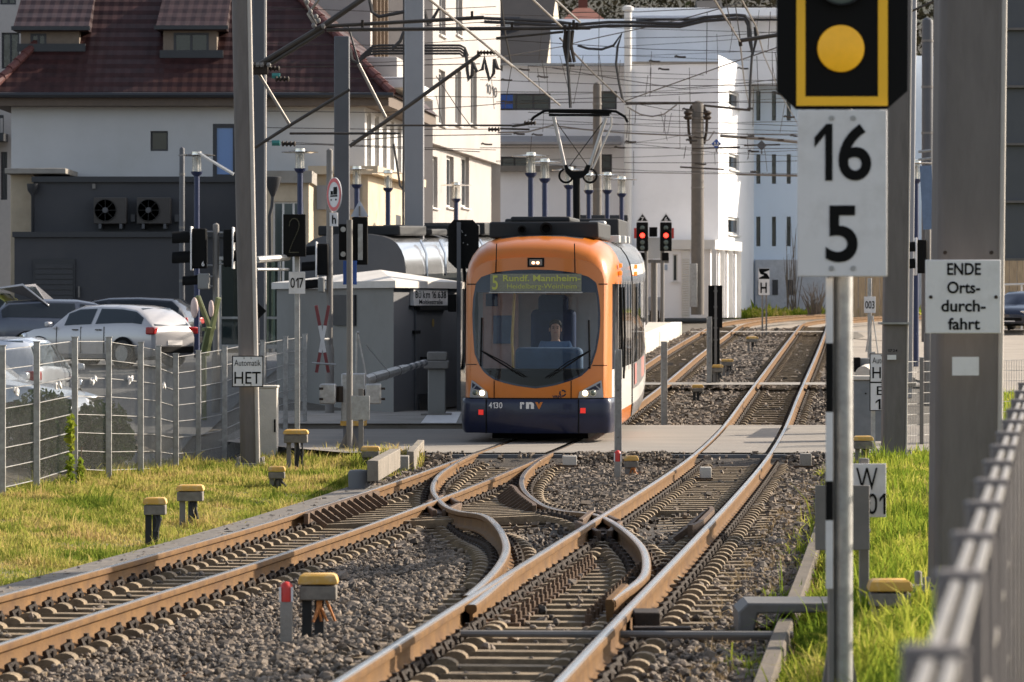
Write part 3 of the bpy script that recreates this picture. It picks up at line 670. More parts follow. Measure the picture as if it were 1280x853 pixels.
a = grass('grass', X, Z, .045+.085*np.clip(hn(X, Z), 0, 1.4)**1.3, 'grassR', .0042, .8); a['label'] = 'fresh green grass on the bank right of the kerb'
X, Z = pick(30000, 7, 40, lambda z: .9+.14*(z-4), lambda z: .9+.14*(z-4)+2.2)
a = grass('grass', X, Z, .10+.06*np.clip(hn(X, Z), 0, 1.3), 'grassR', .0042); a['label'] = 'green grass behind the near right mesh fence'
X, Z = pick(16000, 54, 80, lambda z: 6.2+(z-54)*.11, lambda z: 7.6+(z-54)*.11)
a = grass('grass', X, Z, .09+.06*np.clip(hn(X, Z), 0, 1.3), 'grassR', .006); a['label'] = 'grass patch between the right hand masts beyond the crossing'
X, Z = pick(26000, 176.2, 182, lambda z: np.full_like(z, 9.6), lambda z: np.full_like(z, 30.))
a = grass('grass', X, Z, .22, 'grassR', .02); a['label'] = 'bright green lawn strip at the foot of the pale blue facade'
tag(strip('lawn_soil', np.arange(29, 52, .5), lambda z: FENX(z)-.5, lambda z: XL(z)-1.33, lambda X, Z: gz(X, Z)+.0, mat('grassy_soil', (.13, .115, .04), .95, var=.4, scale=5), 8))
tag(strip('lawn_soil', np.arange(12, 53, .5), lambda z: XR(z)+1.6, lambda z: XR(z)+9, lambda X, Z: gz(X, Z)+.0, mat('green_soil', (.09, .10, .02), .95, var=.4, scale=5), 8))
# ballast-side weeds: dead straw by the right rail
X, Z = pick(17000, 17.5, 50, lambda z: XR(z)+.9+.25*rng.uniform(0, 1, len(z)), lambda z: XR(z)+1.45)
a = grass('dry_weeds', X, Z, .05, leafmat('straw', [(.12, .09, .055), (.26, .19, .11), (.36, .28, .18)], .3), .006, 1.6, .035); a['label'] = 'dead straw lying on the gravel beside the right rail'
# ================================================================== MASTS, SIGNS, TRACKSIDE KIT
def span(px0, px1, Z): return (px0-640)*Z/F, (px1-640)*Z/F
def zy(py, Z): return (HY-py)*Z/F
def mast(px0, px1, ytop, ybase, Z, m, label, deep=None, rnd=.045, cap=False, name='catenary_mast', lean=0, edge=0.):
    a, b = span(px0, px1, Z); w = b-a; deep = deep or w; c = (a+b)/2; t = zy(ytop, Z); h = zy(ybase, Z)
    o = thing(name, label, 'mast', (c, Z, h))
    sh = lean*Z/F; mb = MB(); mb.bx(a, b, Z-deep/2, Z+deep/2, h-.3, t); mb.v = [(x+sh*(z-h)/(t-h), y, z) for x, y, z in mb.v]; mb.build('shaft', m, o, bevel=rnd)
    if edge: mb = MB(); mb.tube([(b-edge*.6, Z-deep/2+edge*.6, h), (b-edge*.6+sh, Z-deep/2+edge*.6, t)], edge, 10); mb.build('sunlit_edge_strip', 'litedge', o)  # added round strip, coloured pale to imitate sun on the mast's right edge
    mb = MB(); mb.box((c, Z, h+.0), (w*1.5, deep*1.5, .10)); 
    for sx in (-1, 1):
        for sy in (-1, 1): mb.lathe([(.025, 0), (.025, .09)], (c+sx*w*.62, Z+sy*deep*.62, h+.04), 6)
    mb.build('base_plate', 'concrete', o, bevel=.01)
    if cap: mb = MB(); mb.box((c, Z, t+.02), (w*1.04, deep*1.04, .04)); mb.build('cap', m, o)
    return o
M['litedge'] = mat('sunlit_edge_paint', (.42, .38, .34), .5, .1, var=.1, scale=4)  # sunlight on the mast edges put into a paler colour
m1 = mast(301, 325, -60, 583, 54.5, 'mast', 'thick grey catenary mast on the left grass, carrying the HET sign', rnd=.08, lean=-12, edge=.035)
mast(316, 333, -60, 540, 76, 'mast_dk', 'thinner grey catenary mast right behind the left HET mast', rnd=.03, edge=.03)
mast(418, 437, 46, 520, 84, 'mast_dk', 'dark grey catenary mast behind the round red ringed road sign', rnd=.02)
mast(506, 530, -60, 480, 86, 'mast_lt', 'pale grey catenary mast rising behind the small grey hut', rnd=.03)
mast(1102, 1132, -60, 574, 50, 'mast', 'grey catenary mast right behind the 16 5 board, standing in the grass', lean=7, edge=.012)
mast(1124, 1140, -60, 480, 78, 'mast_lt', 'slim pale mast showing beside the right edge of the grass mast', rnd=.03, lean=6)
mast(1163, 1245, -120, 745, 22.6, 'mast', 'massive grey mast carrying the ENDE board, near the slatted board', rnd=.045, lean=9, edge=.017)
for (x0, x1, yt, yb, Z, lab) in ((741, 752, 103, 400, 135, 'round topped concrete pole behind the pantograph'), (864, 880, 126, 388, 166, 'concrete pole with insulators in front of the white kiosk'), (1152, 1167, 22, 420, 125, 'grey round topped pole seen between the two right hand masts'), (224, 231, 184, 420, 108, 'slim dark pole in front of the anthracite annex')):
    a, b = span(x0, x1, Z); c = (a+b)/2; r = (b-a)/2; t = zy(yt, Z); h = zy(yb, Z)
    o = thing('concrete_pole', lab, 'pole', (c, Z, h))
    mb = MB(); mb.lathe([(r*1.04, h-.2), (r*.95, t-r), (r*.85, t-r*.45), (r*.5, t-r*.12), (.01, t)], (c, Z, 0), 18); mb.build('shaft', mat('weathered_pole', (.135, .12, .105), .85, var=.2, scale=2) if Z > 130 else 'mast_dk', o)
    mb = MB()
    for k in range(3): mb.lathe([(r*1.06, 0), (r*1.06, .07)], (c, Z, t-.8-k*1.5), 18)
    mb.build('band', 'galv_dk', o)
# equipment on the kiosk pole
pc = bpy.data.objects['concrete_pole.001']; Z = 166; mb = MB()
for s in (-1, 1):
    mb.tube([P(872+s*7, 132, Z), P(872+s*12, 145, Z), P(872+s*11, 165, Z), P(872+s*8, 180, Z)], .07, 6)
    mb.lathe([(.12, 0), (.2, .1), (.12, .2), (.2, .3), (.1, .4)], P(872+s*12, 150, Z-.4), 8)
mb.build('insulator', 'clamp', pc)
mb = MB(); a, b = span(862, 871, Z-.6); mb.bx(a, b, Z-1, Z-.6, zy(384, Z), zy(330, Z)); mb.build('control_box', 'galv', pc, bevel=.02)
# small things on the left and right masts
mb = MB(); a, b = span(1187, 1220, 22.3); mb.bx(a, b, 22.16, 22.17, zy(469, 22.3), zy(446, 22.3)); bm_ = bpy.data.objects['catenary_mast.006']; mb.build('paper_notice', 'white', bm_)
mb = MB(); a, b = span(1110, 1121, 49.7); mb.bx(a, b, 49.78, 49.8, zy(450, 49.7), zy(444, 49.7)); m5 = bpy.data.objects['catenary_mast.004']; mb.build('paper_notice', 'white', m5)
text(m5, '17', (P(1112.5, 438.5, 49.79)), .06, .035); text(m5, '24', (P(1119, 438.5, 49.79)), .06, .035)
mb = MB(); a, b = span(1101.5, 1140, 49.75); mb.bx(a, b, 49.78, 50.2, zy(405.5, 50), zy(403, 50)); mb.build('strap', 'galv', m5)
mb = MB()
for x in (1181, 1239): mb.lathe([(.012, 0), (.012, -.02)], P(x, 316, 22.37), 8, 'y')
mb.build('bolt', 'clamp', bm_)

def board(name, px0, px1, py0, py1, Z, label, cat='sign', m='white', th=.02, rivets=True, rim=None, parent=None):
    a, b = span(px0, px1, Z); t, h = zy(py0, Z), zy(py1, Z); c = ((a+b)/2, Z, (t+h)/2)
    o = thing(name, label, cat, (c[0], Z, h))
    mb = MB(); mb.bx(a, b, Z, Z+th, h, t); mb.build('plate', m, o, bevel=.004)
    if rim:
        mb = MB(); q = rim
        for (x0, x1, z0, z1) in ((a-q, b+q, t, t+q), (a-q, b+q, h-q, h), (a-q, a, h, t), (b, b+q, h, t)): mb.bx(x0, x1, Z-.003, Z+th, z0, z1)
        mb.build('rim', 'black', o)
    if rivets:
        mb = MB(); u = F/Z
        for x in (a+(b-a)*.38, a+(b-a)*.62):
            for z in (t-.05*(t-h), h+.05*(t-h)): mb.lathe([(.012, 0), (.010, -.006)], (x, Z, z), 8, 'y')
        mb.build('rivet', 'galv', o)
    return o
def T(o, s, px0, px1, py0, py1, Z, m='black', bold=.012, name='lettering'):
    a, b = span(px0, px1, Z); return text(o, s, ((a+b)/2, Z-.004, zy((py0+py1)/2, Z)), b-a, (py1-py0)*Z/F, m, bold, name)
# --- near right signal with the 16 5 board
Z = 16.5
s = thing('railway_signal', 'black railway signal with amber frame and lit round amber lens, upper right', 'signal', g3(span(1052, 1053, 16.6)[0], 16.6))
mb = MB(); mb.prism([(x, z) for x, z in ((span(px, px, Z)[0], zy(py, Z)) for px, py in ((972, -260), (1136, -260), (1134.5, 114), (1109, 136.5), (996, 136.5), (971.5, 114)))], Z, Z+.05); fixnormals(mb.build('backing_plate', 'black', s, smooth=False))
mb = MB()
for x0, x1, y0, y1 in ((995.5, 1006.5, -240, 132.5), (1097.5, 1109.5, -240, 132.5), (1006.5, 1097.5, 121, 132.5), (1006.5, 1097.5, -240, -228)):
    a, b = span(x0, x1, Z); mb.bx(a, b, Z-.006, Z-.001, zy(y1, Z), zy(y0, Z))
mb.build('amber_frame', 'sigborder', s, smooth=False)
for (cx, cy, r, mm, nm) in ((1051, 61, 29.5, 'sigyellow', 'lit_lens'), (1051, -24, 29.5, 'dimlamp', 'unlit_lens')):
    mb = MB(); p = P(cx, cy, Z); mb.lathe([(r*Z/F, 0), (r*Z/F*.98, -.012), (r*Z/F*.6, -.02), (.001, -.022)], (p.x, Z-.002, p.z), 40, 'y'); mb.build(nm, mm, s)
mb = MB(); p = P(1051, -24, Z); q = 30.5*Z/F; mb.lathe([(q, -.0), (q*1.03, -.04), (q*1.0, -.04), (q*.98, -.002)], (p.x, Z-.002, p.z), 30, 'y'); mb.build('lens_rim', 'rubber', s)
mb = MB(); c = span(1052.5, 1052.5, 16.65)[0]; base = float(gz(c, 16.65)); mb.lathe([(.047, base-.3), (.047, 1.4)], (c, 16.65, 0), 20); mb.build('post', 'galv', s)
mb = MB(); mb.beam((c-.052, 16.62, .3), (c-.052, 16.62, -2), .02, .10)
o_ = mb.build('strip_backing', 'galv_dk', s)
mb = MB(); mb2 = MB()
for k, (y0, y1) in enumerate(((348, 429), (429, 515), (515, 601), (601, 650), (650, 735))):
    (mb if k % 2 == 0 else mb2).bx(c-.078, c-.048, 16.55, 16.562, zy(y1, 16.6), zy(y0, 16.6))
mb.build('white_band', 'white', s, smooth=False); mb2.build('black_band', 'black', s, smooth=False)
mb = MB()
for sx in (-1, 1): mb.add([(c+sx*.05, 16.75, base+.32), (c+sx*.05, 16.75, base), (c+sx*.1, 16.75, base), (c+sx*.05, 16.79, base+.32), (c+sx*.05, 16.79, base), (c+sx*.1, 16.79, base)], [(0,1,2),(3,5,4),(0,3,4,1),(1,4,5,2),(0,2,5,3)])
mb.box((c, 16.75, base+.01), (.3, .3, .04)); fixnormals(mb.build('foot_bracket', 'galv_dk', s, smooth=False))
o = board('number_board', 997, 1109, 137.5, 346, 16.46, 'large white board with black 16 above 5, fixed below the amber signal')
T(o, '1', 1018, 1037, 155, 226, 16.46, bold=.0); T(o, '6', 1048, 1089, 155, 226, 16.46, bold=.02); T(o, '5', 1032, 1072, 257, 328, 16.46, bold=.02)
# --- ENDE board
o = board('notice_board', 1157, 1251, 325, 417, 22.1, 'square cream board reading ENDE Ortsdurchfahrt on the massive right mast', rivets=False, rim=None)
T(o, 'ENDE', 1184, 1226, 329, 344, 22.1, bold=.02); T(o, 'Orts-', 1184, 1225, 352, 367, 22.1, bold=.02); T(o, 'durch-', 1176.5, 1232, 375, 390, 22.1, bold=.02); T(o, 'fahrt', 1185, 1225, 397.5, 412.5, 22.1, bold=.02)
mb = MB()
for x in (1163.5, 1245): mb.lathe([(.011, 0), (.008, -.01)], P(x, 371.5, 22.1), 10, 'y')
mb.build('screw', 'clamp', o)
# --- HET board
o = board('notice_board', 291, 328, 446, 483, 54.2, 'small white board reading Automatik HET on the left mast', rim=.012)
T(o, 'Automatik', 293, 326, 450, 457.5, 54.2, bold=.0); T(o, 'HET', 293, 326, 465, 480, 54.2, bold=.004)
# --- W 01 post with grey plate
o = thing('track_marker', 'white W 01 marker plate on a grey post, in the grass behind the signal post', 'sign', g3(span(1080, 1080, 23.5)[0], 23.5))
mb = MB(); a, b = span(1074, 1086, 23.5); mb.bx(a, b, 23.47, 23.53, float(gz(a, 23.5))-.2, zy(573, 23.5)); mb.build('post', 'galv_dk', o, bevel=.006)
mb = MB(); a, b = span(1058, 1108, 23.4); mb.bx(a, b, 23.42, 23.435, zy(647, 23.4), zy(580, 23.4)); p_ = mb.build('plate', 'white', o, bevel=.003)
T(o, 'W', 1070, 1097, 585, 613, 23.41, bold=.0); T(o, '01', 1084, 1106, 617, 643, 23.41, bold=.0)
mb = MB(); a, b = span(1019, 1087, 23.2); mb.bx(a, b, 23.2, 23.215, zy(688, 23.2), zy(607, 23.2)); mb.build('back_plate', 'galv_dk', o, bevel=.004)
mb = MB()
for y in (628, 664): mb.lathe([(.012, 0), (.012, -.03)], P(1088, y, 23.22), 8, 'x')
mb.build('bolt', 'galv', o)
# --- second automatic sign behind the grass mast
o = board('notice_board', 1088, 1125, 443, 477.5, 55.5, 'white board reading Automatik HET, half hidden behind the grass mast', rim=.01)
T(o, 'Automatik', 1090.5, 1122, 447, 454.5, 55.5, bold=0); T(o, 'HET', 1090.5, 1122, 459, 473, 55.5, bold=.004)
o = board('notice_board', 1088, 1125, 479, 513, 55.5, 'white board with E over 16, just below the half hidden Automatik board', rim=.01)
T(o, 'E', 1096, 1104, 483, 494, 55.5, bold=.004); T(o, '16', 1094.5, 1112, 499, 512, 55.5, bold=.004)
o = thing('sign_post', 'grey post holding the half hidden boards by the grass mast', 'post', g3(span(1093, 1093, 55.6)[0], 55.6)); mb = MB(); a, b = span(1089, 1094, 55.6); mb.bx(a, b, 55.58, 55.64, float(gz(a, 55.6))-.1, zy(440, 55.6)); mb.build('post', 'galv', o)
mb = MB(); mb.box((a+.03, 55.6, float(gz(a, 55.6))+.02), (.18, .18, .03)); mb.build('foot', 'galv_dk', o)
# --- number plates on thin posts
def post_plate(px, ytop, ybase, Z, w, plate, s, label, name='number_plate_post', py=None):
    o = thing(name, label, 'sign', (span(px, px, Z)[0], Z, zy(ybase, Z))); mb = MB(); x = span(px, px, Z)[0]; mb.bx(x-w/2, x+w/2, Z-w/2, Z+w/2, zy(ybase, Z)-.2, zy(ytop, Z)); mb.build('post', 'galv', o, bevel=.006)
    x0, x1, y0, y1 = plate; a, b = span(x0, x1, Z-.05); mb = MB(); mb.bx(a, b, Z-.06, Z-.05, zy(y1, Z), zy(y0, Z)); mb.build('plate', 'white', o, bevel=.003)
    T(o, s, x0+(x1-x0)*.1, x1-(x1-x0)*.1, y0+(y1-y0)*.27, y1-(y1-y0)*.27, Z-.062, bold=.006); return o
o = post_plate(371.5, 268, 556, 56.5, .075, (361, 381.5, 340, 367.5), '017', 'grey post with white 017 plate and a black dot matrix box on top')
mb = MB(); a, b = span(354, 382, 56.3); mb.bx(a, b, 56.28, 56.46, zy(321, 56.3), zy(268, 56.3)); bx_ = mb.build('display_box', 'black', o, bevel=.01)
mb = MB(); pts = [(-.5,.55),(-.42,.78),(-.22,.92),(0,.95),(.25,.9),(.42,.75),(.46,.55),(.36,.32),(.18,.08),(-.05,-.2),(-.28,-.5),(-.46,-.78),(-.5,-.9),(-.2,-.9),(.1,-.9),(.48,-.9)]
for i in range(len(pts)-1):
    for k in range(3):
        t = k/3; x = pts[i][0]*(1-t)+pts[i+1][0]*t; z = pts[i][1]*(1-t)+pts[i+1][1]*t; p = P(368+x*13, 295-z*23, 56.27); mb.box(p, (.014, .006, .014))
mb.build('dot_digit', mat('dim_dot', (.06, .055, .03), .6), bx_, smooth=False)
mb = MB(); mb.tube([P(321, 325, 55.5), P(360, 322, 56.4)], .05, 8); mb.tube([P(321, 337, 55.5), P(360, 337, 56.4)], .022, 8); mb.build('bracket', 'galv', o)
post_plate(1087, 348, 470, 70, .07, (1080, 1094.5, 371, 391.5), '003', 'thin grey post with white 003 plate, seen right of the signal post')

# --- yellow-capped cable boxes
def cable_box(px, ytop, ybase, wpx, Z, label, wires=False, straight=True):
    x = span(px, px, Z)[0]; w = wpx*Z/F; t = zy(ytop, Z); b = zy(ybase, Z); hh = min(.16*(t-b)+.045, .11)
    o = thing('cable_box', label, 'cable box', (x, Z, b), 'yellow capped cable boxes beside the tracks')
    d = w*.75; mb = MB(); k = .035
    mb.loft([[(x+sx*w/2*q, Z+sy*d/2*q, zz) for sx, sy in ((-1,-1),(1,-1),(1,1),(-1,1))] for q, zz in ((1.07, t-.065), (1.07, t-.04), (.98, t-.012), (.80, t), )]); mb.build('lid', 'yellow', o, bevel=.006)
    mb = MB(); mb.bx(x-w/2, x+w/2, Z-d/2, Z+d/2, t-.075-hh, t-.075); mb.build('housing', mat('stained_grey_housing', (.17, .15, .125), .85, var=.3, scale=12, dirt=(.10, .085, .07), dscale=8), o, bevel=.008)
    mb = MB()
    for sx in (-.62, .05): mb.bx(x+sx*w/2-.03, x+sx*w/2+.03, Z-.03, Z+.03, b-.15, t-.07-hh)
    mb.build('leg', 'rubber' if (straight and px in (194, 398, 872)) else 'galv_dk', o)
    mb = MB()
    for i in range(5):
        q = x+w*random.uniform(.0, .3); mb.tube([(q, Z-.05, t-.08-hh), (q+random.uniform(-.02, .03), Z-.07, (t+b)/2-.05), (q+random.uniform(-.04, .09), Z-.06+random.uniform(-.05, .05), b-.02)], .009 if wires else .014, 6)
    mb.build('cable', 'copper' if wires else 'rubber', o)
    return o
BX = [(194, 622, 662, 27, 38, 'small yellow capped box on two dark legs, lowest on the left grass'), (238, 606, 646, 32, 41.5, 'larger yellow capped box on a stout leg in the left grass'), (346, 583, 606, 20, 49.5, 'low yellow capped box in the grass just right of the HET mast'),
      (370, 537, 582, 29, 54, 'yellow capped cable box at the foot of the 017 post'), (398, 717, 772, 46, 24.3, 'yellow capped box with loose orange wires in the gravel'), (463, 558, 579, 22, 54.4, 'low yellow capped box on the concrete edge by the crossing signals'),
      (789, 570, 591, 17, 51.5, 'yellow capped box on the gravel behind the red capped marker in mid picture'), (1112, 724, 766, 50, 21.5, 'broad yellow capped box sunk in the right hand grass'), (1079, 545, 578, 23, 52, 'yellow capped box in front of the grey cabinet by the grass mast'),
      (872, 481, 492, 13, 79, 'yellow capped box on the gravel beyond the crossing, nearest the road'), (909, 449, 463, 14, 94, 'yellow capped box beside the tall dark slab sign, right of it'), (940, 421, 433, 14, 113, 'farthest yellow capped box between the two tracks'), (897, 456, 473, 13, 86.4, 'yellow capped box at the foot of the tall dark slab sign')]
for b_ in BX: cable_box(*b_, wires=(b_[0] in (398, 789)))
# marker posts with red caps
def red_marker(px, ytop, ymid, ybase, w, Z, label):
    x = span(px, px, Z)[0]; r = w*Z/F/2; o = thing('marker_post', label, 'marker post', (x, Z, zy(ybase, Z)))
    t, md, b = zy(ytop, Z), zy(ymid, Z), zy(ybase, Z)
    mb = MB(); mb.lathe([(r, md), (r, t-r), (r*.85, t-r*.5), (r*.45, t-r*.1), (.002, t)], (x, Z, 0), 20); mb.build('red_cap', 'red', o)
    mb = MB(); mb.bx(x-r*1.03, x-r*.72, Z-r*.9, Z-r*.5, md, t-r*.8); mb.bx(x+r*.72, x+r*1.03, Z-r*.9, Z-r*.5, md, t-r*.8); mb.build('white_edge', 'white', o)
    mb = MB(); mb.bx(x-r*.9, x+r*.9, Z-r*.9, Z+r*.9, b-.15, md); mb.build('stump', 'concrete', o, bevel=.005); return o
red_marker(358, 727, 752, 776, 17, 24.2, 'squat red and white capped marker stump in the near gravel')
red_marker(772, 563, 577, 592, 9, 50.6, 'small red capped marker in front of the steel post in mid picture')
# steel posts between the tracks
for i, (px, yt, yb, w, Z, lab) in enumerate(((772.5, 437, 588, 9, 53, 'steel channel post in the gravel in front of the tram side'), (830, 427, 530, 8, 67.6, 'steel channel post at the far road edge, right of the tram'), (886.5, 396, 474, 6.5, 86.2, 'steel channel post directly left of the tall dark slab sign'))):
    x = span(px, px, Z)[0]; ww = w*Z/F; o = thing('steel_post', lab, 'post', (x, Z, zy(yb, Z)), 'steel posts between the tracks')
    mb = MB(); t = zy(yt, Z); b = zy(yb, Z)-.2
    mb.bx(x-ww/2, x+ww/2, Z, Z+.008, b, t); mb.bx(x-ww/2, x-ww/2+.012, Z-.05, Z, b, t-.02); mb.bx(x+ww/2-.012, x+ww/2, Z-.05, Z, b, t-.02); mb.build('channel', 'galv', o, bevel=.003)
    mb = MB()
    for q in (.35, .7): mb.lathe([(.012, 0), (.012, -.02)], (x, Z, t*q+b*(1-q)), 8, 'y')
    mb.build('bolt', 'galv_dk', o)
# tall dark slab sign
Z = 87; o = thing('slab_sign', 'tall narrow near-black slab sign on a pole between the far tracks', 'sign', (span(894, 894, Z)[0], Z, zy(470, Z)))
a, b = span(885.5, 903, Z); mb = MB(); mb.bx(a, b, Z, Z+.08, zy(410, Z), zy(357, Z)); mb.build('slab', 'black', o, bevel=.01)
a, b = span(888, 900, Z); mb = MB(); mb.bx(a, b, Z+.01, Z+.09, zy(471, Z)-.2, zy(410, Z)); mb.build('lower_post', 'black', o, bevel=.02)
mb = MB(); a, b = span(893, 896, Z); mb.bx(a, b, Z-.04, Z-.003, zy(465, Z), zy(358, Z))
for y in (364, 384, 398, 410, 425): mb.box(P(894.5, y, Z-.03), (.09, .03, .03))
mb.build('mounting_rail', 'galv_dk', o)
# H board with chevron
Z = 138; o = thing('stop_board', 'white H board with black chevron panel on twin posts near the far bend', 'sign', (span(955, 955, Z)[0], Z, zy(412, Z)))
mb = MB()
for x in (953, 958): q = span(x, x, Z)[0]; mb.bx(q-.03, q+.03, Z, Z+.06, zy(412, Z)-.2, zy(352, Z))
mb.build('post', 'galv_dk', o)
a, b = span(948, 962, Z-.1); mb = MB(); mb.bx(a, b, Z-.12, Z-.1, zy(369, Z), zy(335.5, Z)); mb.build('plate', 'white', o)
T(o, 'H', 950.5, 958.5, 353.5, 366.5, Z-.13, bold=.02); mb = MB(); q = lambda x, y: (span(x, x, Z)[0], Z-.126, zy(y, Z)); mb.add([q(948.5, 336), q(961.5, 336), q(961.5, 338), q(950, 342.5), q(961.5, 347), q(961.5, 349), q(948.5, 349), q(948.5, 347.5), q(958.5, 342.5), q(948.5, 338.5)], [(0, 1, 2, 3, 9), (3, 8, 9), (3, 4, 8), (4, 5, 6, 7), (4, 7, 8)]); mb.build('chevron', 'black', o, smooth=False)

# ================================================================== LEVEL CROSSING KIT
def sig_head(mb_h, mb_v, x, z, y, w, h, d, n, dirx):
    """housing box and n hoods pointing along dirx"""
    mb_h.box((x, y, z), (d, w, h))
    for k in range(n):
        zz = z+h/2-(k+.5)*h/n; r = h/n*.40
        secs = []
        for t in (0, 1):
            L = (d/2+t*r*2.4*(1 if k < 9 else 1))*dirx; secs.append([(x+L, y+r*math.cos(a), zz+r*math.sin(a)-(t*.02)) for a in np.linspace(-.5, math.pi+.5, 12)])
        n_ = len(secs[0]); mb_v.add(secs[0]+secs[1], [(i, i+1, n_+i+1, n_+i) for i in range(n_-1)])
def crossing_light(px, ytop, ybase, Z, heads, label, m='black'):
    x = span(px, px, Z)[0]; o = thing('traffic_light', label, 'traffic light', (x, Z, zy(ybase, Z)))
    mb = MB(); mb.lathe([(.062, zy(ybase, Z)-.3), (.06, zy(ytop, Z)), (.02, zy(ytop, Z)+.03)], (x, Z, 0), 16); mb.lathe([(.085, zy(ybase, Z)-.3), (.085, zy(ybase, Z)+1.3), (.062, zy(ybase, Z)+1.36)], (x, Z, 0), 16); mb.build('post', 'galv_dk', o)
    for (x0, x1, y0, y1, n, dirx, rimw, mm) in heads:
        a, b = span(x0, x1, Z); h = zy(y0, Z)-zy(y1, Z); c = (a+b)/2
        mb = MB(); mv = MB(); sig_head(mb, mv, c, zy((y0+y1)/2, Z), Z-.05, .30, h, b-a, n, dirx)
        hd = mb.build('signal_head', mm, o, bevel=.03); mv.build('visor', 'black', hd, smooth=True)
        if rimw:
            mb = MB(); q = (a if dirx < 0 else b); mb.box((q, Z-.05, zy((y0+y1)/2, Z)), (.03, .40, h+.08)); mb.build('contrast_rim', 'white', hd, bevel=.012)
        mb = MB(); mb.tube([(c, Z-.05, zy(y0, Z)-.06), (x, Z, zy(y0, Z)-.06)], .02, 6); mb.tube([(c, Z-.05, zy(y1, Z)+.06), (x, Z, zy(y1, Z)+.06)], .02, 6); mb.build('bracket', 'galv', hd)
    return o
o = crossing_light(270, 281, 531, 73, [(240, 259, 286, 336, 2, -1, True, 'black'), (280, 292, 287, 334, 2, 1, True, 'black'), (248, 262, 342, 362, 1, -1, False, 'hutgrey')], 'pair of black signal heads on a zinc pole left of the HET mast')
T(o, '6', 252, 255.5, 327, 333, 72.79-.03, 'white', .01)
o = crossing_light(412, 188, 523, 71.5, [(396, 411, 305, 344, 2, -1, True, 'black'), (398, 406, 347, 366, 1, -1, False, 'hutgrey')], 'tall zinc pole with black hooded signal head pointing left, before the grey hut')
# road signs on that pole
Z = 71.1; o = thing('road_sign', 'round white road sign with red ring and small truck symbol', 'road sign', P(417, 265, Z))
rz = R(38)
def turn(c, rz): return lambda x, y, z: (c.x+x*math.cos(rz)-y*math.sin(rz), c.y+x*math.sin(rz)+y*math.cos(rz), c.z+z)
c = P(417.5, 243.5, Z); tf = turn(c, R(60))
def disc(mb, r0, r1, y, tf, n=36):
    a = [tf(r1*math.cos(t), y, r1*math.sin(t)) for t in np.linspace(0, 2*math.pi, n, endpoint=False)]
    if r0 == 0: mb.add(a, [tuple(range(n))])
    else: mb.add(a+[tf(r0*math.cos(t), y, r0*math.sin(t)) for t in np.linspace(0, 2*math.pi, n, endpoint=False)], [(i, (i+1) % n, n+(i+1) % n, n+i) for i in range(n)])
rr = 21.5*Z/F
tf = turn(c, R(-62))
mb = MB(); mb.add([tf(rr*math.cos(t), y, rr*math.sin(t)) for y in (0, .015) for t in np.linspace(0, 2*math.pi, 36, endpoint=False)], [tuple(range(36)), tuple(range(71, 35, -1))]+[(i, 36+i, 36+(i+1) % 36, (i+1) % 36) for i in range(36)]); fixnormals(mb.build('plate', 'white', o, smooth=False))
mb = MB(); disc(mb, rr*.74, rr*.96, -.004, tf); mb.build('red_ring', mat('faded_red_ring', (.62, .12, .12), .5), o, smooth=False)
mb = MB()
for x0, x1, z0, z1 in ((-.02, .14, .0, .14), (-.14, -.04, .0, .07), (-.15, .15, -.04, -.01), (-.14, -.09, -.11, -.08), (.06, .12, -.11, -.08)): mb.add([tf(a, -.005, b) for a, b in ((x0, z0), (x1, z0), (x1, z1), (x0, z1))], [(0, 1, 2, 3)])
mb.build('truck_symbol', 'black', o, smooth=False)
o = board('road_sign', 412, 422.5, 266, 283, 71.1, 'small white arrow plate under the round red ringed sign', 'road sign', rivets=False)
T(o, 'h', 415, 420, 269, 280, 71.09, bold=.02, name='arrow_symbol')
# warning cross
Z = 66; o = thing('warning_cross', 'red tipped white crossing cross before the grey hut, seen nearly edge on', 'crossing sign', g3(span(402, 402, Z)[0], Z))
for (x0, y0, x1, y1) in ((395, 382, 410, 466), (411, 382, 395, 466)):
    a, b = P(x0, y0, Z), P(x1, y1, Z); b.y += .15; mb = MB(); mb.cur = 1; n = 10
    d = b-a
    for k in range(n):
        mb.cur = 0 if 2 < k < 7 else 1
        if k in (2,): mb.cur = 1
        mb.beam(a+d*(k/n), a+d*((k+1)/n), .055, .02, up=(0, 1, 0))
    mb.build('cross_arm', ['white', mat('faded_red', (.22, .05, .05), .6)], o, smooth=False)
mb = MB(); mb.tube([P(390, 454, Z), P(420, 456, Z)], .02, 6); mb.tube([P(403, 424, Z+.1), P(411, 424, 71.4)], .02, 6); mb.build('bracket', 'galv', o)
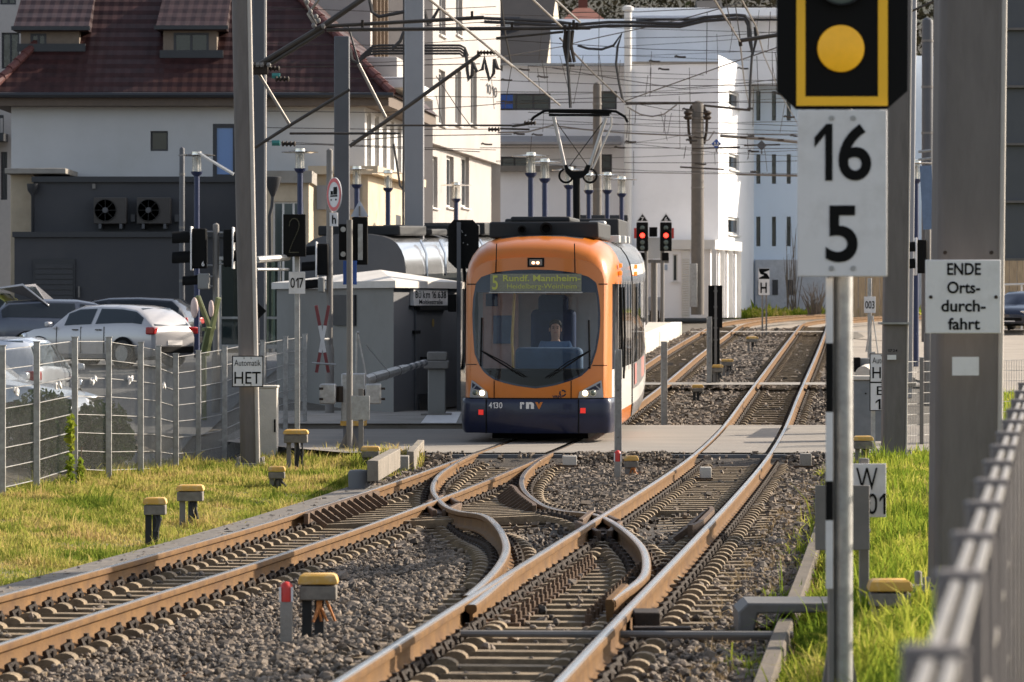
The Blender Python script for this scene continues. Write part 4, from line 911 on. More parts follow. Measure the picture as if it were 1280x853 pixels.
# thin crossing signal post with two signal backs
Z = 56.6; o = thing('crossing_signal', 'thin zinc post with two black signal backs, front of the barrier machine', 'signal', (span(437, 437, Z)[0], Z, zy(562, Z)))
mb = MB(); x = span(437, 437, Z)[0]; mb.lathe([(.048, zy(562, Z)-.2), (.045, zy(275, Z))], (x, Z, 0), 14); mb.build('post', 'galv_dk', o)
mb = MB(); [mb.add([(x, Z, zy(530, Z)), (x+s_*.17, Z, zy(562, Z)), (x, Z+.03, zy(562, Z))], [(0, 1, 2)]) for s_ in (-1, 1)]; mb.box((x, Z, zy(562, Z)), (.35, .35, .04)); mb.build('foot', 'galv_dk', o)
for (x0, x1, y0, y1, zz) in ((423.5, 434, 280, 325, .12), (440, 459.5, 271, 331, .2)):
    a, b = span(x0, x1, Z+zz); mb = MB(); mb.bx(a, b, Z+zz, Z+zz+.12, zy(y1, Z), zy(y0, Z)); hd = mb.build('signal_back', 'black', o, bevel=.015)
    if x0 < 430:
        mb = MB(); [mb.lathe([(.04, 0), (.04, -.01)], P(429, y, Z+zz-.003), 14, 'y') for y in (287, 318)]; mb.build('cover_disc', 'galv', hd)
    else:
        mb = MB(); a, b = span(447.5, 453.5, Z+zz); mb.bx(a, b, Z+zz-.03, Z+zz-.003, zy(325, Z), zy(280, Z)); mb.build('bracket_strip', 'galv', hd)
mb = MB(); [mb.bx(*span(x0, x0+5, Z+.1), Z+.08, Z+.1, zy(356, Z), zy(326, Z)) for x0 in (429, 441)]; mb.build('blue_strut', 'blue', o)
o = thing('warning_triangle', 'plain white triangle plate above the two black signal backs', 'sign', P(450, 271, 57.0)); q = lambda x, y, d: P(x, y, 57.0)+Vector((0, d, 0))
mb = MB(); mb.add([q(438, 271, 0), q(461, 271, 0), q(449.5, 250.5, 0), q(438, 271, .02), q(461, 271, .02), q(449.5, 250.5, .02)], [(0, 1, 2), (3, 5, 4), (0, 3, 4, 1), (1, 4, 5, 2), (2, 5, 3, 0)]); mb.build('plate', mat('pale_blue_grey_back', (.42, .44, .5), .5), o, smooth=False)
mb = MB(); mb.bx(*span(448.5, 450.5, 56.97), 56.95, 56.995, zy(270, 57), zy(258, 57)); mb.build('rib', 'galv_dk', o)
# barrier machine + arm + rest post
o = thing('barrier_machine', 'grey level crossing barrier machine with floodlights and a raised striped arm end', 'barrier', g3(span(442, 442, 59)[0], 59)); Z = 59
a, b = span(427, 457, Z); mb = MB(); mb.bx(a, b, Z-.2, Z+.25, zy(530, Z), zy(467, Z)); mb.build('housing', 'galv', o, bevel=.02)
mb = MB(); mb.bx(a-.01, b+.01, Z-.21, Z+.26, zy(532, Z), zy(526, Z)); mb.build('yellow_band', 'yellow', o)
mb = MB(); mb.bx(a+.03, b-.03, Z-.15, Z+.2, zy(560, Z)-.2, zy(532, Z)); mb.build('plinth', 'hutdark', o)
mb = MB(); pa, pb = P(456, 476, 59.4), P(531, 453.5, 69.5); n = 14; d = pb-pa
mb.cur = 0; mb.tube([pa, pa+d*.12, pa+d*.62], [.075, .085, .075], 10); mb.cur = 0
for k in range(8): mb.cur = k % 2; mb.tube([pa+d*(.62+k*.0475), pa+d*(.62+(k+1)*.0475)], .062, 8)
mb.build('barrier_arm', ['galv', 'hutdark'], o)
mb = MB()
for k in range(3): p = pa+d*(.1+k*.2); mb.lathe([(.088, -.02), (.088, .02)], p, 10, 'y')
mb.build('arm_ring', 'galv_dk', o)
mb = MB()
for x0, x1 in ((400, 420), (457, 476.5)):
    a, b = span(x0, x1, 58.6); mb.bx(a, b, 58.4, 58.75, zy(505, 58.6), zy(480, 58.6))
l_ = mb.build('floodlight', 'galv', o, bevel=.02)
mb = MB(); mb.tube([P(418, 490, 58.7), P(426, 488, 58.9)], .05, 8); mb.tube([P(424, 483, 58.7), P(424, 503, 58.7)], .06, 8); mb.tube([P(452, 490, 58.9), P(460, 492, 58.7)], .05, 8)
for x in (399, 476.5):
    for y in (486, 499): mb.lathe([(.02, 0), (.02, .06)], P(x, y, 58.4), 6, 'x')
mb.build('lamp_bracket', 'clamp', l_)
mb = MB(); mb.tube([P(446, 416, 60), P(445, 468, 60)], .018, 6); mb.tube([P(447, 416, 60), P(457, 468, 60)], .018, 6); mb.tube([P(446, 416, 60), P(449, 416, 60)], .03, 6); mb.tube([P(457, 431, 60), P(484, 463, 62.5)], .006, 4); mb.build('stay', 'galv', o)
o = thing('grey_plate_post', 'small blank grey plate on a short zinc post before the barrier machine', 'sign', g3(span(451, 451, 55.5)[0], 55.5)); Z = 55.5
a, b = span(439, 462, Z); mb = MB(); mb.bx(a, b, Z, Z+.015, zy(525, Z), zy(495, Z)); mb.build('plate', 'galv', o, bevel=.004)
a, b = span(448, 454, Z); mb = MB(); mb.bx(a, b, Z+.02, Z+.08, zy(574, Z), zy(486, Z)); mb.build('post', 'galv_dk', o)
Z = 70.2; o = thing('barrier_rest', 'grey concrete pedestal with metal cradle receiving the barrier arm', 'barrier rest', (span(546, 546, Z)[0], Z, -2.03))
a, b = span(535, 557, Z); mb = MB(); mb.bx(a, b, Z-.15, Z+.2, -2.03, zy(461, Z)); mb.build('pedestal', 'hutgrey', o, bevel=.02)
a, b = span(530, 561, Z); mb = MB(); mb.bx(a, b, Z-.25, Z+.25, zy(461, Z), zy(451, Z)); mb.bx(*span(534, 559, Z), Z-.18, Z+.2, zy(451, Z), zy(440, Z)); mb.build('cradle', 'galv_dk', o, bevel=.02)
mb = MB(); mb.bx(a-.05, b+.05, Z-.3, Z+.3, -2.03, -2.0); mb.build('base_plate', 'galv_dk', o)
# black octagon signal back left of the tram
Z = 74; o = thing('octagon_signal', 'black eight sided signal back on a thin pole, touching the tram roof corner', 'signal', g3(span(574, 574, Z)[0], Z)); q = lambda x, y: (span(x, x, Z)[0], zy(y, Z))
mb = MB(); mb.prism([q(567, 275), q(591, 275), q(598.5, 283), q(598.5, 326), q(589, 336), q(570, 336), q(560, 326), q(560, 283)], Z, Z+.08); fixnormals(mb.build('plate', 'black', o, smooth=False, bevel=.01))
mb = MB(); mb.bx(*span(571, 576, Z-.1), Z-.12, Z-.06, -2.2, zy(278, Z)); mb.build('post', 'mast_dk', o); mb = MB(); mb.bx(*span(560, 570.5, Z-.2), Z-.3, Z-.15, zy(390, Z), zy(368, Z)); mb.build('speaker_box', 'black', o, bevel=.015)
mb = MB(); [mb.lathe([(.012, 0), (.012, -.02)], P(570+random.random()*16, 286+random.random()*20, Z-.002), 6, 'y') for _ in range(9)]; mb.build('bolt', 'galv', o)
# olive folded barrier posts, diamond sign, white cabinet
Z = 71; o = thing('folded_stand', 'olive green crossed steel struts leaning together behind the left fence', 'steel stand', g3(span(259, 259, Z)[0], Z)); mb = MB(); og = mat('olive_green_paint', (.13, .15, .06), .6)
for a, b in (((247, 370), (263, 412)), ((273, 372), (258, 445)), ((261, 409), (253, 445)), ((254, 412), (268, 410))): mb.beam(P(*a, Z), P(*b, Z+.2), .10, .06)
mb.beam(P(255, 445, Z+.1), g3(span(255, 255, Z)[0], Z+.1), .08); mb.build('strut', og, o, bevel=.01)
mb = MB(); mb.sphere(P(243, 385, Z-.1), .12, sc=(.6, .4, 1.6)); mb.sphere(P(264, 386, Z-.1), .1, sc=(.5, .4, 1.6)); mb.build('pale_grip', mat('pale_pink_plastic', (.6, .45, .40), .6), o)
Z = 66; o = thing('diamond_sign', 'small black diamond plate peeking out behind the HET mast', 'sign', P(324, 389, Z)); q = lambda x, y: (span(x, x, Z)[0], zy(y, Z)); mb = MB(); mb.prism([q(322, 378.5), q(333, 389), q(322, 400), q(311, 389)], Z, Z+.02); fixnormals(mb.build('plate', 'black', o, smooth=False))
mb = MB(); mb.bx(*span(320, 324, Z+.1), Z+.06, Z+.1, float(gz(-4.4, 66)), zy(380, Z)); mb.build('post', 'galv_dk', o)
Z = 57.5; o = thing('switch_cabinet', 'pale concrete cabinet standing close behind the HET mast', 'cabinet', g3(span(336, 336, Z)[0], Z)); mb = MB(); mb.bx(*span(325, 347, Z), Z-.15, Z+.25, float(gz(-3.6, Z))-.1, zy(485, Z)); mb.build('body', 'concrete_lt', o, bevel=.015)
mb = MB(); mb.bx(*span(324, 348, Z), Z-.17, Z+.27, zy(485, Z), zy(482, Z)); mb.build('lid', 'concrete_lt', o, bevel=.01); mb = MB(); mb.bx(*span(342.5, 344.5, Z-.15), Z-.165, Z-.15, zy(540, Z), zy(524, Z)); mb.build('lock', 'black', o)
# concrete blocks at the end of the path
o = thing('concrete_block', 'long pale concrete block lying at the gravel edge below the crossing signals', 'concrete block', g3(span(478, 478, 49)[0], 49)); mb = MB(); mb.beam(P(466, 587, 47.6)+Vector((0, 0, -.02)), P(494, 573, 52.2), .14, .26); mb.build('block', mat('stained_block', (.21, .18, .145), .95, var=.3, scale=5, bump=.4, dirt=(.11, .095, .075), dscale=2.5), o, bevel=.01)
o = thing('concrete_block', 'low grey concrete trough end behind the long pale block', 'concrete block', g3(span(494, 494, 53)[0], 53)); mb = MB(); mb.bx(*span(476, 511, 53), 52.9, 53.2, -2.35, zy(570, 53)); mb.build('block', 'concrete', o, bevel=.01); mb = MB(); mb.beam(P(513, 577, 53.3), P(526, 562, 56.3), .10, .28); mb.build('edging', MATS['stained_block'], o, bevel=.008)
o = thing('round_stub', 'dark round concrete stub beside the long pale block', 'concrete stub', g3(span(449, 449, 48)[0], 48)); mb = MB(); mb.lathe([(.13, -2.5), (.14, zy(591, 48)), (.12, zy(588, 48)), (.02, zy(587, 48))], (span(449, 449, 48)[0], 48, 0), 16); mb.build('stub', 'hutdark', o); 
# small flat boxes on the sleepers
for (x0, x1, y0, y1, Z, lab) in ((703, 721, 570, 579, 53.2, 'small cream box on the left track at the near road edge'), (875, 889, 584, 595, 49.5, 'tiny pale bottle lying between the rails of the right track'), (1000, 1014, 567, 580, 53, 'square concrete stub right of the right rail at the road edge')):
    o = thing('trackside_box', lab, 'box', P((x0+x1)/2, y1, Z)); mb = MB(); mb.bx(*span(x0, x1, Z), Z-.08, Z+.1, zy(y1, Z)-.03, zy(y0, Z)); mb.build('body', 'concrete_lt' if x0 < 900 else 'concrete', o, bevel=.01); mb = MB(); mb.bx(*span(x0-8, x1+2, Z), Z-.06, Z+.06, zy(y1, Z)-.05, zy(y1, Z)-.02); mb.build('foot', 'iron', o)
mb = MB()
for (px, py, Z) in ((236, 811, 22.7), (241, 812, 22.6), (230, 814, 22.5)):
    c = g3(span(px, px, Z)[0], Z, .07); mb.add([c+Vector((-.05, 0, 0)), c+Vector((0, -.03, .03)), c+Vector((.05, .0, .01)), c+Vector((.01, .04, .02))], [(0, 1, 2, 3)])
tag(mb.build('fallen_leaf', 'leaf', None, g3(span(236, 236, 22.6)[0], 22.6), smooth=False), 'orange fallen leaf on the gravel at the lower left', 'leaf')

# ================================================================== FENCES
def mesh_fence(name, label, posts, tops, bots, nh, m_post='galv_dk', m_wire='galv', pw=.06, wire=.004, cap=False, sp=.05, hw=.006, side=-1, off=.62, up=.05):
    o = thing(name, label, 'fence', (posts[0][0], posts[0][1], bots[0]))
    for (x, y), t, b in zip(posts, tops, bots):
        mb = MB(); mb.bx(x-pw/2, x+pw/2, y-pw*.4, y+pw*.4, b-.3, t+up); p = mb.build('post', m_post, o, bevel=.004)
        if cap: mb = MB(); mb.loft([[(x+sx*pw*q, y+sy*pw*.6*q, zz) for sx, sy in ((-1,-1),(1,-1),(1,1),(-1,1))] for q, zz in ((.53, t+up), (.55, t+up+.005), (.45, t+up+.010))]); mb.build('cap', m_post, p, bevel=.004)
        else: mb = MB(); mb.bx(x-pw/2-.008, x+pw/2+.008, y-pw*.4-.01, y+pw*.4+.01, t+up, t+up+.012); mb.build('cap', 'galv', p)
    for i in range(len(posts)-1):
        a = Vector((*posts[i], 0)); b = Vector((*posts[i+1], 0)); L = (b-a).length; d = (b-a)/L; ru = Vector((d.y, -d.x, 0)); r = ru*(side*pw*off); rs_ = .012 if hw > .011 else .005
        mb = MB(); ta, tb = min(tops[i], tops[i+1]), min(tops[i], tops[i+1]); ba = max(bots[i], bots[i+1])+.04; T0, T1 = tops[i], tops[i+1]; B0, B1 = bots[i]+.04, bots[i+1]+.04
        n = int(L/sp); mb.cur = 0
        for k in range(1, n+1):
            t = (k-.5)/n; p = a+d*(L*t)+r; mb.beam(p+Vector((0, 0, B0*(1-t)+B1*t)), p+Vector((0, 0, T0*(1-t)+T1*t)), wire, wire)
        for k in range(nh):
            q = k/(nh-1); p = a+r; e = b+r; z0 = B0*(1-q)+T0*q; z1 = B1*(1-q)+T1*q
            for s_ in (-1, 1): mb.beam(p+d*.01+ru*(s_*rs_)+Vector((0, 0, z0)), e-d*.01+ru*(s_*rs_)+Vector((0, 0, z1)), hw, hw)
        mb.build('mesh_panel', m_wire, o, smooth=False)
    return o
FP = [(-42,438,628),(3,435,615),(46,430,605),(93.5,424,590),(136,424,592),(176,430,590),(198,434.5,589),(220,444,591),(248,440,589),(281,434.5,582),(305,430,568),(328.5,427,555),(357,422,541),(381,419,536)]
ps = []; ts = []; bs = []
for i, (px, yt, yb) in enumerate(FP):
    Z = 44.1+1.7*i; ps.append(((px-640)*Z/F, Z)); ts.append(zy(yt+3, Z)); bs.append(zy(yb, Z))
fl = mesh_fence('mesh_fence', 'galvanised double wire mesh fence between the left grass and the parked cars', ps, ts, bs, 8, wire=.0027, hw=.009, pw=.075, m_post='galv')
# clear wind screens clipped to some panels, with paper tags
mb = MB()
for i in range(0, 10):
    z0, z1 = ts[i]-.02, bs[i]+.06
    mb.add([(ps[i][0]-.06, ps[i][1], z1), (ps[i+1][0]-.06, ps[i+1][1], bs[i+1]+.06), (ps[i+1][0]-.06, ps[i+1][1], ts[i+1]-.02), (ps[i][0]-.06, ps[i][1], z0)], [(0, 1, 2, 3)])
mb.build('screen_sheet', glass('grey_screen_film', (.80, .80, .78), .87, .35, (.10, .095, .085)), fl, smooth=False)
mb = MB()
for i, t in ((1, .38), (2, .5), (3, .5), (4, .6), (6, .3)):
    x = ps[i][0]*(1-t)+ps[i+1][0]*t+.02; y = ps[i][1]*(1-t)+ps[i+1][1]*t; z = ts[i]-.52
    for k in range(3): mb.box((x+random.uniform(-.03, .03), y+random.uniform(-.06, .06), z+random.uniform(-.03, .03)), (.02, .20, .055), rx=random.uniform(-.3, .3))
mb.build('tag', 'white', fl, smooth=False)
# near right fence, out of focus
ps = []; Zs = [2.7, 3.97, 5.08, 5.94, 6.86, 7.74, 8.65, 9.6, 10.6, 11.7, 12.9, 14.2, 15.6, 17.2]
ps = [(.436+.141*(z-3.97), z) for z in Zs]; tp = [-.37+.0*z for z in Zs]; bt = [-1.68-.0*z for z in Zs]
mesh_fence('mesh_fence', 'blurred grey mesh fence with flat topped posts in the right foreground', ps, tp, bt, 7, m_post=mat('fence_post_paint', (.17, .148, .135), .6), m_wire=mat('pale_fence_rod', (.30, .275, .245), .5, .2), pw=.064, cap=True, wire=.006, sp=.10, hw=.0115, side=1, off=.12, up=.008)
# fence behind the grass mast
zz = [58, 60.5, 63]; ps = [(span(1130, 1130, 58)[0], 58), (span(1152, 1152, 58.5)[0], 58.5), (span(1175, 1175, 59)[0], 59), (span(1290, 1290, 60)[0], 60)]
mesh_fence('mesh_fence', 'low wire mesh fence showing between the two right hand masts', ps, [zy(452, 58.5)]*4, [-2.2]*4, 9, wire=.005, hw=.008, pw=.06)
# dark slatted board at the right border (it throws the broad shadow over both tracks)
Z = 36.3; o = thing('slatted_board', 'dark grey slatted metal board at the upper right border', 'metal board', P(1270, 326, Z)); mb = MB(); mb.bx(*span(1250, 1733, Z), Z+.02, Z+.10, zy(325, Z), zy(-350, Z)); mb.build('panel', 'mast_dk', o)
mb = MB()
for y in range(325, -350, -72): mb.bx(*span(1250, 1733, Z), Z-.03, Z+.03, zy(y+1, Z), zy(y-2, Z))
mb.build('slat', 'mast', o)
mb = MB()
for x in (1400, 1600): mb.bx(*span(x, x+16, Z), Z+.1, Z+.22, float(gz(5.5, Z))-.2, zy(0, Z))
mb.build('post', 'mast_dk', o)
# cabinet and barrier at the right of the crossing
Z = 60; o = thing('switch_cabinet', 'grey steel cabinet with pale lid between the signal post and the grass mast', 'cabinet', g3(span(1084, 1084, Z)[0], Z)); mb = MB(); mb.bx(*span(1066, 1101, Z), Z-.2, Z+.3, -2.2, zy(475, Z)); mb.build('body', mat('blue_grey_cabinet', (.16, .17, .18), .5, .3), o, bevel=.015); mb = MB(); mb.bx(*span(1064, 1103, Z), Z-.25, Z+.33, zy(475, Z), zy(470, Z)); mb.build('lid', 'concrete_lt', o, bevel=.01)
mb = MB(); mb.lathe([(.012, 0), (.012, -.03)], P(1082, 492, Z-.2), 8, 'y'); mb.build('lock', 'black', o)
Z = 63; o = thing('barrier_machine', 'pale barrier arm end and counterweight beside the half hidden Automatik board', 'barrier', g3(span(1085, 1085, Z)[0], Z)); mb = MB(); mb.tube([P(1079, 468, 62), P(1100, 455, 66)], .13, 14); mb.build('barrier_arm', 'concrete_lt', o)
mb = MB(); mb.bx(*span(1067, 1075, Z), Z-.1, Z+.1, zy(465, Z), zy(447, Z)); mb.build('counterweight', 'black', o, bevel=.01); mb = MB(); mb.bx(*span(1075, 1100, Z), Z, Z+.3, -2.2, zy(448, Z)); mb.build('housing', 'hutgrey', o, bevel=.02)
mb = MB(); mb.tube([P(1090, 395, Z), P(1083, 440, Z)], .02, 6); mb.tube([P(1091, 395, Z), P(1098, 445, Z)], .012, 6); mb.build('stay', 'galv', o)
crossing_light(1160, 262, 500, 76, [(1144, 1158, 300, 342, 2, -1, True, 'black')], 'black hooded signal head between the two right hand masts')
o = thing('blue_sign', 'blue road sign seen almost edge on between the right hand masts', 'road sign', P(1160, 268, 75.4)); mb = MB(); mb.beam(P(1153, 228, 75)+Vector((0, .2, -.3)), P(1165, 228, 75.4)+Vector((0, -.25, -.3)), .02, 1.25); mb.build('plate', mat('blue_grey_sign_back', (.12, .17, .26), .5), o); mb = MB(); mb.tube([P(1148, 190, 75.5), P(1164, 188, 75.5)], .03, 6); mb.tube([P(1148, 200, 75.5), P(1164, 198, 75.5)], .03, 6); mb.build('bracket', 'galv', o)

# ================================================================== BUSHES
def leafblob(name, label, cen, n, rad, sz, m, parent=None, cat='bush', group=None, stem=True, base=None):
    """separate leaves spread through a few overlapping lumps"""
    o = thing(name, label, cat, base or cen, group)
    P_ = []
    for (c, r, k) in cen if isinstance(cen, list) else [(cen, rad, n)]:
        u = rng.normal(0, 1, (k, 3)); u /= np.linalg.norm(u, axis=1)[:, None]; q = rng.uniform(.25, 1, k)**.45
        P_.append(np.array(c)+u*q[:, None]*np.array(r))
    C = np.concatenate(P_); k = len(C); a = rng.normal(0, 1, (k, 3)); a /= np.linalg.norm(a, axis=1)[:, None]; b = np.cross(a, rng.normal(0, 1, (k, 3))); b /= np.linalg.norm(b, axis=1)[:, None]+1e-6
    s = sz*np.exp(rng.normal(0, .35, k))[:, None]; v = np.stack([C-a*s, C+b*s*.5, C+a*s, C-b*s*.5], 1).reshape(-1, 3)-np.array(o.location)
    f = np.array([(0, 1, 2), (0, 2, 3)])[None]+(np.arange(k)*4)[:, None, None]
    npmesh('foliage', v, f.reshape(-1, 3), m, o)
    return o
for i, (x, y, h, lab) in enumerate(((-7.4, 50, 1.15, 'dark leafy bush behind the fence, leftmost one'), (-6.55, 52.2, 1.0, 'dark leafy bush behind the fence below the van bonnet'), (-6.2, 54.5, .85, 'dark bush behind the fence in front of the van headlight'), (-6.0, 57.2, .6, 'low dark bush behind the fence, farthest right'))):
    b = float(gz(x, y)); o = leafblob('bush', lab, [((x+random.uniform(-.4, .4), y+random.uniform(-.8, .8), b+h*random.uniform(.3, .7)), (.45, .7, h*.45), 1500) for _ in range(4)], 0, 0, .035, 'hedge', base=(x, y, b), group='bushes behind the left fence')
    mb = MB(); [mb.tube([(x, y, b-.05), (x+random.uniform(-.3, .3), y+random.uniform(-.5, .5), b+h*.8)], [.02, .006], 5) for _ in range(6)]; mb.build('stem', 'bark', o)
for i, (px, Z) in enumerate(((88, 48.7), (100, 49.2))):
    x = span(px, px, Z)[0]; b = float(gz(x, Z)); o = leafblob('weed_plant', ('bright green weed climbing the second fence post' if i == 0 else 'small green weed at the foot of the second fence post'), [((x, Z, b+h), (.06, .06, .14), 60) for h in ((.1, .3, .6, .8) if i == 0 else (.1, .2))], 0, 0, .035, 'grassR', base=(x, Z, b), cat='weed')
    mb = MB(); mb.tube([(x, Z, b), (x+.02, Z, b+.5)], .008, 5); mb.build('stem', 'bark', o)
# ================================================================== BUILDINGS
def facade(mb, o, d, L, H, holes, rev=.18):
    o = Vector(o); d = Vector((d[0], d[1], 0)).normalized(); n = Vector((d.y, -d.x, 0)); up = Vector((0, 0, 1))
    us = sorted({0., L, *[h[0] for h in holes], *[h[1] for h in holes]}); vs = sorted({0., H, *[h[2] for h in holes], *[h[3] for h in holes]})
    p = lambda u, v, w=0: o+d*u+up*v-n*w
    for i in range(len(us)-1):
        for j in range(len(vs)-1):
            cu, cv = (us[i]+us[i+1])/2, (vs[j]+vs[j+1])/2
            if any(h[0] < cu < h[1] and h[2] < cv < h[3] for h in holes): continue
            mb.add([p(us[i], vs[j]), p(us[i+1], vs[j]), p(us[i+1], vs[j+1]), p(us[i], vs[j+1])], [(0, 1, 2, 3)])
    for a, b, c, e in holes:
        q = [(a, c), (b, c), (b, e), (a, e)]
        for k in range(4):
            s, t = q[k], q[(k+1) % 4]; mb.add([p(*s), p(*t), p(*t, rev), p(*s, rev)], [(0, 3, 2, 1)])
    return p, n
def window(bld, p, h, m_frame='frame', m_pane='glassdk', fw=.06, rev=.14, nx=1, nz=1, name='window', sill=None, curtain=None):
    a, b, c, e = h; mb = MB()
    def bar(u0, u1, v0, v1):
        q = [p(u0, v0, rev-.05), p(u1, v0, rev-.05), p(u1, v1, rev-.05), p(u0, v1, rev-.05), p(u0, v0, rev+.02), p(u1, v0, rev+.02), p(u1, v1, rev+.02), p(u0, v1, rev+.02)]
        mb.add(q, [(0, 1, 2, 3), (0, 4, 5, 1), (1, 5, 6, 2), (2, 6, 7, 3), (3, 7, 4, 0)])
    bar(a, b, c, c+fw); bar(a, b, e-fw, e); bar(a, a+fw, c+fw, e-fw); bar(b-fw, b, c+fw, e-fw)
    for k in range(1, nx): u = a+(b-a)*k/nx; bar(u-fw/2, u+fw/2, c+fw, e-fw)
    for k in range(1, nz): v = c+(e-c)*k/nz; bar(a+fw, b-fw, v-fw/2, v+fw/2)
    w = mb.build(name, m_frame, bld, smooth=False)
    mb = MB(); mb.add([p(a+fw, c+fw, rev), p(b-fw, c+fw, rev), p(b-fw, e-fw, rev), p(a+fw, e-fw, rev)], [(0, 1, 2, 3)]); mb.build('pane', m_pane, w, smooth=False)
    if curtain:
        mb = MB(); mb.add([p(a+fw, c+fw, rev+.12), p(b-fw, c+fw, rev+.12), p(b-fw, e-fw, rev+.12), p(a+fw, e-fw, rev+.12)], [(0, 1, 2, 3)]); mb.build('curtain', curtain, w, smooth=False)
    if sill:
        mb = MB(); q = [p(a-.06, c-.06, -.1), p(b+.06, c-.06, -.1), p(b+.06, c, -.1), p(a-.06, c, -.1), p(a-.06, c-.06, .02), p(b+.06, c-.06, .02), p(b+.06, c, .02), p(a-.06, c, .02)]
        mb.add(q, [(0, 1, 2, 3), (3, 2, 6, 7), (0, 3, 7, 4), (1, 5, 6, 2), (0, 4, 5, 1)]); mb.build('sill', sill, w, smooth=False)
    return w
def HX(px, Z): return (px-640)*Z/F

# --- white house with the big tiled roof
Z = 118.; zb = -1.6; x0, x1 = HX(14, Z), HX(456, Z); zt_ = zy(122, Z)
hs = thing('house', 'white plastered house with the big maroon tiled hip roof at upper left', 'house', ((x0+x1)/2, Z, zb))
h1 = (HX(188, Z)-x0, HX(210, Z)-x0, zy(189, Z)-zb, zy(164, Z)-zb); h2 = (HX(266, Z)-x0, HX(296, Z)-x0, zy(223, Z)-zb, zy(155, Z)-zb)
mb = MB(); p, n = facade(mb, (x0, Z, zb), (1, 0), x1-x0, zt_-zb, [h1, h2])
sd = Vector((.092, 1, 0)).normalized(); SL = 13.; wl = .75; gap = .95; sv0, sv1 = zy(210, Z)-zb, zy(133, Z)-zb-.15
sh = [(.5+k*1.95, .5+k*1.95+1.05, sv0, sv1) for k in range(6)]
ps_, ns = facade(mb, (x1, Z, zb), sd, SL, zt_-zb+.3, sh)
bk = Vector((x1, Z, zb))+sd*SL
mb.add([(x0, Z, zb), (x0, Z+13, zb), (x0, Z+13, zt_), (x0, Z, zt_)], [(0, 3, 2, 1)]); mb.add([(x0, Z+13, zb), bk, bk+Vector((0, 0, zt_-zb)), (x0, Z+13, zt_)], [(0, 1, 2, 3)])
mb.build('wall', 'wallhouse', hs, smooth=False)
window(hs, p, h1, 'framedk', 'glassdk', .05); w_ = window(hs, p, h2, 'framedk', 'sky_pane', .12, rev=.06)
for h in sh: window(hs, ps_, h, 'frame', 'glassdk', .07, curtain='curtain')
# eaves + hip roof
ez = zy(119, Z); ov = .55; ex0, ex1, ey0, ey1 = x0-ov, x1+.75, Z-ov, Z+13.6; sk = .09*13
mb = MB(); mb.add([(ex0, ey0, ez-.36), (ex1, ey0, ez-.36), (ex1+sk, ey1, ez-.36), (ex0, ey1, ez-.36), (ex0, ey0, ez-.02), (ex1, ey0, ez-.02), (ex1+sk, ey1, ez-.02), (ex0, ey1, ez-.02)], [(0,3,2,1),(0,1,5,4),(1,2,6,5),(2,3,7,6),(3,0,4,7),(4,5,6,7)]); mb.build('eaves_board', mat('brown_eaves', (.12, .09, .07), .8), hs, smooth=False)
ap0 = Vector((HX(215, 124.5), 124.5, zy(-115, 124.5))); ap1 = Vector((HX(268, 124.5), 124.5, zy(-115, 124.5)))
mb = MB(); q = [Vector((ex0-.1, ey0-.1, ez)), Vector((ex1+.1, ey0-.1, ez)), Vector((ex1+sk+.1, ey1, ez)), Vector((ex0-.1, ey1, ez))]
mb.add(q+[ap0, ap1], [(0, 1, 5, 4), (1, 2, 5), (2, 3, 4, 5), (3, 0, 4), (0, 3, 2, 1)]); rf = mb.build('roof', 'tile', hs, smooth=False)
for a, b in ((q[0], ap0), (q[1], ap1)):
    mb = MB(); d = b-a; nn = 26
    for k in range(nn): mb.tube([a+d*(k/nn)+Vector((0, -.02, .05)), a+d*((k+1.1)/nn)+Vector((0, -.02, .02))], [.15, .13], 8)
    mb.build('ridge_tiles', mat('ridge_tile_red', (.10, .030, .025), .7), rf)
mb = MB(); mb.tube([(ex0-.15, ey0-.2, ez-.04), (ex1+.15, ey0-.2, ez-.04)], .085, 8); mb.build('gutter', 'anthrim', rf)
# dormers
def dormer(px0, px1, ytop, yeave, ywall, Zf, wins, label=None):
    a, b = HX(px0, Zf), HX(px1, Zf); e = zy(yeave, Zf); w0, w1 = HX(px0+8, Zf), HX(px1-13, Zf); base = zy(ywall, Zf)
    mb = MB(); pp, _ = facade(mb, (w0, Zf, base), (1, 0), w1-w0, e-base, wins(w0, base, Zf), .1); mb.add([(w1, Zf, base), (w1, Zf+4, base), (w1, Zf+4, e), (w1, Zf, e)], [(0, 1, 2, 3)]); mb.add([(w0, Zf, base), (w0, Zf+4, base), (w0, Zf+4, e), (w0, Zf, e)], [(0, 3, 2, 1)])
    d = mb.build('dormer', mat('dormer_board', (.17, .13, .10), .8), hs, smooth=False)
    mb = MB(); t = zy(ytop, Zf+4.2); mb.add([(a, Zf-.25, e), (b, Zf-.25, e), (b-.05, Zf+4.4, t), (a+.05, Zf+4.4, t), (a, Zf-.25, e-.14), (b, Zf-.25, e-.14), (b-.05, Zf+2.4, e-.1), (a+.05, Zf+2.4, e-.1)], [(0, 1, 2, 3), (0, 4, 5, 1), (1, 5, 6, 2), (0, 3, 7, 4), (4, 7, 6, 5)]); mb.build('dormer_roof', 'tile2', d, smooth=False)
    mb = MB(); mb.bx(a-.05, b+.05, Zf-.38, Zf-.24, e-.12, e-.0); mb.bx(w0-.1, w1+.2, Zf-.12, Zf-.003, base-.12, base+.12); mb.build('flashing', 'anthrim', d)
    for h in wins(w0, base, Zf): window(d.parent, pp, h, 'framedk', 'glassdk', .07, rev=.06, nx=2)
dormer(196, 284, -45, 33, 68, 118.75, lambda w0, b, Zf: [(HX(217, Zf)-w0, HX(261, Zf)-w0, zy(66, Zf)-b, zy(41, Zf)-b)])
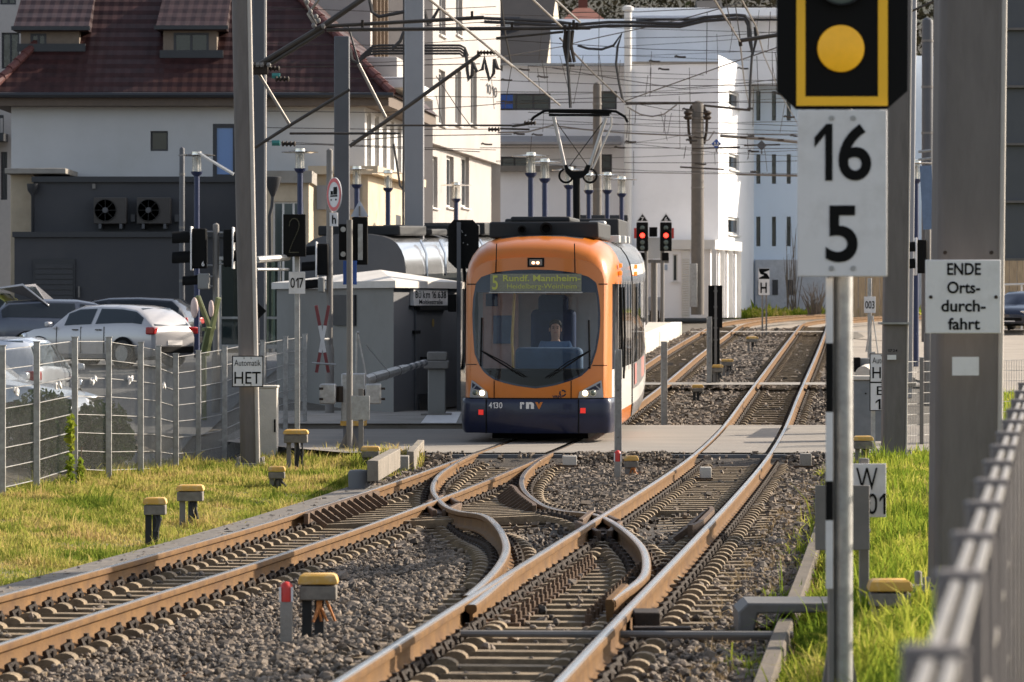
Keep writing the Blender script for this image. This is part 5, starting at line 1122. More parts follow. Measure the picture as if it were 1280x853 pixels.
dormer(18, 112, -60, 34, 60, 119.0, lambda w0, b, Zf: [(HX(38, Zf)-w0, HX(58, Zf)-w0, .05, zy(42, Zf)-b)])
# bay windows roof at the right corner of the house (small lit white ledge)
mb = MB(); a = Vector((HX(470, 119.), 119., zy(97, 119.)));
mb.box((HX(486, 122), 122, zy(96, 122)), (1.2, 5.5, .9), rz=-.09); mb.build('roof_bay', 'wallcream', hs, bevel=.03)
mb = MB(); mb.box((HX(487, 122)+.05, 122, zy(112, 122)), (1.9, 7.5, .35), rz=-.09); mb.build('white_cornice', 'frame', hs, bevel=.04)
# stone ground floor wing
bl = thing('stone_annex', 'tan stone clad ground floor wing in front of the white house, behind the lamp posts', 'building', (HX(425, 114), 114, -1.6)); mb = MB(); a, b = HX(392, 114.5), HX(460, 114.5); t = zy(208, 114.5)
mb.bx(a, b, 114.5, 116.9, -1.6, t-.25); mb.add([(b, 114.5, -1.6), (b+1.1, 127, -1.6), (b+1.1, 127, t-.25), (b, 114.5, t-.25)], [(0, 1, 2, 3)]); mb.build('wall', 'beige', bl, smooth=False)
mb = MB(); mb.add([(a-.15, 114.2, t-.25), (b+.3, 114.2, t-.25), (b+1.45, 127, t-.25), (a-.15, 127, t-.25), (a-.15, 114.2, t), (b+.3, 114.2, t), (b+1.45, 127, t), (a-.15, 127, t)], [(0,3,2,1),(4,5,6,7),(0,1,5,4),(1,2,6,5),(2,3,7,6),(3,0,4,7)]); mb.build('ledge', 'beige', bl, smooth=False)
mb = MB()
for k in range(4): mb.box((b+.14+k*.25, 116.5+k*2.8, zy(284, 116)), (.06, 1.5, 1.0), rz=-.09)
mb.build('window', 'framedk', bl)
mb = MB(); mb.bx(HX(396, 114.4), HX(450, 114.4), 114.40, 114.46, zy(262, 114.4), zy(232, 114.4)); mb.build('shutter', 'mast_lt', bl)
bl = thing('beige_annex', 'low beige flat roofed block with glazed door between the HET mast and the lamp posts', 'building', (HX(358, 111), 111, -1.6)); mb = MB(); a, b = HX(330, 111), HX(386, 111); t = zy(229, 111); pp, _ = facade(mb, (a, 111, -1.6), (1, 0), b-a, t+1.6, [(.25, 1.15, 0, zy(252, 111)+1.6)]); mb.add([(b, 111, -1.6), (b, 113.6, -1.6), (b, 113.6, t), (b, 111, t)], [(0, 1, 2, 3)]); mb.build('wall', 'beige', bl, smooth=False); window(bl, pp, (.25, 1.15, 0.02, zy(252, 111)+1.6), 'frame', 'panelglass', .06, nx=3, name='glazed_door')
mb = MB(); mb.bx(a-.1, b+.1, 110.8, 113.7, t, t+.35); mb.build('roof_slab', 'concrete', bl)
o = thing('wall_lamp', 'dark funnel shaped lantern on a curved pipe beside the HET mast', 'lamp', (HX(341, 109), 109, -1.6)); mb = MB(); mb.lathe([(.05, 0), (.2, .35), (.24, .55), (.23, .56)], P(341, 246, 109), 14); mb.build('funnel', 'anthrim', o); mb = MB(); mb.tube([P(341, 246, 109), P(340, 258, 109), P(337, 270, 109), P(338, 330, 109), Vector((HX(338, 109), 109, -1.6))], .05, 8); mb.build('pipe', 'anthrim', o)
# anthracite annex with heat pumps
ax = thing('dark_annex', 'two tier anthracite annex with two wall mounted air units behind the parked cars', 'building', (HX(160, 113), 113, -1.6))
a, b = HX(18, 113), HX(292, 113); mb = MB(); mb.bx(a, b, 113, 117.8, -1.6, zy(297, 113)); mb.bx(HX(42, 114), b+.3, 114, 117.9, zy(297, 113), zy(228, 114)); mb.build('wall', 'anthracite', ax, smooth=False)
mb = MB(); mb.bx(a-.05, b+.05, 112.9, 113.995, zy(298, 113)+.03, zy(290, 113)); mb.bx(HX(42, 114)-.05, b+.35, 113.9, 117.95, zy(228, 114), zy(221, 114)); mb.build('roof_trim', 'anthrim', ax, smooth=False)
mb = MB(); d0, d1 = HX(42, 113), HX(94, 113); mb.bx(d0, d1, 112.93, 112.99, -1.6, zy(324, 113)); dr = mb.build('roller_door', 'anthrim', ax); mb = MB()
for k in range(18): mb.bx(d0+.06, d1-.06, 112.90, 112.93, -1.6+k*.155, -1.6+k*.155+.13)
mb.build('slat', 'framedk', dr)
mb = MB(); mb.bx(HX(98, 113), HX(100, 113), 112.9, 112.99, zy(372, 113), zy(358, 113)); mb.bx(HX(116, 113.9)-.02, HX(119, 113.9), 113.93, 113.99, zy(236, 114), zy(230, 114)); mb.build('wall_light', 'galv_dk', ax)
for x0, x1 in ((117, 158), (171, 213)):
    o = thing('air_unit', ('left' if x0 < 150 else 'right')+' brown air conditioning unit on the anthracite annex wall', 'air unit', P((x0+x1)/2, 282, 113.6)); Zf = 113.5; mb = MB(); mb.bx(HX(x0, Zf), HX(x1, Zf), Zf, Zf+.4, zy(280, Zf), zy(247, Zf)); mb.build('casing', mat('brown_grey_casing', (.048, .042, .038), .7), o, bevel=.02)
    cx = x0+14.5; mb = MB(); c = P(cx, 263, Zf-.03)
    for k in range(4): mb.lathe([(.09+.08*k, 0), (.09+.08*k, .02), (.075+.08*k, .02), (.075+.08*k, 0)], c, 24, 'y')
    for k in range(8): mb.beam(c, c+Vector((math.cos(k*math.pi/4)*.34, 0, math.sin(k*math.pi/4)*.34)), .012)
    mb.build('fan_grille', mat('dark_grille', (.022, .02, .019), .7), o); mb = MB(); mb.lathe([(.09, 0), (.08, -.04), (.001, -.045)], c, 14, 'y'); mb.build('fan_hub', 'mast_dk', o)
    mb = MB()
    for x in (x0+8, x1-7): mb.bx(HX(x, Zf)-.04, HX(x, Zf)+.04, Zf-.02, Zf+.5, zy(286, Zf), zy(280, Zf))
    mb.bx(HX(x1+4, Zf), HX(x1+9, Zf), Zf+.35, Zf+.48, zy(277, Zf), zy(268, Zf)); mb.build('wall_bracket', 'mast_dk', o)
# tan pillar + porch left of the annex, downpipe
o = thing('stone_porch', 'tan stone porch corner with flat slab roof left of the anthracite annex', 'porch', (HX(27, 115), 115, -1.6)); mb = MB(); mb.bx(HX(13, 115.2), HX(43, 115.2), 115.2, 117.7, -1.6, zy(218, 115.2)); mb.build('pillar', 'beige', o, bevel=.02); mb = MB(); mb.bx(HX(8, 115), HX(84, 115), 114.6, 117.8, zy(218, 115), zy(211, 115)); mb.build('slab', 'concrete', o, bevel=.02)
mb = MB(); mb.lathe([(.05, -1.6), (.05, zy(245, 113.9)), (.16, zy(238, 113.9)), (.18, zy(230, 113.9))], (HX(41, 113.8), 113.8, 0), 12); mb.build('rain_pipe', 'anthrim', o)
# flats behind, far left edge
Z = 134.; o = thing('apartment_house', 'beige apartment house with balcony at the far upper left edge', 'building', (HX(0, Z), Z, -1.5)); mb = MB(); x0_ = HX(-120, Z); L = HX(36, Z)-x0_; hh = [(HX(2, Z)-x0_, HX(24, Z)-x0_, zy(86, Z)+1.5, zy(41, Z)+1.5), (HX(-60, Z)-x0_, HX(-30, Z)-x0_, zy(86, Z)+1.5, zy(41, Z)+1.5), (HX(1, Z)-x0_, HX(9, Z)-x0_, zy(250, Z)+1.5, zy(190, Z)+1.5), (HX(0, Z)-x0_, HX(20, Z)-x0_, zy(6, Z)+1.5, zy(-40, Z)+1.5)]
pp, _ = facade(mb, (x0_, Z, -1.5), (1, 0), L, 18, hh); mb.add([(x0_+L, Z, -1.5), (x0_+L, Z+9, -1.5), (x0_+L, Z+9, 16.5), (x0_+L, Z, 16.5)], [(0, 1, 2, 3)]); mb.build('wall', mat('beige_render', (.45, .41, .38), .9, var=.06), o, smooth=False)
for h in hh: window(o, pp, h, 'framedk', 'glassdk', .06, nx=2)
mb = MB(); mb.bx(x0_, HX(10, Z), Z-1.2, Z-.01, zy(178, Z), zy(168, Z)); mb.bx(x0_, HX(10, Z), Z-1.2, Z-1.15, zy(150, Z), zy(146, Z)); [mb.bx(x-.015, x+.015, Z-1.19, Z-1.16, zy(170, Z), zy(147, Z)) for x in np.arange(HX(-60, Z), HX(10, Z), .13)]; mb.build('balcony', 'anthrim', o, smooth=False)
mb = MB(); mb.bx(x0_-.3, x0_+L+.3, Z-.4, Z+9.3, 16.5, 16.8); mb.build('roof', 'slate', o)

# --- cream building with slit windows
ZA, ZB = 140., 166.; A = Vector((HX(524, ZA), ZA, -1.2)); Bp = Vector((HX(625.5, ZB), ZB, -1.2)); d = (Bp-A); L = d.length
cb = thing('cream_building', 'cream plastered block with rows of slit windows behind the pale grey mast', 'building', (A.x, A.y, A.z))
def upx(px):       # distance along the facade where image column px falls
    lo, hi = 0, L
    for _ in range(40):
        m_ = (lo+hi)/2; q = A+d*(m_/L)
        if 640+q.x*F/q.y < px: lo = m_
        else: hi = m_
    return lo
def vz(px, py): q = A+d*(upx(px)/L); return zy(py, q.y)-A.z
top = 15.5; ov_v = vz(575, 190)
rows = [(60, 140, 20), (90, 156, 20)]; up_h = []; lo_h = []
for (c0, c1) in ((548.5, 556.5), (569, 576.5), (588.5, 596)): up_h.append((upx(c0), upx(c1), vz((c0+c1)/2, 157), vz((c0+c1)/2, 88)))
for (c0, c1) in ((549, 557), (570, 578)): up_h.append((upx(c0), upx(c1), vz((c0+c1)/2, 45), vz((c0+c1)/2, -30)))
for (c0, c1) in ((546, 555), (566, 575), (584, 594)): lo_h.append((upx(c0), upx(c1), vz((c0+c1)/2, 260), vz((c0+c1)/2, 191.5)-.12))
mb = MB(); pU, nU = facade(mb, A+Vector((0, 0, ov_v)), d, L, top-ov_v, [(a, b, c-ov_v, e-ov_v) for a, b, c, e in up_h], .25)
L2 = L-1.3; inset = .25; dn = d.normalized(); nn = Vector((dn.y, -dn.x, 0)); pL, nL = facade(mb, A-nn*inset, d, L2, ov_v, lo_h, .25)
e2 = A+dn*L2-nn*inset; mb.add([e2, e2+Vector((-4, .5, 0)), e2+Vector((-4, .5, ov_v)), e2+Vector((0, 0, ov_v))], [(0, 1, 2, 3)])
mb.add([A-nn*inset+Vector((0, 0, ov_v)), A+Vector((0, 0, ov_v)), A+d+Vector((0, 0, ov_v)), A+d-nn*inset+Vector((0, 0, ov_v))], [(0, 1, 2, 3)])
mb.add([A, A+Vector((-9, 1, 0)), A+Vector((-9, 1, top)), A+Vector((0, 0, top))], [(0, 3, 2, 1)])
mb.add([A+Vector((0, 0, top)), A+d+Vector((0, 0, top)), A+d+Vector((-9, 1, top)), A+Vector((-9, 1, top))], [(0, 1, 2, 3)]); mb.add([A+d, A+d+Vector((-9, 1, 0)), A+d+Vector((-9, 1, top)), A+d+Vector((0, 0, top))], [(0, 1, 2, 3)])
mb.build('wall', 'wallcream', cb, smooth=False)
for h in up_h: window(cb, pU, (h[0], h[1], h[2]-ov_v, h[3]-ov_v), 'frame', 'glassdk', .12, rev=.2, nx=2, curtain='blind', sill='frame')
for h in lo_h: window(cb, pL, h, 'frame', 'glassdk', .12, rev=.2, nx=2, curtain='blind', sill='frame')
u0 = upx(607); u1 = upx(621); 
def on_cream(x, z): return pU(u0+(u1-u0)*(x+.5), vz(614, 113)-ov_v+z, -.02)
text(cb, '1010', None, 1., .42, 'anthrim', .01, xf=on_cream)
# strips left of the mast: tall pale bays lit from the right
o = thing('lit_bay', 'narrow sunlit cream bay with vertical ribs between the dark and pale masts', 'building bay', (HX(480, 131), 131, -1.2)); mb = MB()
a = Vector((HX(463, 129), 129, -1.2)); dd = Vector((.35, 6.5, 0)); pp, _ = facade(mb, a, dd, dd.length, zy(-90, 129)+1.2, [], .1); mb.add([a+dd, a+dd+Vector((1.6, .6, 0)), a+dd+Vector((1.6, .6, 15)), a+dd+Vector((0, 0, 15))], [(0, 1, 2, 3)]); mb.add([a, a+Vector((-3, 0, 0)), a+Vector((-3, 0, 11.8)), a+Vector((0, 0, 11.8))], [(0, 3, 2, 1)]); mb.build('wall', 'wallcream', o, smooth=False)
mb = MB()
for k in range(4): q = a+dd*(.15+k*.22); mb.bx(q.x+.0, q.x+.14, q.y-.2, q.y+.2, zy(85, 130), zy(-90, 130))
mb.build('rib', mat('dull_brown_rib', (.15, .105, .07), .8), o, smooth=False)

# --- big white modern block
ZW = 172.; zg = -.5
wb = thing('white_building', 'large white flat roofed building filling the background right of centre', 'building', (HX(760, ZW), ZW, zg))
xa, xb = HX(604, ZW+3), HX(789, ZW+3); ta = zy(82, ZW+3); oa = Vector((xa, ZW+3, zg))
def hole(o, Z, x0, x1, y0, y1): return (HX(x0, Z)-o.x, HX(x1, Z)-o.x, zy(y1, Z)-o.z, zy(y0, Z)-o.z)
hA = [hole(oa, ZW+3, 624, 688, 117, 138), hole(oa, ZW+3, 751, 771, 114, 137), hole(oa, ZW+3, 751, 765, 193, 215), hole(oa, ZW+3, 626, 660, 196, 210)]
mb = MB(); pA, _ = facade(mb, oa, (1, 0), xb-xa, ta-zg, hA, .25)
ob = Vector((HX(789, ZW), ZW, zg)); xe = HX(898, ZW); tb = zy(80, ZW); mb.cur = 0
pB, _ = facade(mb, ob, (1, 0), xe-ob.x, tb-zg, [], .2); mb.add([ob, ob+Vector((0, 3, 0)), ob+Vector((0, 3, tb-zg)), ob+Vector((0, 0, tb-zg))], [(0, 3, 2, 1)])
Cd = Vector((HX(942.5, 184.5)-xe, 184.5-ZW, 0)); oc = Vector((xe, ZW, zg)); LC = Cd.length
def cu(px):
    lo, hi = 0, LC
    for _ in range(40):
        m_ = (lo+hi)/2; q = oc+Cd*(m_/LC)
        if 640+q.x*F/q.y < px: lo = m_
        else: hi = m_
    return lo, (oc+Cd*(lo/LC)).y
def holeC(x0, x1, y0, y1): u0, z0 = cu(x0); u1, z1 = cu(x1); zz = (z0+z1)/2; return (u0, u1, zy(y1, zz)-zg, zy(y0, zz)-zg)
hC = [holeC(910, 924, 272, 294), holeC(911, 924, 193, 213), holeC(911, 924, 115, 135)]
pC, _ = facade(mb, oc, Cd, LC, tb-zg+.4, hC, .3)
od = oc+Cd; LD = 22.; td = zy(70, od.y); hD = []
for cx in (948, 967.5, 986, 1004, 1022):
    for y0, y1 in ((114, 151), (193, 230), (271, 308)): hD.append(hole(od, od.y, cx-2.6, cx+2.6, y0, y1))
mb.build('wall', 'wallwhite', wb, smooth=False); mb = MB(); pD, _ = facade(mb, od, (1, 0), LD, td-zg, hD, .3)
mb.add([oc+Vector((0, 0, tb-zg)), od+Vector((0, 0, tb-zg+.4)), od+Vector((0, 14, tb-zg)), oa+Vector((0, 14, tb-zg)), oa+Vector((0, 0, ta-zg))], [(0, 1, 2, 3, 4)]); mb.add([od+Vector((0, 0, td-zg)), od+Vector((LD, 0, td-zg)), od+Vector((LD, 14, td-zg)), od+Vector((0, 14, td-zg))], [(0, 1, 2, 3)])
mb.add([od+Vector((LD, 0, 0)), od+Vector((LD, 14, 0)), od+Vector((LD, 14, td-zg)), od+Vector((LD, 0, td-zg))], [(0, 1, 2, 3)])
mb.build('wall', mat('pale_blue_plaster', (.60, .69, .80), .9, var=.03, scale=.6, dirt=(.55, .63, .73), dscale=.3), wb, smooth=False)
# upper set-back storey and cornice
zu = ZW+9; mb = MB(); mb.bx(HX(690, zu), HX(795, zu), zu, zu+8, tb-.3, zy(24, zu)); mb.bx(HX(795, zu+1.2), HX(975, zu+1.2)+6, zu+1.2, zu+8, tb-.3, zy(24, zu)); mb.build('upper_storey', 'wallwhite', wb, smooth=False)
mb = MB(); mb.bx(HX(791, zu-.5), HX(975, zu)+6, zu-.5, zu+8.3, zy(20, zu-.5), zy(10, zu-.5)); mb.build('roof_slab', 'wallwhite', wb, smooth=False, bevel=.03)
mb = MB(); mb.bx(xa, xb, ZW+2.93, ZW+3.3, ta, ta+.10); mb.bx(ob.x, xe, ZW-.06, ZW+.3, tb, tb+.10); mb.build('coping', 'concrete', wb, smooth=False)
mb = MB(); mb.lathe([(.17, zg), (.17, zy(14, ZW-.3)), (.25, zy(13, ZW-.3)), (.25, zy(9, ZW-.3)), (.1, zy(7, ZW-.3))], (HX(785, ZW-.3), ZW-.3, 0), 16); mb.build('flue_pipe', 'frame', wb)
# canopy, base band
mb = MB(); mb.bx(xa, HX(776, ZW+2), ZW+1.4, ZW+2.99, zy(181, ZW+2), zy(178, ZW+2)); mb.add([(xa, ZW+1.4, zy(178, ZW+2)), (HX(776, ZW+2), ZW+1.4, zy(178, ZW+2)), (HX(776, ZW+2), ZW+2.99, zy(169, ZW+2)), (xa, ZW+2.99, zy(169, ZW+2))], [(0, 1, 2, 3)]); mb.build('canopy', 'mast_lt', wb, smooth=False)
mb = MB(); mb.bx(xa, HX(720, ZW+2), ZW+2.4, ZW+2.99, zy(214, ZW+2), zy(207, ZW+2)); mb.build('ledge', 'galv_dk', wb, smooth=False)
window(wb, pA, hA[0], 'framedk', 'glassdk', .08, nx=3, curtain='blind'); window(wb, pA, hA[1], 'framedk', 'glassdk', .08, curtain='blind'); window(wb, pA, hA[2], 'framedk', 'glassdk', .08, curtain='blind'); window(wb, pA, hA[3], 'framedk', 'glassdk', .08, nx=2)
mb = MB(); mb.bx(HX(626, ZW+2.9), HX(641, ZW+2.9), ZW+2.9, ZW+2.98, zy(136, ZW+3), zy(119, ZW+3)); mb.build('blue_blind', 'blue', wb)
for h in hC: window(wb, pC, h, 'frame', 'glassdk', .12, curtain='blind', sill='frame')
for h in hD: window(wb, pD, h, 'framedk', 'glassdk', .03, rev=.2)
mb = MB(); mb.bx(od.x+.05, od.x+LD, od.y-.25, od.y-.003, zg-.5, zy(325, od.y)); mb.build('plinth', mat('grey_blue_plinth', (.42, .43, .46), .9), wb, smooth=False)
for cx in (951, 969, 988): 
    mb = MB(); mb.bx(HX(cx-3.5, od.y-.3), HX(cx+3.5, od.y-.3), od.y-.29, od.y-.255, zy(369, od.y), zy(350, od.y)); mb.build('window', 'framedk', wb)
mb = MB(); mb.bx(HX(943, 183), HX(1000, 183)+10, 183.4, 184.1, zy(8, 183), zy(-14, 183)); 
# --- white kiosk
ZK = 168.; kb = -.62; kt = zy(300, ZK); ki = thing('kiosk', 'small white flat roofed kiosk with louvred door and columns beside the far platform', 'kiosk', (HX(880, ZK), ZK, kb))
k0, k1, k2 = HX(820, ZK), HX(888, ZK), HX(921, ZK+6)
mb = MB(); pk, _ = facade(mb, (k0, ZK, kb), (1, 0), k1-k0, kt-kb-.05, [(HX(841, ZK)-k0, HX(847, ZK)-k0, zy(352, ZK)-kb, zy(318, ZK)-kb)], .15); mb.add([(k0, ZK, kb), (k0, ZK+6, kb), (k0, ZK+6, kt), (k0, ZK, kt)], [(0, 3, 2, 1)]); pk2, _ = facade(mb, (k1, ZK, kb), (k2-k1, 6), math.hypot(k2-k1, 6), kt-kb-.05, [], .2); mb.build('wall', 'wallwhite', ki, smooth=False)
mb = MB(); mb.add([(k0-.15, ZK-.2, kt-.42), (k1+.2, ZK-.2, kt-.42), (k2+.25, ZK+6.2, kt-.42), (k0-.15, ZK+6.2, kt-.42), (k0-.15, ZK-.2, kt), (k1+.2, ZK-.2, kt), (k2+.25, ZK+6.2, kt), (k0-.15, ZK+6.2, kt)], [(0,3,2,1),(4,5,6,7),(0,1,5,4),(1,2,6,5),(2,3,7,6),(3,0,4,7)]); mb.build('roof', 'frame', ki, smooth=False)
a, b = HX(852, ZK), HX(862, ZK); mb = MB(); mb.bx(a, b, ZK-.08, ZK-.003, kb, zy(313, ZK)); dr = mb.build('louvre_door', 'frame', ki); mb = MB()
for k in range(24): mb.box(((a+b)/2, ZK-.10, kb+.15+k*.105), (b-a-.08, .05, .035), rx=.5)
mb.build('slat', 'frame', dr)
window(ki, pk, (HX(841, ZK)-k0, HX(847, ZK)-k0, zy(352, ZK)-kb, zy(318, ZK)-kb), 'frame', 'glassdk', .05, sill='frame')
for i, px in enumerate((885, 900, 912, 919)):
    mb = MB(); q = Vector((k1, ZK, 0))+Vector((k2-k1, 6, 0))*(i/3.2); mb.bx(q.x+.05, q.x+.25, q.y-.3, q.y-.02, kb, kt-.42); mb.build('column', 'frame', ki)
mb = MB(); mb.bx(HX(829, ZK), HX(834, ZK), ZK-.03, ZK-.003, zy(338, ZK), zy(331, ZK)); mb.build('blue_plate', mat('pale_blue_plate', (.3, .36, .45), .5), ki)
# --- small grey hut of the crossing
ZH = 72.; hz = -2.04; xc_ = HX(492, ZH); xl_ = HX(346, 78.); xr_ = HX(574, 76.5); ht = zy(360, ZH)
hu = thing('crossing_hut', 'small grey plastered hut with pale shallow pyramid roof beside the tram', 'hut', (xc_, ZH, hz))
c0 = Vector((xl_, 78, hz)); c1 = Vector((xc_, ZH, hz)); c2 = Vector((xr_, 76.5, hz)); c3 = c0+c2-c1; H_ = Vector((0, 0, ht-hz))
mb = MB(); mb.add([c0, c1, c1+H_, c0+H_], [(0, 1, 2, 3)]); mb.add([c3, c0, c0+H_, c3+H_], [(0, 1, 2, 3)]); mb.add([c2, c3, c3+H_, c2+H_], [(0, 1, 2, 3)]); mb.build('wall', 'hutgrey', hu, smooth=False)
mb = MB(); mb.add([c1, c2, c2+H_, c1+H_], [(0, 1, 2, 3)]); mb.build('side_wall', 'hutdark', hu, smooth=False)  # shade of this side put into a darker copy of the hut grey
ctr = (c0+c1+c2+c3)/4; q = [ctr+(c-ctr)*1.06 for c in (c0, c1, c2, c3)]; q = [Vector((p_.x, p_.y, ht)) for p_ in q]; up_ = Vector((0, 0, .13)); apx = Vector((ctr.x+.3, ctr.y-1., zy(338, ctr.y)))
mb = MB(); mb.add(q+[p_+up_ for p_ in q]+[apx], [(0, 3, 2, 1), (0, 1, 5, 4), (1, 2, 6, 5), (2, 3, 7, 6), (3, 0, 4, 7), (4, 5, 8), (5, 6, 8), (6, 7, 8), (7, 4, 8)]); mb.build('roof', 'hutroof', hu, smooth=False)
dv = (c2-c1).normalized(); dnr = Vector((dv.y, -dv.x, 0)); S = (c2-c1).length
def onside(u, z, w=0): return c1+dv*(S*u)+dnr*w+Vector((0, 0, z-hz))
def sidebox(u0, u1, y0, y1, w, m, nm, par, bevel=0):
    z0, z1 = zy(y1, 74), zy(y0, 74); mb = MB(); p8 = [onside(u0, z0, .003), onside(u1, z0, .003), onside(u1, z1, .003), onside(u0, z1, .003), onside(u0, z0, w), onside(u1, z0, w), onside(u1, z1, w), onside(u0, z1, w)]
    mb.add(p8, [(0,3,2,1),(4,5,6,7),(0,1,5,4),(1,2,6,5),(2,3,7,6),(3,0,4,7)]); return mb.build(nm, m, par, smooth=False, bevel=bevel)
dr = sidebox(.30, .68, 383, 522, .04, mat('dark_grey_door', (.095, .095, .10), .6), 'door', hu, .008); sidebox(.33, .65, 492, 520, .07, 'anthrim', 'vent_grille', dr); sidebox(.36, .42, 446, 449, .1, 'black', 'handle', dr); sidebox(.27, .36, 413, 417, .05, 'black', 'grille', hu)
sg = thing('hut_sign', 'cream sign with railway kilometre lettering BU km 16,638 on the grey hut', 'sign', onside(.5, zy(381, 74), .06)); sidebox(.24, .76, 362, 382, .07, 'white', 'plate', sg); sidebox(.22, .78, 360.5, 362, .08, 'black', 'rim', sg); sidebox(.22, .78, 382, 383.5, .08, 'black', 'rim', sg); sidebox(.30, .75, 383.5, 388, .12, 'black', 'lamp_bar', sg)
text(sg, 'BÜ km 16.638', None, .47, 9*74/F, 'black', .02, xf=lambda x, z: onside(.5+x, zy(368.5, 74)+z, .075)); text(sg, 'Moltkestraße', None, .36, 6*74/F, 'black', .01, xf=lambda x, z: onside(.5+x, zy(377.5, 74)+z, .075))
mb = MB(); lv = (c1-c0).normalized(); ln = Vector((lv.y, -lv.x, 0)); sp_ = lambda u, z, w: c0+lv*((c1-c0).length*u)+ln*w+Vector((0, 0, z-hz))
z0, z1 = zy(407, 74.5), zy(369, 74.5); p8 = [sp_(u, z, w) for w in (.003, .05) for u, z in ((.52, z0), (.70, z0), (.70, z1), (.52, z1))]; mb.add(p8, [(0,3,2,1),(4,5,6,7),(0,1,5,4),(1,2,6,5),(2,3,7,6),(3,0,4,7)]); mb.build('vent_panel', 'anthrim', hu, smooth=False)
mb = MB(); mb.tube([onside(.55, zy(404, 74), .05)+Vector((0,0,0)), onside(.55, zy(404, 74), .052)], .08, 16); 
mb.build('warning_disc', mat('dull_yellow', (.30, .20, .03), .6), dr)
# glass shelter behind the HET mast
o = thing('glass_shelter', 'glazed tram stop shelter behind the fence, beside the HET mast', 'shelter', g3(HX(310, 88), 88)); Z = 88; b0 = float(gz(HX(310, 88), 88)); mb = MB()
for a, b in ((276, 331), (331, 349)): mb.bx(HX(a, Z)+.03, HX(b, Z)-.03, Z, Z+.02, zy(432, Z), zy(326, Z))
mb.build('glass_panel', 'panelglass', o); mb = MB()
for x in (275, 303, 331, 349): mb.bx(HX(x, Z)-.03, HX(x, Z)+.03, Z-.03, Z+.05, b0-.1, zy(324, Z))
mb.bx(HX(275, Z), HX(349, Z), Z-.02, Z+.04, zy(399, Z), zy(396, Z)); mb.bx(HX(272, Z), HX(352, Z), Z-.1, Z+1.4, zy(325, Z), zy(321, Z)); mb.bx(HX(275, Z), HX(349, Z), Z-.02, Z+.04, zy(436, Z), zy(431, Z)); mb.build('frame', 'galv', o)
mb = MB(); mb.bx(HX(280, Z), HX(326, Z), Z+.8, Z+1.1, b0+.4, b0+.5); mb.build('bench', 'timber', o)
# brown timber wall and white railings at the far right, bright signs of the opposite side
for a, b, Z, lab in ((1252, 1420, 159, 'timber boarded wall behind the dark car at the right edge'), (1064, 1104, 172, 'timber boarded wall far behind the 003 post')):
    o = thing('timber_wall', lab, 'wall', g3(HX(a, Z), Z)); z0 = float(gz(HX((a+b)/2, Z), Z)); mb = MB()
    for x in np.arange(HX(a, Z), HX(b, Z), .32): mb.bx(x+.01, x+.31, Z, Z+.1+random.uniform(0, .03), z0-.2, zy(322 if a > 1200 else 344, Z)+random.uniform(-.03, .03))
    mb.build('board', 'timber', o, smooth=False); mb = MB(); mb.bx(HX(a, Z), HX(b, Z), Z-.05, Z+.2, zy(322 if a > 1200 else 344, Z)+.03, zy(318 if a > 1200 else 341, Z)); mb.build('coping', 'concrete', o)
o = thing('railing', 'white tubular railing behind the dark car at the right edge', 'railing', g3(HX(1252, 156), 156)); mb = MB(); z0 = float(gz(HX(1270, 156), 156))
for y in (356, 370): mb.tube([P(1251, y, 156), P(1420, y-4, 156)], .045, 6)
mb.build('rail', 'frame', o); mb = MB(); [mb.tube([P(x, 355, 156), Vector((HX(x, 156), 156, z0-.1))], .04, 6) for x in range(1255, 1420, 22)]; mb.build('post', 'frame', o)

# ================================================================== LAMPS
def lamp(px, ytop, Z, label):
    base = float(gz(HX(px, Z), Z)); t = zy(ytop, Z); x = HX(px, Z)
    o = thing('street_lamp', label, 'street lamp', (x, Z, base), 'blue post street lamps with glass cylinders')
    mb = MB(); mb.lathe([(.075, base-.1), (.07, t-.62), (.13, t-.56), (.15, t-.50)], (x, Z, 0), 14); mb.build('post', 'lampblue', o)
    mb = MB(); mb.lathe([(.115, t-.50), (.115, t-.08)], (x, Z, 0), 18); g_ = mb.build('glass_cylinder', 'lampglass', o)
    mb = MB(); mb.lathe([(.05, t-.5), (.05, t-.3), (.03, t-.15)], (x, Z, 0), 10); mb.build('bulb', 'white', g_)
    mb = MB(); mb.lathe([(.13, t-.08), (.13, t), (.05, t+.01)], (x, Z, 0), 18); mb.lathe([(.46, t-.10), (.47, t-.085), (.12, t-.05), (.12, t-.1)], (x, Z, 0), 24); mb.build('reflector_disc', 'chrome', o)
for px, yt, Z, lab in ((246, 190, 97, 'blue street lamp left of the HET mast before the annex'), (375, 186, 97, 'blue street lamp above the dot matrix box, left of the round road sign'), (446, 208, 106, 'blue street lamp just right of the dark grey mast'), (485, 213, 109, 'blue street lamp between the dark and the pale grey masts'), (570, 228, 117, 'blue street lamp above the black octagon signal back'),
      (663.5, 191, 95, 'tallest blue street lamp left of the pantograph'), (681, 199, 99, 'second blue street lamp left of the pantograph mast'), (711, 209, 106, 'blue street lamp hidden partly by the pantograph yoke, left side'), (736, 216, 110, 'blue street lamp just right of the pantograph mast'), (759, 216, 111, 'blue street lamp in front of the round topped pole'), (777, 221, 115, 'blue street lamp before the white flue pipe'), (1145, 200, 100, 'blue street lamp between the two right hand masts')):
    lamp(px, yt, Z, lab)
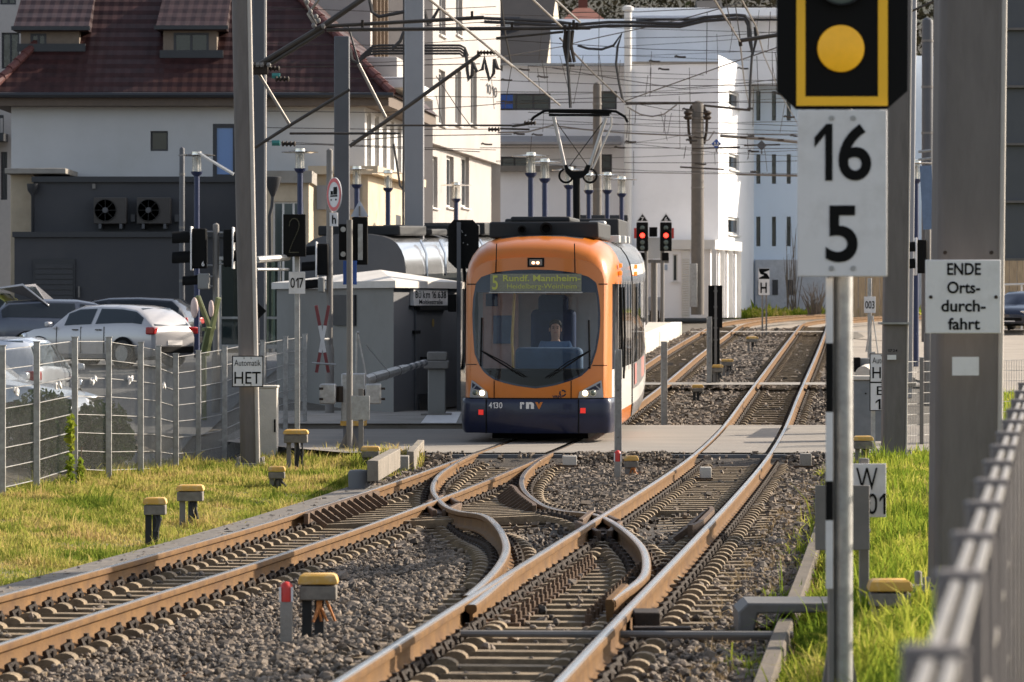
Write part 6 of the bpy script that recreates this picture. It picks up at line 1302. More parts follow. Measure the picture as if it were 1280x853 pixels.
# dark shelter roof above the tram, between the lamps
o = thing('platform_shelter', 'dark flat roofed platform shelter with display boards behind the orange tram', 'shelter', g3(HX(755, 118), 118)); Z = 118; mb = MB(); mb.bx(HX(722, Z), HX(785, Z), Z, Z+1.2, zy(276, Z), zy(269, Z)); mb.build('roof', 'anthrim', o, bevel=.02); mb = MB(); mb.bx(HX(726, Z), HX(782, Z), Z+.4, Z+.5, zy(330, Z), zy(276, Z)); mb.build('back_wall', mat('brown_red_panel', (.07, .035, .03), .5), o); mb = MB(); mb.bx(HX(779, Z), HX(784, Z), Z, Z+.15, float(gz(3.5, Z)), zy(276, Z)); mb.bx(HX(726, Z), HX(730, Z), Z, Z+.15, float(gz(2, Z)), zy(276, Z)); mb.build('post', 'black', o)
# far island platform: a white edged slab, then the red light signals
mb = MB(); pth = [(float(XL(z))-1.27, z, float(zt(z))+.30) for z in np.arange(84, 138.5, 2.)]
lf = [(2.2+.05*(z-84), z) for z in np.arange(84, 138.5, 2.)]; vs = []; fs = []
for (x, y, z), (x2, _) in zip(pth, lf): vs += [(x, y, z-.65), (x, y, z), (min(x2, x-.6), y, z), (min(x2, x-.6), y, z-.65)]
n = len(pth); fs = [(4*i+j, 4*i+(j+1) % 4, 4*i+4+(j+1) % 4, 4*i+4+j) for i in range(n-1) for j in range(3)]+[(3, 2, 1, 0), (4*n-4, 4*n-3, 4*n-2, 4*n-1)]
mb.add(vs, fs); mb.cur = 0; pf = fixnormals(mb.build('platform', 'concrete_lt', smooth=False)); tag(pf, kind='structure')
mb = MB(); mb.add([v for p_ in pth for v in ((p_[0]+.01, p_[1], p_[2]+.004), (p_[0]-.35, p_[1], p_[2]+.004))], [(2*i, 2*i+1, 2*i+3, 2*i+2) for i in range(n-1)]); tag(mb.build('platform_edge', 'wallwhite', smooth=False), kind='structure')
def red_signal(px, Z, label, dg):
    x = HX(px, Z); b = float(gz(x, Z)); o = thing('tram_signal', label, 'signal', (x, Z, b)); w = HX(px+7.3, Z)-x
    mb = MB(); mb.bx(x-w, x+w, Z, Z+.25, zy(314, Z), zy(278, Z)); mb.build('housing', 'black', o, bevel=.03)
    mb = MB(); mb.add([(x-w*1.1, Z-.01, zy(277.5, Z)), (x+w*1.1, Z-.01, zy(277.5, Z)), (x, Z-.01, zy(266, Z))], [(0, 1, 2)]); mb.build('triangle_plate', 'white', o, smooth=False); mb = MB(); mb.add([(x-w*.85, Z-.02, zy(276.5, Z)), (x+w*.85, Z-.02, zy(276.5, Z)), (x, Z-.02, zy(268, Z))], [(0, 1, 2)]); mb.build('triangle_field', 'black', o, smooth=False)
    text(o, dg, (x, Z-.03, zy(274.2, Z)), .11, .16, 'white', .02)
    for y, m_ in ((285, 'dimlamp'), (294.5, 'redlamp'), (303, 'dimlamp'), (310, 'dimlamp')):
        mb = MB(); mb.lathe([(.09, 0), (.085, -.02), (.001, -.04)], (x, Z-.002, zy(y, Z)), 16, 'y'); mb.build('lens', m_, o)
    mb = MB(); mb.tube([(x-w*.8, Z-.1, zy(291, Z)), (x-w*.6, Z-.1, zy(288.5, Z)), (x, Z-.1, zy(287.5, Z)), (x+w*.6, Z-.1, zy(288.5, Z)), (x+w*.8, Z-.1, zy(291, Z))], .03, 6); mb.build('hood', 'black', o)
    mb = MB(); mb.bx(x-w*.7, x+w*.5, Z+.02, Z+.2, zy(326, Z), zy(316, Z)); mb.build('lower_box', 'black', o, bevel=.03)
    mb = MB(); mb.lathe([(.07, b-.1), (.07, zy(312, Z))], (HX(818, Z)+(.3 if px > 815 else -.3), Z+.15, 0), 10); mb.build('post', 'galv_dk', o)
    return o
red_signal(803, 141, 'left one of the two black tram signals showing red, plate digit 7', '7'); red_signal(832.5, 141, 'right one of the two black tram signals showing red, plate digit 6', '6')
o = thing('signal_bracket', 'white backed bracket frame carrying the two red tram signals', 'bracket', g3(HX(818, 141.6), 141.6)); Z = 141.6; mb = MB(); mb.bx(HX(800, Z), HX(836, Z), Z, Z+.05, zy(329, Z), zy(325, Z)); mb.lathe([(.12, float(gz(5, Z))), (.12, zy(327, Z))], (HX(818, Z), Z+.3, 0), 12); mb.build('frame', 'galv_dk', o); mb = MB(); mb.bx(HX(808, Z), HX(827, Z), Z+.4, Z+.45, zy(323, Z), zy(297, Z)); mb.build('back_plate', 'frame', o); mb = MB(); mb.bx(HX(812, Z), HX(822, Z), Z+.3, Z+.38, zy(296, Z), zy(284, Z)); mb.build('dark_box', 'black', o)
for x0 in (793, 839): mb = MB(); mb.bx(HX(x0, Z), HX(x0+4, Z), Z+.4, Z+.44, zy(298, Z), zy(285, Z)); mb.build('red_board', 'red', o)
o = thing('equipment_box', 'pale grey box on short legs behind the red signals post', 'box', g3(HX(818, 146), 146)); mb = MB(); mb.bx(HX(805, 146), HX(829, 146), 146, 146.5, zy(389, 146), zy(371, 146)); mb.build('body', 'mast_lt', o, bevel=.03); mb = MB(); [mb.tube([P(x, 388, 146.2), Vector((HX(x, 146), 146.2, float(gz(5, 146))-.05))], .04, 6) for x in (808, 813, 823, 826)]; mb.build('leg', 'clamp', o)

# ================================================================== FAR HILL: houses, woods
def hill_house(px0, px1, yr, ye, Z, wall, roof, label, gable=None, depth=9.):
    a, b = HX(px0, Z), HX(px1, Z); c = (a+b)/2; g = float(gz(c, Z)); r, e = zy(yr, Z), zy(ye, Z)
    o = thing('hill_house', label, 'house', (c, Z, g)); k = .82
    mb = MB(); mb.bx(c+(a-c)*k, c+(b-c)*k, Z, Z+depth, g-2, e); 
    if gable: mb.add([(c+(b-c)*k, Z, e), (c+(b-c)*k, Z+depth, e), (c+(b-c)*k, Z+depth/2, r)], [(0, 1, 2)])
    mb.build('wall', wall, o, smooth=False)
    mb = MB(); q = .05 if gable else .35*(b-a)
    mb.add([(a, Z-.6, e-.3), (b, Z-.6, e-.3), (b, Z+depth+.6, e-.3), (a, Z+depth+.6, e-.3), (a+q, Z+depth/2, r), (b-q, Z+depth/2, r)], [(0, 1, 5, 4), (2, 3, 4, 5), (1, 2, 5), (3, 0, 4)]); rf = mb.build('roof', roof, o, smooth=False)
    mb = MB(); mb.bx(c-.4, c+.4, Z+depth/2+.3, Z+depth/2+1.1, r-1, r+.9); mb.build('chimney', roof, rf)
    mb = MB(); 
    for k_ in (-.25, .15): mb.bx(c+(b-a)*k_-.5, c+(b-a)*k_+.5, Z-.06, Z-.003, e-2.2, e-.9)
    mb.build('window', 'glassdk', o); return o
Z = 208.; x_l, x_r = HX(560, Z), HX(714, Z); g = .3
o = thing('gabled_house', 'house with a big dark slate roof and cream gable, behind the white building', 'house', (HX(650, Z), Z, g))
rz_, ez_ = zy(-14, Z+7), zy(84, Z); gx = HX(690, Z)
mb = MB(); mb.add([(x_l, Z, ez_), (HX(683, Z), Z, ez_), (HX(703, Z+7)-.3, Z+7, rz_), (x_l+2, Z+7, rz_)], [(0, 1, 2, 3)]); mb.add([(x_l, Z+14, ez_), (HX(690, Z)+.4, Z+14, ez_), (HX(703, Z+7)-.3, Z+7, rz_), (x_l+2, Z+7, rz_)], [(0, 3, 2, 1)]); mb.build('roof', 'slate', o, smooth=False)
A_, B_, C_ = Vector((HX(682, Z), Z+.3, ez_)), Vector((HX(712, Z), Z+12, ez_)), Vector((HX(703, Z+7)-.35, Z+7, rz_-.4)); mb = MB(); mb.add([A_, B_, C_], [(0, 1, 2)]); mb.add([A_, B_, B_-Vector((0, 0, 8)), A_-Vector((0, 0, 8))], [(0, 3, 2, 1)]); mb.add([A_, (x_l, Z+.3, ez_), (x_l, Z+.3, ez_-8), A_-Vector((0, 0, 8))], [(0, 1, 2, 3)]); mb.build('wall', 'housewall', o, smooth=False)
mb = MB(); mb.bx(HX(626, Z+2)-.6, HX(650, Z+2), Z+3.2, Z+5.5, zy(34, Z), zy(16, Z)); mb.build('dormer', mat('grey_dormer', (.07, .07, .08), .8), o); mb = MB(); mb.bx(HX(634, Z)-.2, HX(638, Z)+.2, Z+3.1, Z+3.19, zy(30, Z), zy(20, Z)); mb.build('window', 'frame', o)
hill_house(700, 760, 5, 24, 330, 'housewall', 'redroof', 'small house with faded red hip roof on the wooded hill, above the white building')
hill_house(872, 905, -4, 12, 350, 'frame', 'slate', 'white gabled house on the wooded hill at top right of centre', True)
hill_house(585, 640, -10, 14, 360, 'housewall', 'slate', 'grey roofed house on the hill at the top, left of the red hip roof')
hill_house(1010, 1060, -8, 16, 340, 'housewall', 'redroof', 'red roofed house on the hill behind the amber signal')
n = 90000; X = rng.uniform(-90, 120, n); Zt = rng.uniform(270, 560, n); hh = rng.uniform(0, 1, n)
cX = (np.round(X/6)+rng.normal(0, .2, n))*6; cZ = (np.round(Zt/9)+rng.normal(0, .2, n))*9
C = np.stack([cX+rng.normal(0, 1.5, n), cZ+rng.normal(0, 1.5, n), gz(cX, cZ)+1+hh**.7*(7+2*np.sin(cX*1.7+cZ))], -1)
a = rng.normal(0, 1, (n, 3)); a /= np.linalg.norm(a, axis=1)[:, None]; b = np.cross(a, rng.normal(0, 1, (n, 3))); b /= np.linalg.norm(b, axis=1)[:, None]+1e-6; s = .26*np.exp(rng.normal(0, .4, n))[:, None]
v = np.stack([C-a*s, C+b*s*.5, C+a*s, C-b*s*.5], 1).reshape(-1, 3); f = (np.array([(0, 1, 2), (0, 2, 3)])[None]+(np.arange(n)*4)[:, None, None]).reshape(-1, 3)
tag(npmesh('woodland', v, f, 'wood'), 'bare brown and green wood covering the far hillside', 'woodland', kind='stuff')
# bare shrubs by the pale blue facade
def shrub(px, Z, h, spread, label, n=40):
    x = HX(px, Z); b = float(gz(x, Z)); o = thing('bare_shrub', label, 'shrub', (x, Z, b)); mb = MB()
    for _ in range(n):
        a = random.uniform(0, 6.28); r = random.random()*spread; p0 = Vector((x+random.uniform(-.3, .3), Z+random.uniform(-.3, .3), b)); p2 = p0+Vector((math.cos(a)*r, math.sin(a)*r, h*random.uniform(.6, 1))); mb.tube([p0, (p0+p2)/2+Vector((random.uniform(-.1, .1), 0, .1)), p2], [.025, .018, .006], 4)
    mb.build('twig', 'twig', o, smooth=False)
shrub(1018, 176, 1.7, .9, 'bare brown shrub on the lawn left of the 16 5 board post'); shrub(992, 182, 4.5, .7, 'tall bare sapling against the pale blue facade', 14); shrub(756, 150, 4.5, 1.6, 'bare saplings behind the lamps right of the pantograph', 16)
# ================================================================== TRAMS
PT = interp([(50,-.45),(55,.0),(59,.36),(62.5,.66),(66,.95),(70,1.18),(75,1.40),(83,1.65),(92,1.70),(100,1.6),(112,1.2)])
Z0T = 59.0
def TWf(path, z0):
    def tw(x, y, z):
        Zs = z0+y; s = float(path(Zs+.2)-path(Zs-.2))/.4; d = Vector((s, 1, 0)).normalized(); r = Vector((d.y, -d.x, 0))
        return Vector((float(path(Zs)), Zs, float(zt(Zs))))+r*x+Vector((0, 0, z))
    return tw
TW = TWf(PT, Z0T)
HALF = [(.0,.16),(.6,.16),(.93,.17),(.985,.25),(1,.45),(1,.69),(1,1.12),(1,1.6),(1,2.0),(1,2.45),(.995,2.60),(.97,2.78),(.92,2.92),(.84,3.05),(.72,3.14),(.55,3.2),(.3,3.24),(0,3.25)]
def ring(w, r):
    h = [(a*w, z if z <= 2.45 else 2.45+(z-2.45)*(r-2.45)/.8) for a, z in HALF]
    return h+[(-x, z) for x, z in h[-2:0:-1]]
def bulge(x): return .24*(min(abs(x), 1.06)/1.02)**2.4
def lean(z): return max(0., z-.9)*.085
NOSE = [(0, 1.03, 2.86), (.05, 1.07, 2.96), (.16, 1.105, 3.05), (.38, 1.14, 3.12), (.85, 1.175, 3.2), (1.5, 1.2, 3.25)]
tram = thing('tram', 'orange and navy tram with lit headlamps and destination board 5, standing on the level crossing', 'tram', TW(0, 0, 0))
def SF(x, z, off=0.): return TW(x, bulge(x)+lean(z)-off, z)
MT = ['orange', 'tramwhite', 'glassdk', 'silver', 'tramgrey', 'roofbox', 'navy', 'windscreen']
def body_mod(parent, secs, fn, colour, name='body'):
    """secs: list of (y, w, r, nose?)"""
    mb = MB(); rs = []
    for y, w, r, ns in secs: rs.append([fn(x, y+(lean(z)*max(0, 1-(y-.24)/1.3) if ns else 0), z) for x, z in ring(w, r)])
    n = len(rs[0]); mb.v = [tuple(p) for q in rs for p in q]
    for i in range(len(secs)-1):
        ym = (secs[i][0]+secs[i+1][0])/2; R_ = ring(1.2, 3.25)
        for j in range(n):
            zm = (R_[j][1]+R_[(j+1) % n][1])/2; xm = (R_[j][0]+R_[(j+1) % n][0])/2
            mb.f.append([i*n+j, (i+1)*n+j, (i+1)*n+(j+1) % n, i*n+(j+1) % n]); mb.m.append(colour(xm, ym, zm))
    o = mb.build(name, MT, parent, angle=50); fixnormals(o); return o
def col_front(x, y, z):
    if z < .69 and y < 1.0: return 6
    if z > 3.1 and y > 1.2: return 5 if abs(x) < .6 else 0
    if y < .62 or (z > 2.5 and y < 2.2): return 0
    if 1.12 < z < 2.45: return 7 if y < 2.4 else 2
    if z >= 2.45: return 3
    return 1 if z > .55 else 0
secs = [(.24+s, w, r, True) for s, w, r in NOSE]+[(y, 1.2, 3.25, False) for y in np.arange(2.3, 5.1, .55)]
bd = body_mod(tram, secs, TW, col_front)
def col_rear(x, y, z):
    if z > 3.12: return 5
    if 1.12 < z < 2.45: return 2
    if z >= 2.45: return 3 if z < 2.62 or z > 2.8 else 1
    return 4 if .69 < z else (1 if z > .45 else 4)
for (a, b) in ((5.45, 12.6), (13.0, 18.6), (19.0, 26.2)):
    mb = MB(); body_mod(tram, [(y, 1.2, 3.25, False) for y in np.linspace(a, b, 9)], TW, col_rear, 'rear_section')
for a in (5.03, 12.55, 18.55):
    mb = MB(); mb.loft([[TW(x*.94, y, .3+(z-.16)*.93) for x, z in ring(1.2, 3.2)] for y in (a-.05, a+.15, a+.3, a+.5)]); mb.build('bellows', 'rubber', tram)
# front shell with a hole for the windscreen
def px2(px, py): return ((px-667.5)/81.4, (553-py)/81.4)
WS = [px2(*q) for q in ((664,335.6),(690,336.5),(715,339.5),(732,344.5),(742,352),(745.5,368),(747.3,390),(747,412),(743.5,436),(736,459),(724,469.5),(710,475.5),(690,481.5),(668,484.7),(646,482),(628,478),(615,474),(606,468.5),(598,461),(589,442.5),(586.4,413.8),(585.4,392),(586.5,370),(590,353),(597,345),(615,339),(640,336.3))]
CX, CZ = 0., 1.75
def ray(poly, a):
    dx, dz = math.cos(a), math.sin(a); best = None
    for i in range(len(poly)):
        (x0, z0), (x1, z1) = poly[i], poly[(i+1) % len(poly)]; ex, ez = x1-x0, z1-z0; den = dx*ez-dz*ex
        if abs(den) < 1e-9: continue
        t = ((x0-CX)*ez-(z0-CZ)*ex)/den; u = ((x0-CX)*dz-(z0-CZ)*dx)/den
        if t > 0 and -1e-6 <= u <= 1+1e-6: best = t if best is None else max(best, t)
    return CX+dx*best, CZ+dz*best
rg = ring(1.03, 2.86); dens = []
for i in range(len(rg)):
    a, b = rg[i], rg[(i+1) % len(rg)]
    for t in (0, .5): dens.append((a[0]*(1-t)+b[0]*t, a[1]*(1-t)+b[1]*t))
hol = [ray(WS, math.atan2(z-CZ, x-CX)) for x, z in dens]; nD = len(dens); K = 6; mb = MB()
for k in range(K+1):
    t = k/K
    for (a, b), (c, d) in zip(dens, hol): mb.v.append(tuple(SF(a*(1-t)+c*t, b*(1-t)+d*t)))
for k in range(K):
    for j in range(nD): mb.f.append([k*nD+j, k*nD+(j+1) % nD, (k+1)*nD+(j+1) % nD, (k+1)*nD+j]); mb.m.append(0)
fixnormals(mb.build('front_shell', 'orange', tram, angle=60))
def patch(name, poly, m, off, parent, n=6, scale=1., flip=False):
    """a filled outline lying on the curved front"""
    cx = sum(p[0] for p in poly)/len(poly); cz = sum(p[1] for p in poly)/len(poly); mb = MB(); N_ = len(poly)
    for k in range(n):
        t = (1-k/n)*scale
        for x, z in poly: mb.v.append(tuple(SF(cx+(x-cx)*t, cz+(z-cz)*t, off)))
    mb.v.append(tuple(SF(cx, cz, off)))
    for k in range(n-1):
        for j in range(N_): mb.f.append([k*N_+j, k*N_+(j+1) % N_, (k+1)*N_+(j+1) % N_, (k+1)*N_+j]); mb.m.append(0)
    for j in range(N_): mb.f.append([(n-1)*N_+j, (n-1)*N_+(j+1) % N_, n*N_]); mb.m.append(0)
    return mb.build(name, m, parent, angle=60)
ws = patch('windscreen', WS, 'windscreen', .004, tram, 8)
# dark rim and header behind the glass
inn = [(x*.965, CZ+(z-CZ)*.965) for x, z in WS]; mb = MB(); n_ = len(WS)
for (x, z) in WS: mb.v.append(tuple(SF(x*1.004, CZ+(z-CZ)*1.004, -.004)))
for (x, z) in inn: mb.v.append(tuple(SF(x, z, -.006)))
for j in range(n_): mb.f.append([j, (j+1) % n_, n_+(j+1) % n_, n_+j]); mb.m.append(0)
mb.build('glass_edge', 'navy', ws)
zh = px2(0, 364.5)[1]; mb = MB(); fr = lambda u, v: SF(-.93+1.86*u, zh+(2.645-zh-.05*(abs(u-.5)*2)**3)*v, -.012); mb.grid(fr, 16, 3); mb.build('header_band', 'navy', ws)
a0, a1 = px2(609, 0)[0], px2(724, 0)[0]; b0, b1 = px2(0, 363)[1], px2(0, 341)[1]; mb = MB(); mb.grid(lambda u, v: SF(a0+(a1-a0)*u, b0+(b1-b0)*v, .010), 12, 1); db = mb.build('destination_board', 'ledbg', tram)
def front_text(par, s, x0, x1, y0, y1, m, off=.018, bold=.012):
    (xa, za), (xb_, zb_) = px2(x0, y1), px2(x1, y0); return text(par, s, None, xb_-xa, zb_-za, m, bold, xf=lambda x, z: SF((xa+xb_)/2+x, (za+zb_)/2+z, off))
front_text(db, '5', 611.5, 619, 343, 361, 'led'); front_text(db, 'Rundf. Mannheim-', 625.5, 723, 342.5, 350.5, 'led', bold=.02); front_text(db, 'Heidelberg-Weinheim', 631, 718, 353.5, 361.5, 'led', bold=.0)
mb = MB(); mb.grid(lambda u, v: SF(a0-.02+(a1-a0+.04)*u, b0-.028+.02*v, .012), 8, 1); mb.build('silver_strip', 'galv', db)
# navy bumper
pl = [(-1.20, 1.35), (-1.185, .9), (-1.15, .55), (-1.115, .34), (-1.075, .24)]+[(x, bulge(x)) for x in np.linspace(-1.0, 1.0, 15)]+[(1.075, .24), (1.115, .34), (1.15, .55), (1.185, .9), (1.20, 1.35)]
prof = [(.0, .15), (.025, .19), (.045, .34), (.045, .60), (.03, .665), (.012, .685)]; secs = []
for i, (x, y) in enumerate(pl):
    a, b = pl[max(i-1, 0)], pl[min(i+1, len(pl)-1)]; t = Vector((b[0]-a[0], b[1]-a[1])).normalized(); nn_ = Vector((t.y, -t.x))
    secs.append([TW(x+nn_.x*o_, y+nn_.y*o_, z) for o_, z in prof])
mb = MB(); mb.loft(secs, closed=False, cap=False); bp_ = mb.build('bumper', 'navy', tram, angle=60); fixnormals(bp_)
def fline(par, pts, w, m, off=.006, nm='panel_gap'):
    mb = MB()
    for (x0, y0), (x1, y1) in zip(pts[:-1], pts[1:]):
        a, b = px2(x0, y0), px2(x1, y1); d = Vector((b[0]-a[0], b[1]-a[1])); L_ = d.length; d.normalize(); q = Vector((-d.y, d.x))*w/2; k = max(1, int(L_/.12))
        for i in range(k):
            p0 = Vector(a)+d*(L_*i/k); p1 = Vector(a)+d*(L_*(i+1)/k); mb.add([SF(*(p0-q), off), SF(*(p1-q), off), SF(*(p1+q), off), SF(*(p0+q), off)], [(0, 1, 2, 3)])
    return mb.build(nm, m, par, smooth=False)
fline(tram, [(578.5, 354), (590, 354)], .016, 'black'); fline(tram, [(745, 354), (756, 354)], .016, 'black')
fline(tram, [(617, 303), (616, 340)], .016, 'black'); fline(tram, [(715, 303), (716, 340)], .016, 'black')
fline(tram, [(615, 475), (615, 497)], .014, 'black'); fline(tram, [(712, 475), (712, 497)], .014, 'black'); fline(tram, [(578.5, 455), (592, 455)], .012, 'black'); fline(tram, [(738, 456), (756, 456)], .012, 'black')
fline(tram, [(577.8, 497.2), (757, 497.2)], .018, 'black', .02)
fline(bp_, [(605, 498), (605, 541)], .018, 'black', .05); fline(bp_, [(721.5, 498), (721.5, 541)], .018, 'black', .05)
front_text(bp_, '4130', 608.5, 626, 502, 509.5, 'white', .052, .01); front_text(bp_, 'r', 648.5, 654, 501.5, 510, 'white', .052, .04); front_text(bp_, 'n', 656, 666, 501.5, 510, 'white', .052, .05); front_text(bp_, 'v', 667.5, 677, 501.5, 510, 'orange', .052, .04)
front_text(tram, 'VRN', 688.5, 700, 493.2, 496.4, 'navy', .006, .04)
mb = MB()
for k in range(3):
    a_ = [k*2.1+t for t in np.linspace(.3, 1.9, 6)]; c_ = px2(701.5, 490.5); vs = [SF(c_[0]+math.cos(t)*r_, c_[1]+math.sin(t)*r_, .006) for r_ in (.032, .055) for t in a_]; mb.add(vs, [(i, i+1, 7+i, 6+i) for i in range(5)])
mb.build('emblem', 'navy', tram, smooth=False)
for poly, l0, l1 in ((((583,494),(585.5,474.5),(590,477),(606,489),(607.5,497),(583,497)), (590, 490.3, 'dimlamp', 3.4), (599.3, 490.6, 'headlamp', 3.4)), (((751.5,494),(749,474.5),(744,477),(722,489),(720.5,497),(751.5,497)), (739, 490.3, 'dimlamp', 3.4), (729.2, 490.6, 'headlamp', 3.4))):
    hl = patch('headlight', [px2(*q) for q in poly], 'mast_lt', .012, tram, 3); s_ = 1 if poly[0][0] > 660 else -1
    for cx, cy, m_, r_ in (l0, l1):
        c_ = px2(cx, cy); mb = MB(); vs = [SF(c_[0], c_[1], .045)]+[SF(c_[0]+math.cos(t)*r_/81.4*q, c_[1]+math.sin(t)*r_/81.4*q, o_) for q, o_ in ((.6, .04), (1., .016)) for t in np.linspace(0, 2*math.pi, 16, endpoint=False)]
        mb.add(vs, [(0, 1+i, 1+(i+1) % 16) for i in range(16)]+[(1+i, 17+i, 17+(i+1) % 16, 1+(i+1) % 16) for i in range(16)]); mb.build('lamp', m_, hl)
        mb = MB(); vs = [SF(c_[0]+math.cos(t)*r_/81.4*q, c_[1]+math.sin(t)*r_/81.4*q, .02) for q in (1.0, 1.22) for t in np.linspace(0, 2*math.pi, 16, endpoint=False)]; mb.add(vs, [(i, (i+1) % 16, 16+(i+1) % 16, 16+i) for i in range(16)]); mb.build('lamp_ring', 'chrome', hl)
    tri = [((586.3,477.5),(591,480.5),(586.2,485)), ((592,481.3),(600.5,487),(588,486.3))] if s_ < 0 else [((747.8,477.5),(742.5,480.5),(748,485)), ((741.5,481.3),(730,487),(746.5,486.3))]
    for t_ in tri: patch('dark_reflector', [px2(*q) for q in t_], 'navy', .02, hl, 2)
for x0, x1, y0, y1 in ((595, 601.5, 511.5, 518), (723.5, 730, 509, 515.5)):
    mb = MB(); (xa, za), (xb_, zb_) = px2(x0, y1), px2(x1, y0); mb.grid(lambda u, v: SF(xa+(xb_-xa)*u, za+(zb_-za)*v, .056), 1, 1); mb.build('red_reflector', emit('glowing_red_reflector', (.8, .03, .02), .25), bp_)  # the reflector is given a faint glow of its own
# upper headlamp
mb = MB(); (xa, za), (xb_, zb_) = px2(656.5, 332.5), px2(677.5, 321); mb.grid(lambda u, v: SF(xa+(xb_-xa)*u, za+(zb_-za)*v, .012), 2, 1); ul = mb.build('upper_lamp', 'black', tram)
mb = MB(); (xa, za), (xb_, zb_) = px2(659, 330.5), px2(675, 323); mb.grid(lambda u, v: SF(xa+(xb_-xa)*u, za+(zb_-za)*v, .018), 2, 1); mb.build('lens', 'galv_dk', ul); mb = MB()
for cx in (664, 669.5): c_ = px2(cx, 327.3); mb.add([SF(c_[0]+.026*math.cos(t), c_[1]+.022*math.sin(t), .026) for t in np.linspace(0, 2*math.pi, 12, endpoint=False)], [tuple(range(12))])
mb.build('bulb', emit('warm_bulb', (1, .5, .25), 3.), ul)
# wipers
for (pv, el, b0_, b1_) in (((653, 470.5), (597, 437), (598.5, 396), (597.5, 457)), ((684, 471.5), (735.5, 437), (733.5, 399), (735, 460))):
    mb = MB(); a, b = px2(*pv), px2(*el); mb.tube([SF(*a, .02), SF((a[0]+b[0])/2, (a[1]+b[1])/2, .07), SF(*b, .045)], .014, 6); a2 = (a[0]+.05*(1 if pv[0] < 660 else -1), a[1]+.0); mb.tube([SF(*a2, .02), SF((a2[0]+b[0])/2, (a2[1]+b[1])/2+.03, .06), SF(*b, .045)], .009, 6)
    mb.tube([SF(*px2(*b0_), .03), SF(*px2((b0_[0]+b1_[0])/2, (b0_[1]+b1_[1])/2), .035), SF(*px2(*b1_), .03)], .016, 6); mb.build('wiper', 'black', tram)
# cab: desk, back wall, side panel, seat, grab pole
mb = MB()
def tbox(mb, x0, x1, y0, y1, z0, z1): mb.add([TW(x, y, z) for z in (z0, z1) for x, y in ((x0, y0), (x1, y0), (x1, y1), (x0, y1))], [(0,3,2,1),(4,5,6,7),(0,1,5,4),(1,2,6,5),(2,3,7,6),(3,0,4,7)]); return mb
tbox(mb, -1.0, 1.0, .42, 1.0, .75, 1.13).build('dashboard', 'black', tram, bevel=.02)
mb = MB(); tbox(mb, -.40, .66, .95, 1.2, 1.0, 1.46).build('desk_screen', mat('blue_grey_desk', (.075, .125, .20), .7), tram, bevel=.09)
mb = MB(); tbox(mb, -1.12, 1.12, 2.5, 2.56, .4, 2.9).build('cab_wall', 'cabwall', tram)
mb = MB(); tbox(mb, -1.02, -.45, 2.2, 2.25, 1.1, 2.6); pn = mb.build('side_panel', 'cabred', tram); mb = MB(); tbox(mb, -.85, -.55, 2.17, 2.2, 1.5, 1.95).build('screen', mat('blue_screen_frame', (.10, .15, .24), .4), pn); mb = MB(); tbox(mb, -.88, -.70, 1.2, 1.3, 2.1, 2.3).build('camera_box', 'seat', pn)
mb = MB(); tbox(mb, -.02, .22, 2.42, 2.48, 2.0, 2.45).build('wood_panel', mat('wood_panel', (.42, .24, .11), .6), tram)
mb = MB(); mb.tube([TW(-.42, .9, 1.1), TW(-.44, .9, 1.6), TW(-.40, .95, 2.4)], .022, 8); mb.tube([TW(-.40, 1.0, 2.3), TW(.0, 1.1, 2.33)], .012, 6); mb.build('grab_pole', mat('brass_pole', (.5, .36, .14), .35, .6), tram)
mb = MB(); tbox(mb, -.22, .50, 1.72, 1.9, .95, 2.05); mb.build('seat_back', 'seat', tram, bevel=.10); mb = MB(); tbox(mb, -.1, .38, 1.74, 1.88, 1.95, 2.28); mb.build('head_rest', 'seat', tram, bevel=.1); mb = MB(); tbox(mb, -.18, .46, 1.25, 1.8, .82, .98); mb.build('seat_cushion', 'seat', tram, bevel=.06)
# roof equipment
def rbox(x0, x1, y0, y1, z0, z1, nm, m='roofbox', bev=.03): mb = MB(); tbox(mb, x0, x1, y0, y1, z0, z1); return mb.build(nm, m, tram, bevel=bev)
rbox(-.85, .88, 1.5, 4.6, 3.17, 3.43, 'roof_casing'); rbox(-.55, .40, 1.9, 4.2, 3.43, 3.52, 'roof_casing'); rbox(.5, .78, 4.8, 5.2, 3.2, 3.5, 'vent_box', 'galv'); rbox(-.98, .95, 5.8, 9.8, 3.2, 3.55, 'roof_casing'); rbox(-.9, .6, 13.4, 18, 3.2, 3.6, 'roof_casing')
for x, z, r_ in ((-.33, 3.30, .07), (.05, 3.32, .10)):
    mb = MB(); mb.lathe([(r_, 0), (r_, -.12), (r_*.7, -.12), (r_*.6, -.02)], TW(x, 1.45, z), 14, 'y'); mb.build('roof_lamp', 'black', tram)
for y0, x0 in ((5.0, .9), (5.9, .95), (7.4, .95)): rbox(x0-.1, x0+.1, y0, y0+.45, 3.14, 3.26, 'roof_hatch', 'tramwhite', .01)
# side pillars, door edge, mirrors-side lamps
mb = MB()
for y in (1.05, 1.9, 2.6, 3.2, 4.1, 4.9, 5.5, 7.0, 8.8, 10.5, 12.5):
    for s in (-1, 1): mb.add([TW(s*1.212, y, 1.05), TW(s*1.212, y+.12, 1.05), TW(s*1.212, y+.12, 2.5), TW(s*1.212, y, 2.5)], [(0, 1, 2, 3)])
mb.build('window_pillar', 'tramgrey', tram, smooth=False)
mb = MB()
for y in (1.25, 2.05): mb.tube([TW(1.24, y, .95), TW(1.26, y, 1.6), TW(1.24, y, 2.4)], .02, 6)
mb.build('door_handrail', 'black', tram)
for y, z in ((1.6, 2.62), (1.6, 2.74), (6.1, 2.62), (6.1, 2.74)):
    mb = MB(); mb.box(TW(1.215, y, z), (.05, .16, .07)); mb.build('side_marker', emit('orange_marker', (.9, .25, .03), .4), tram, bevel=.01)
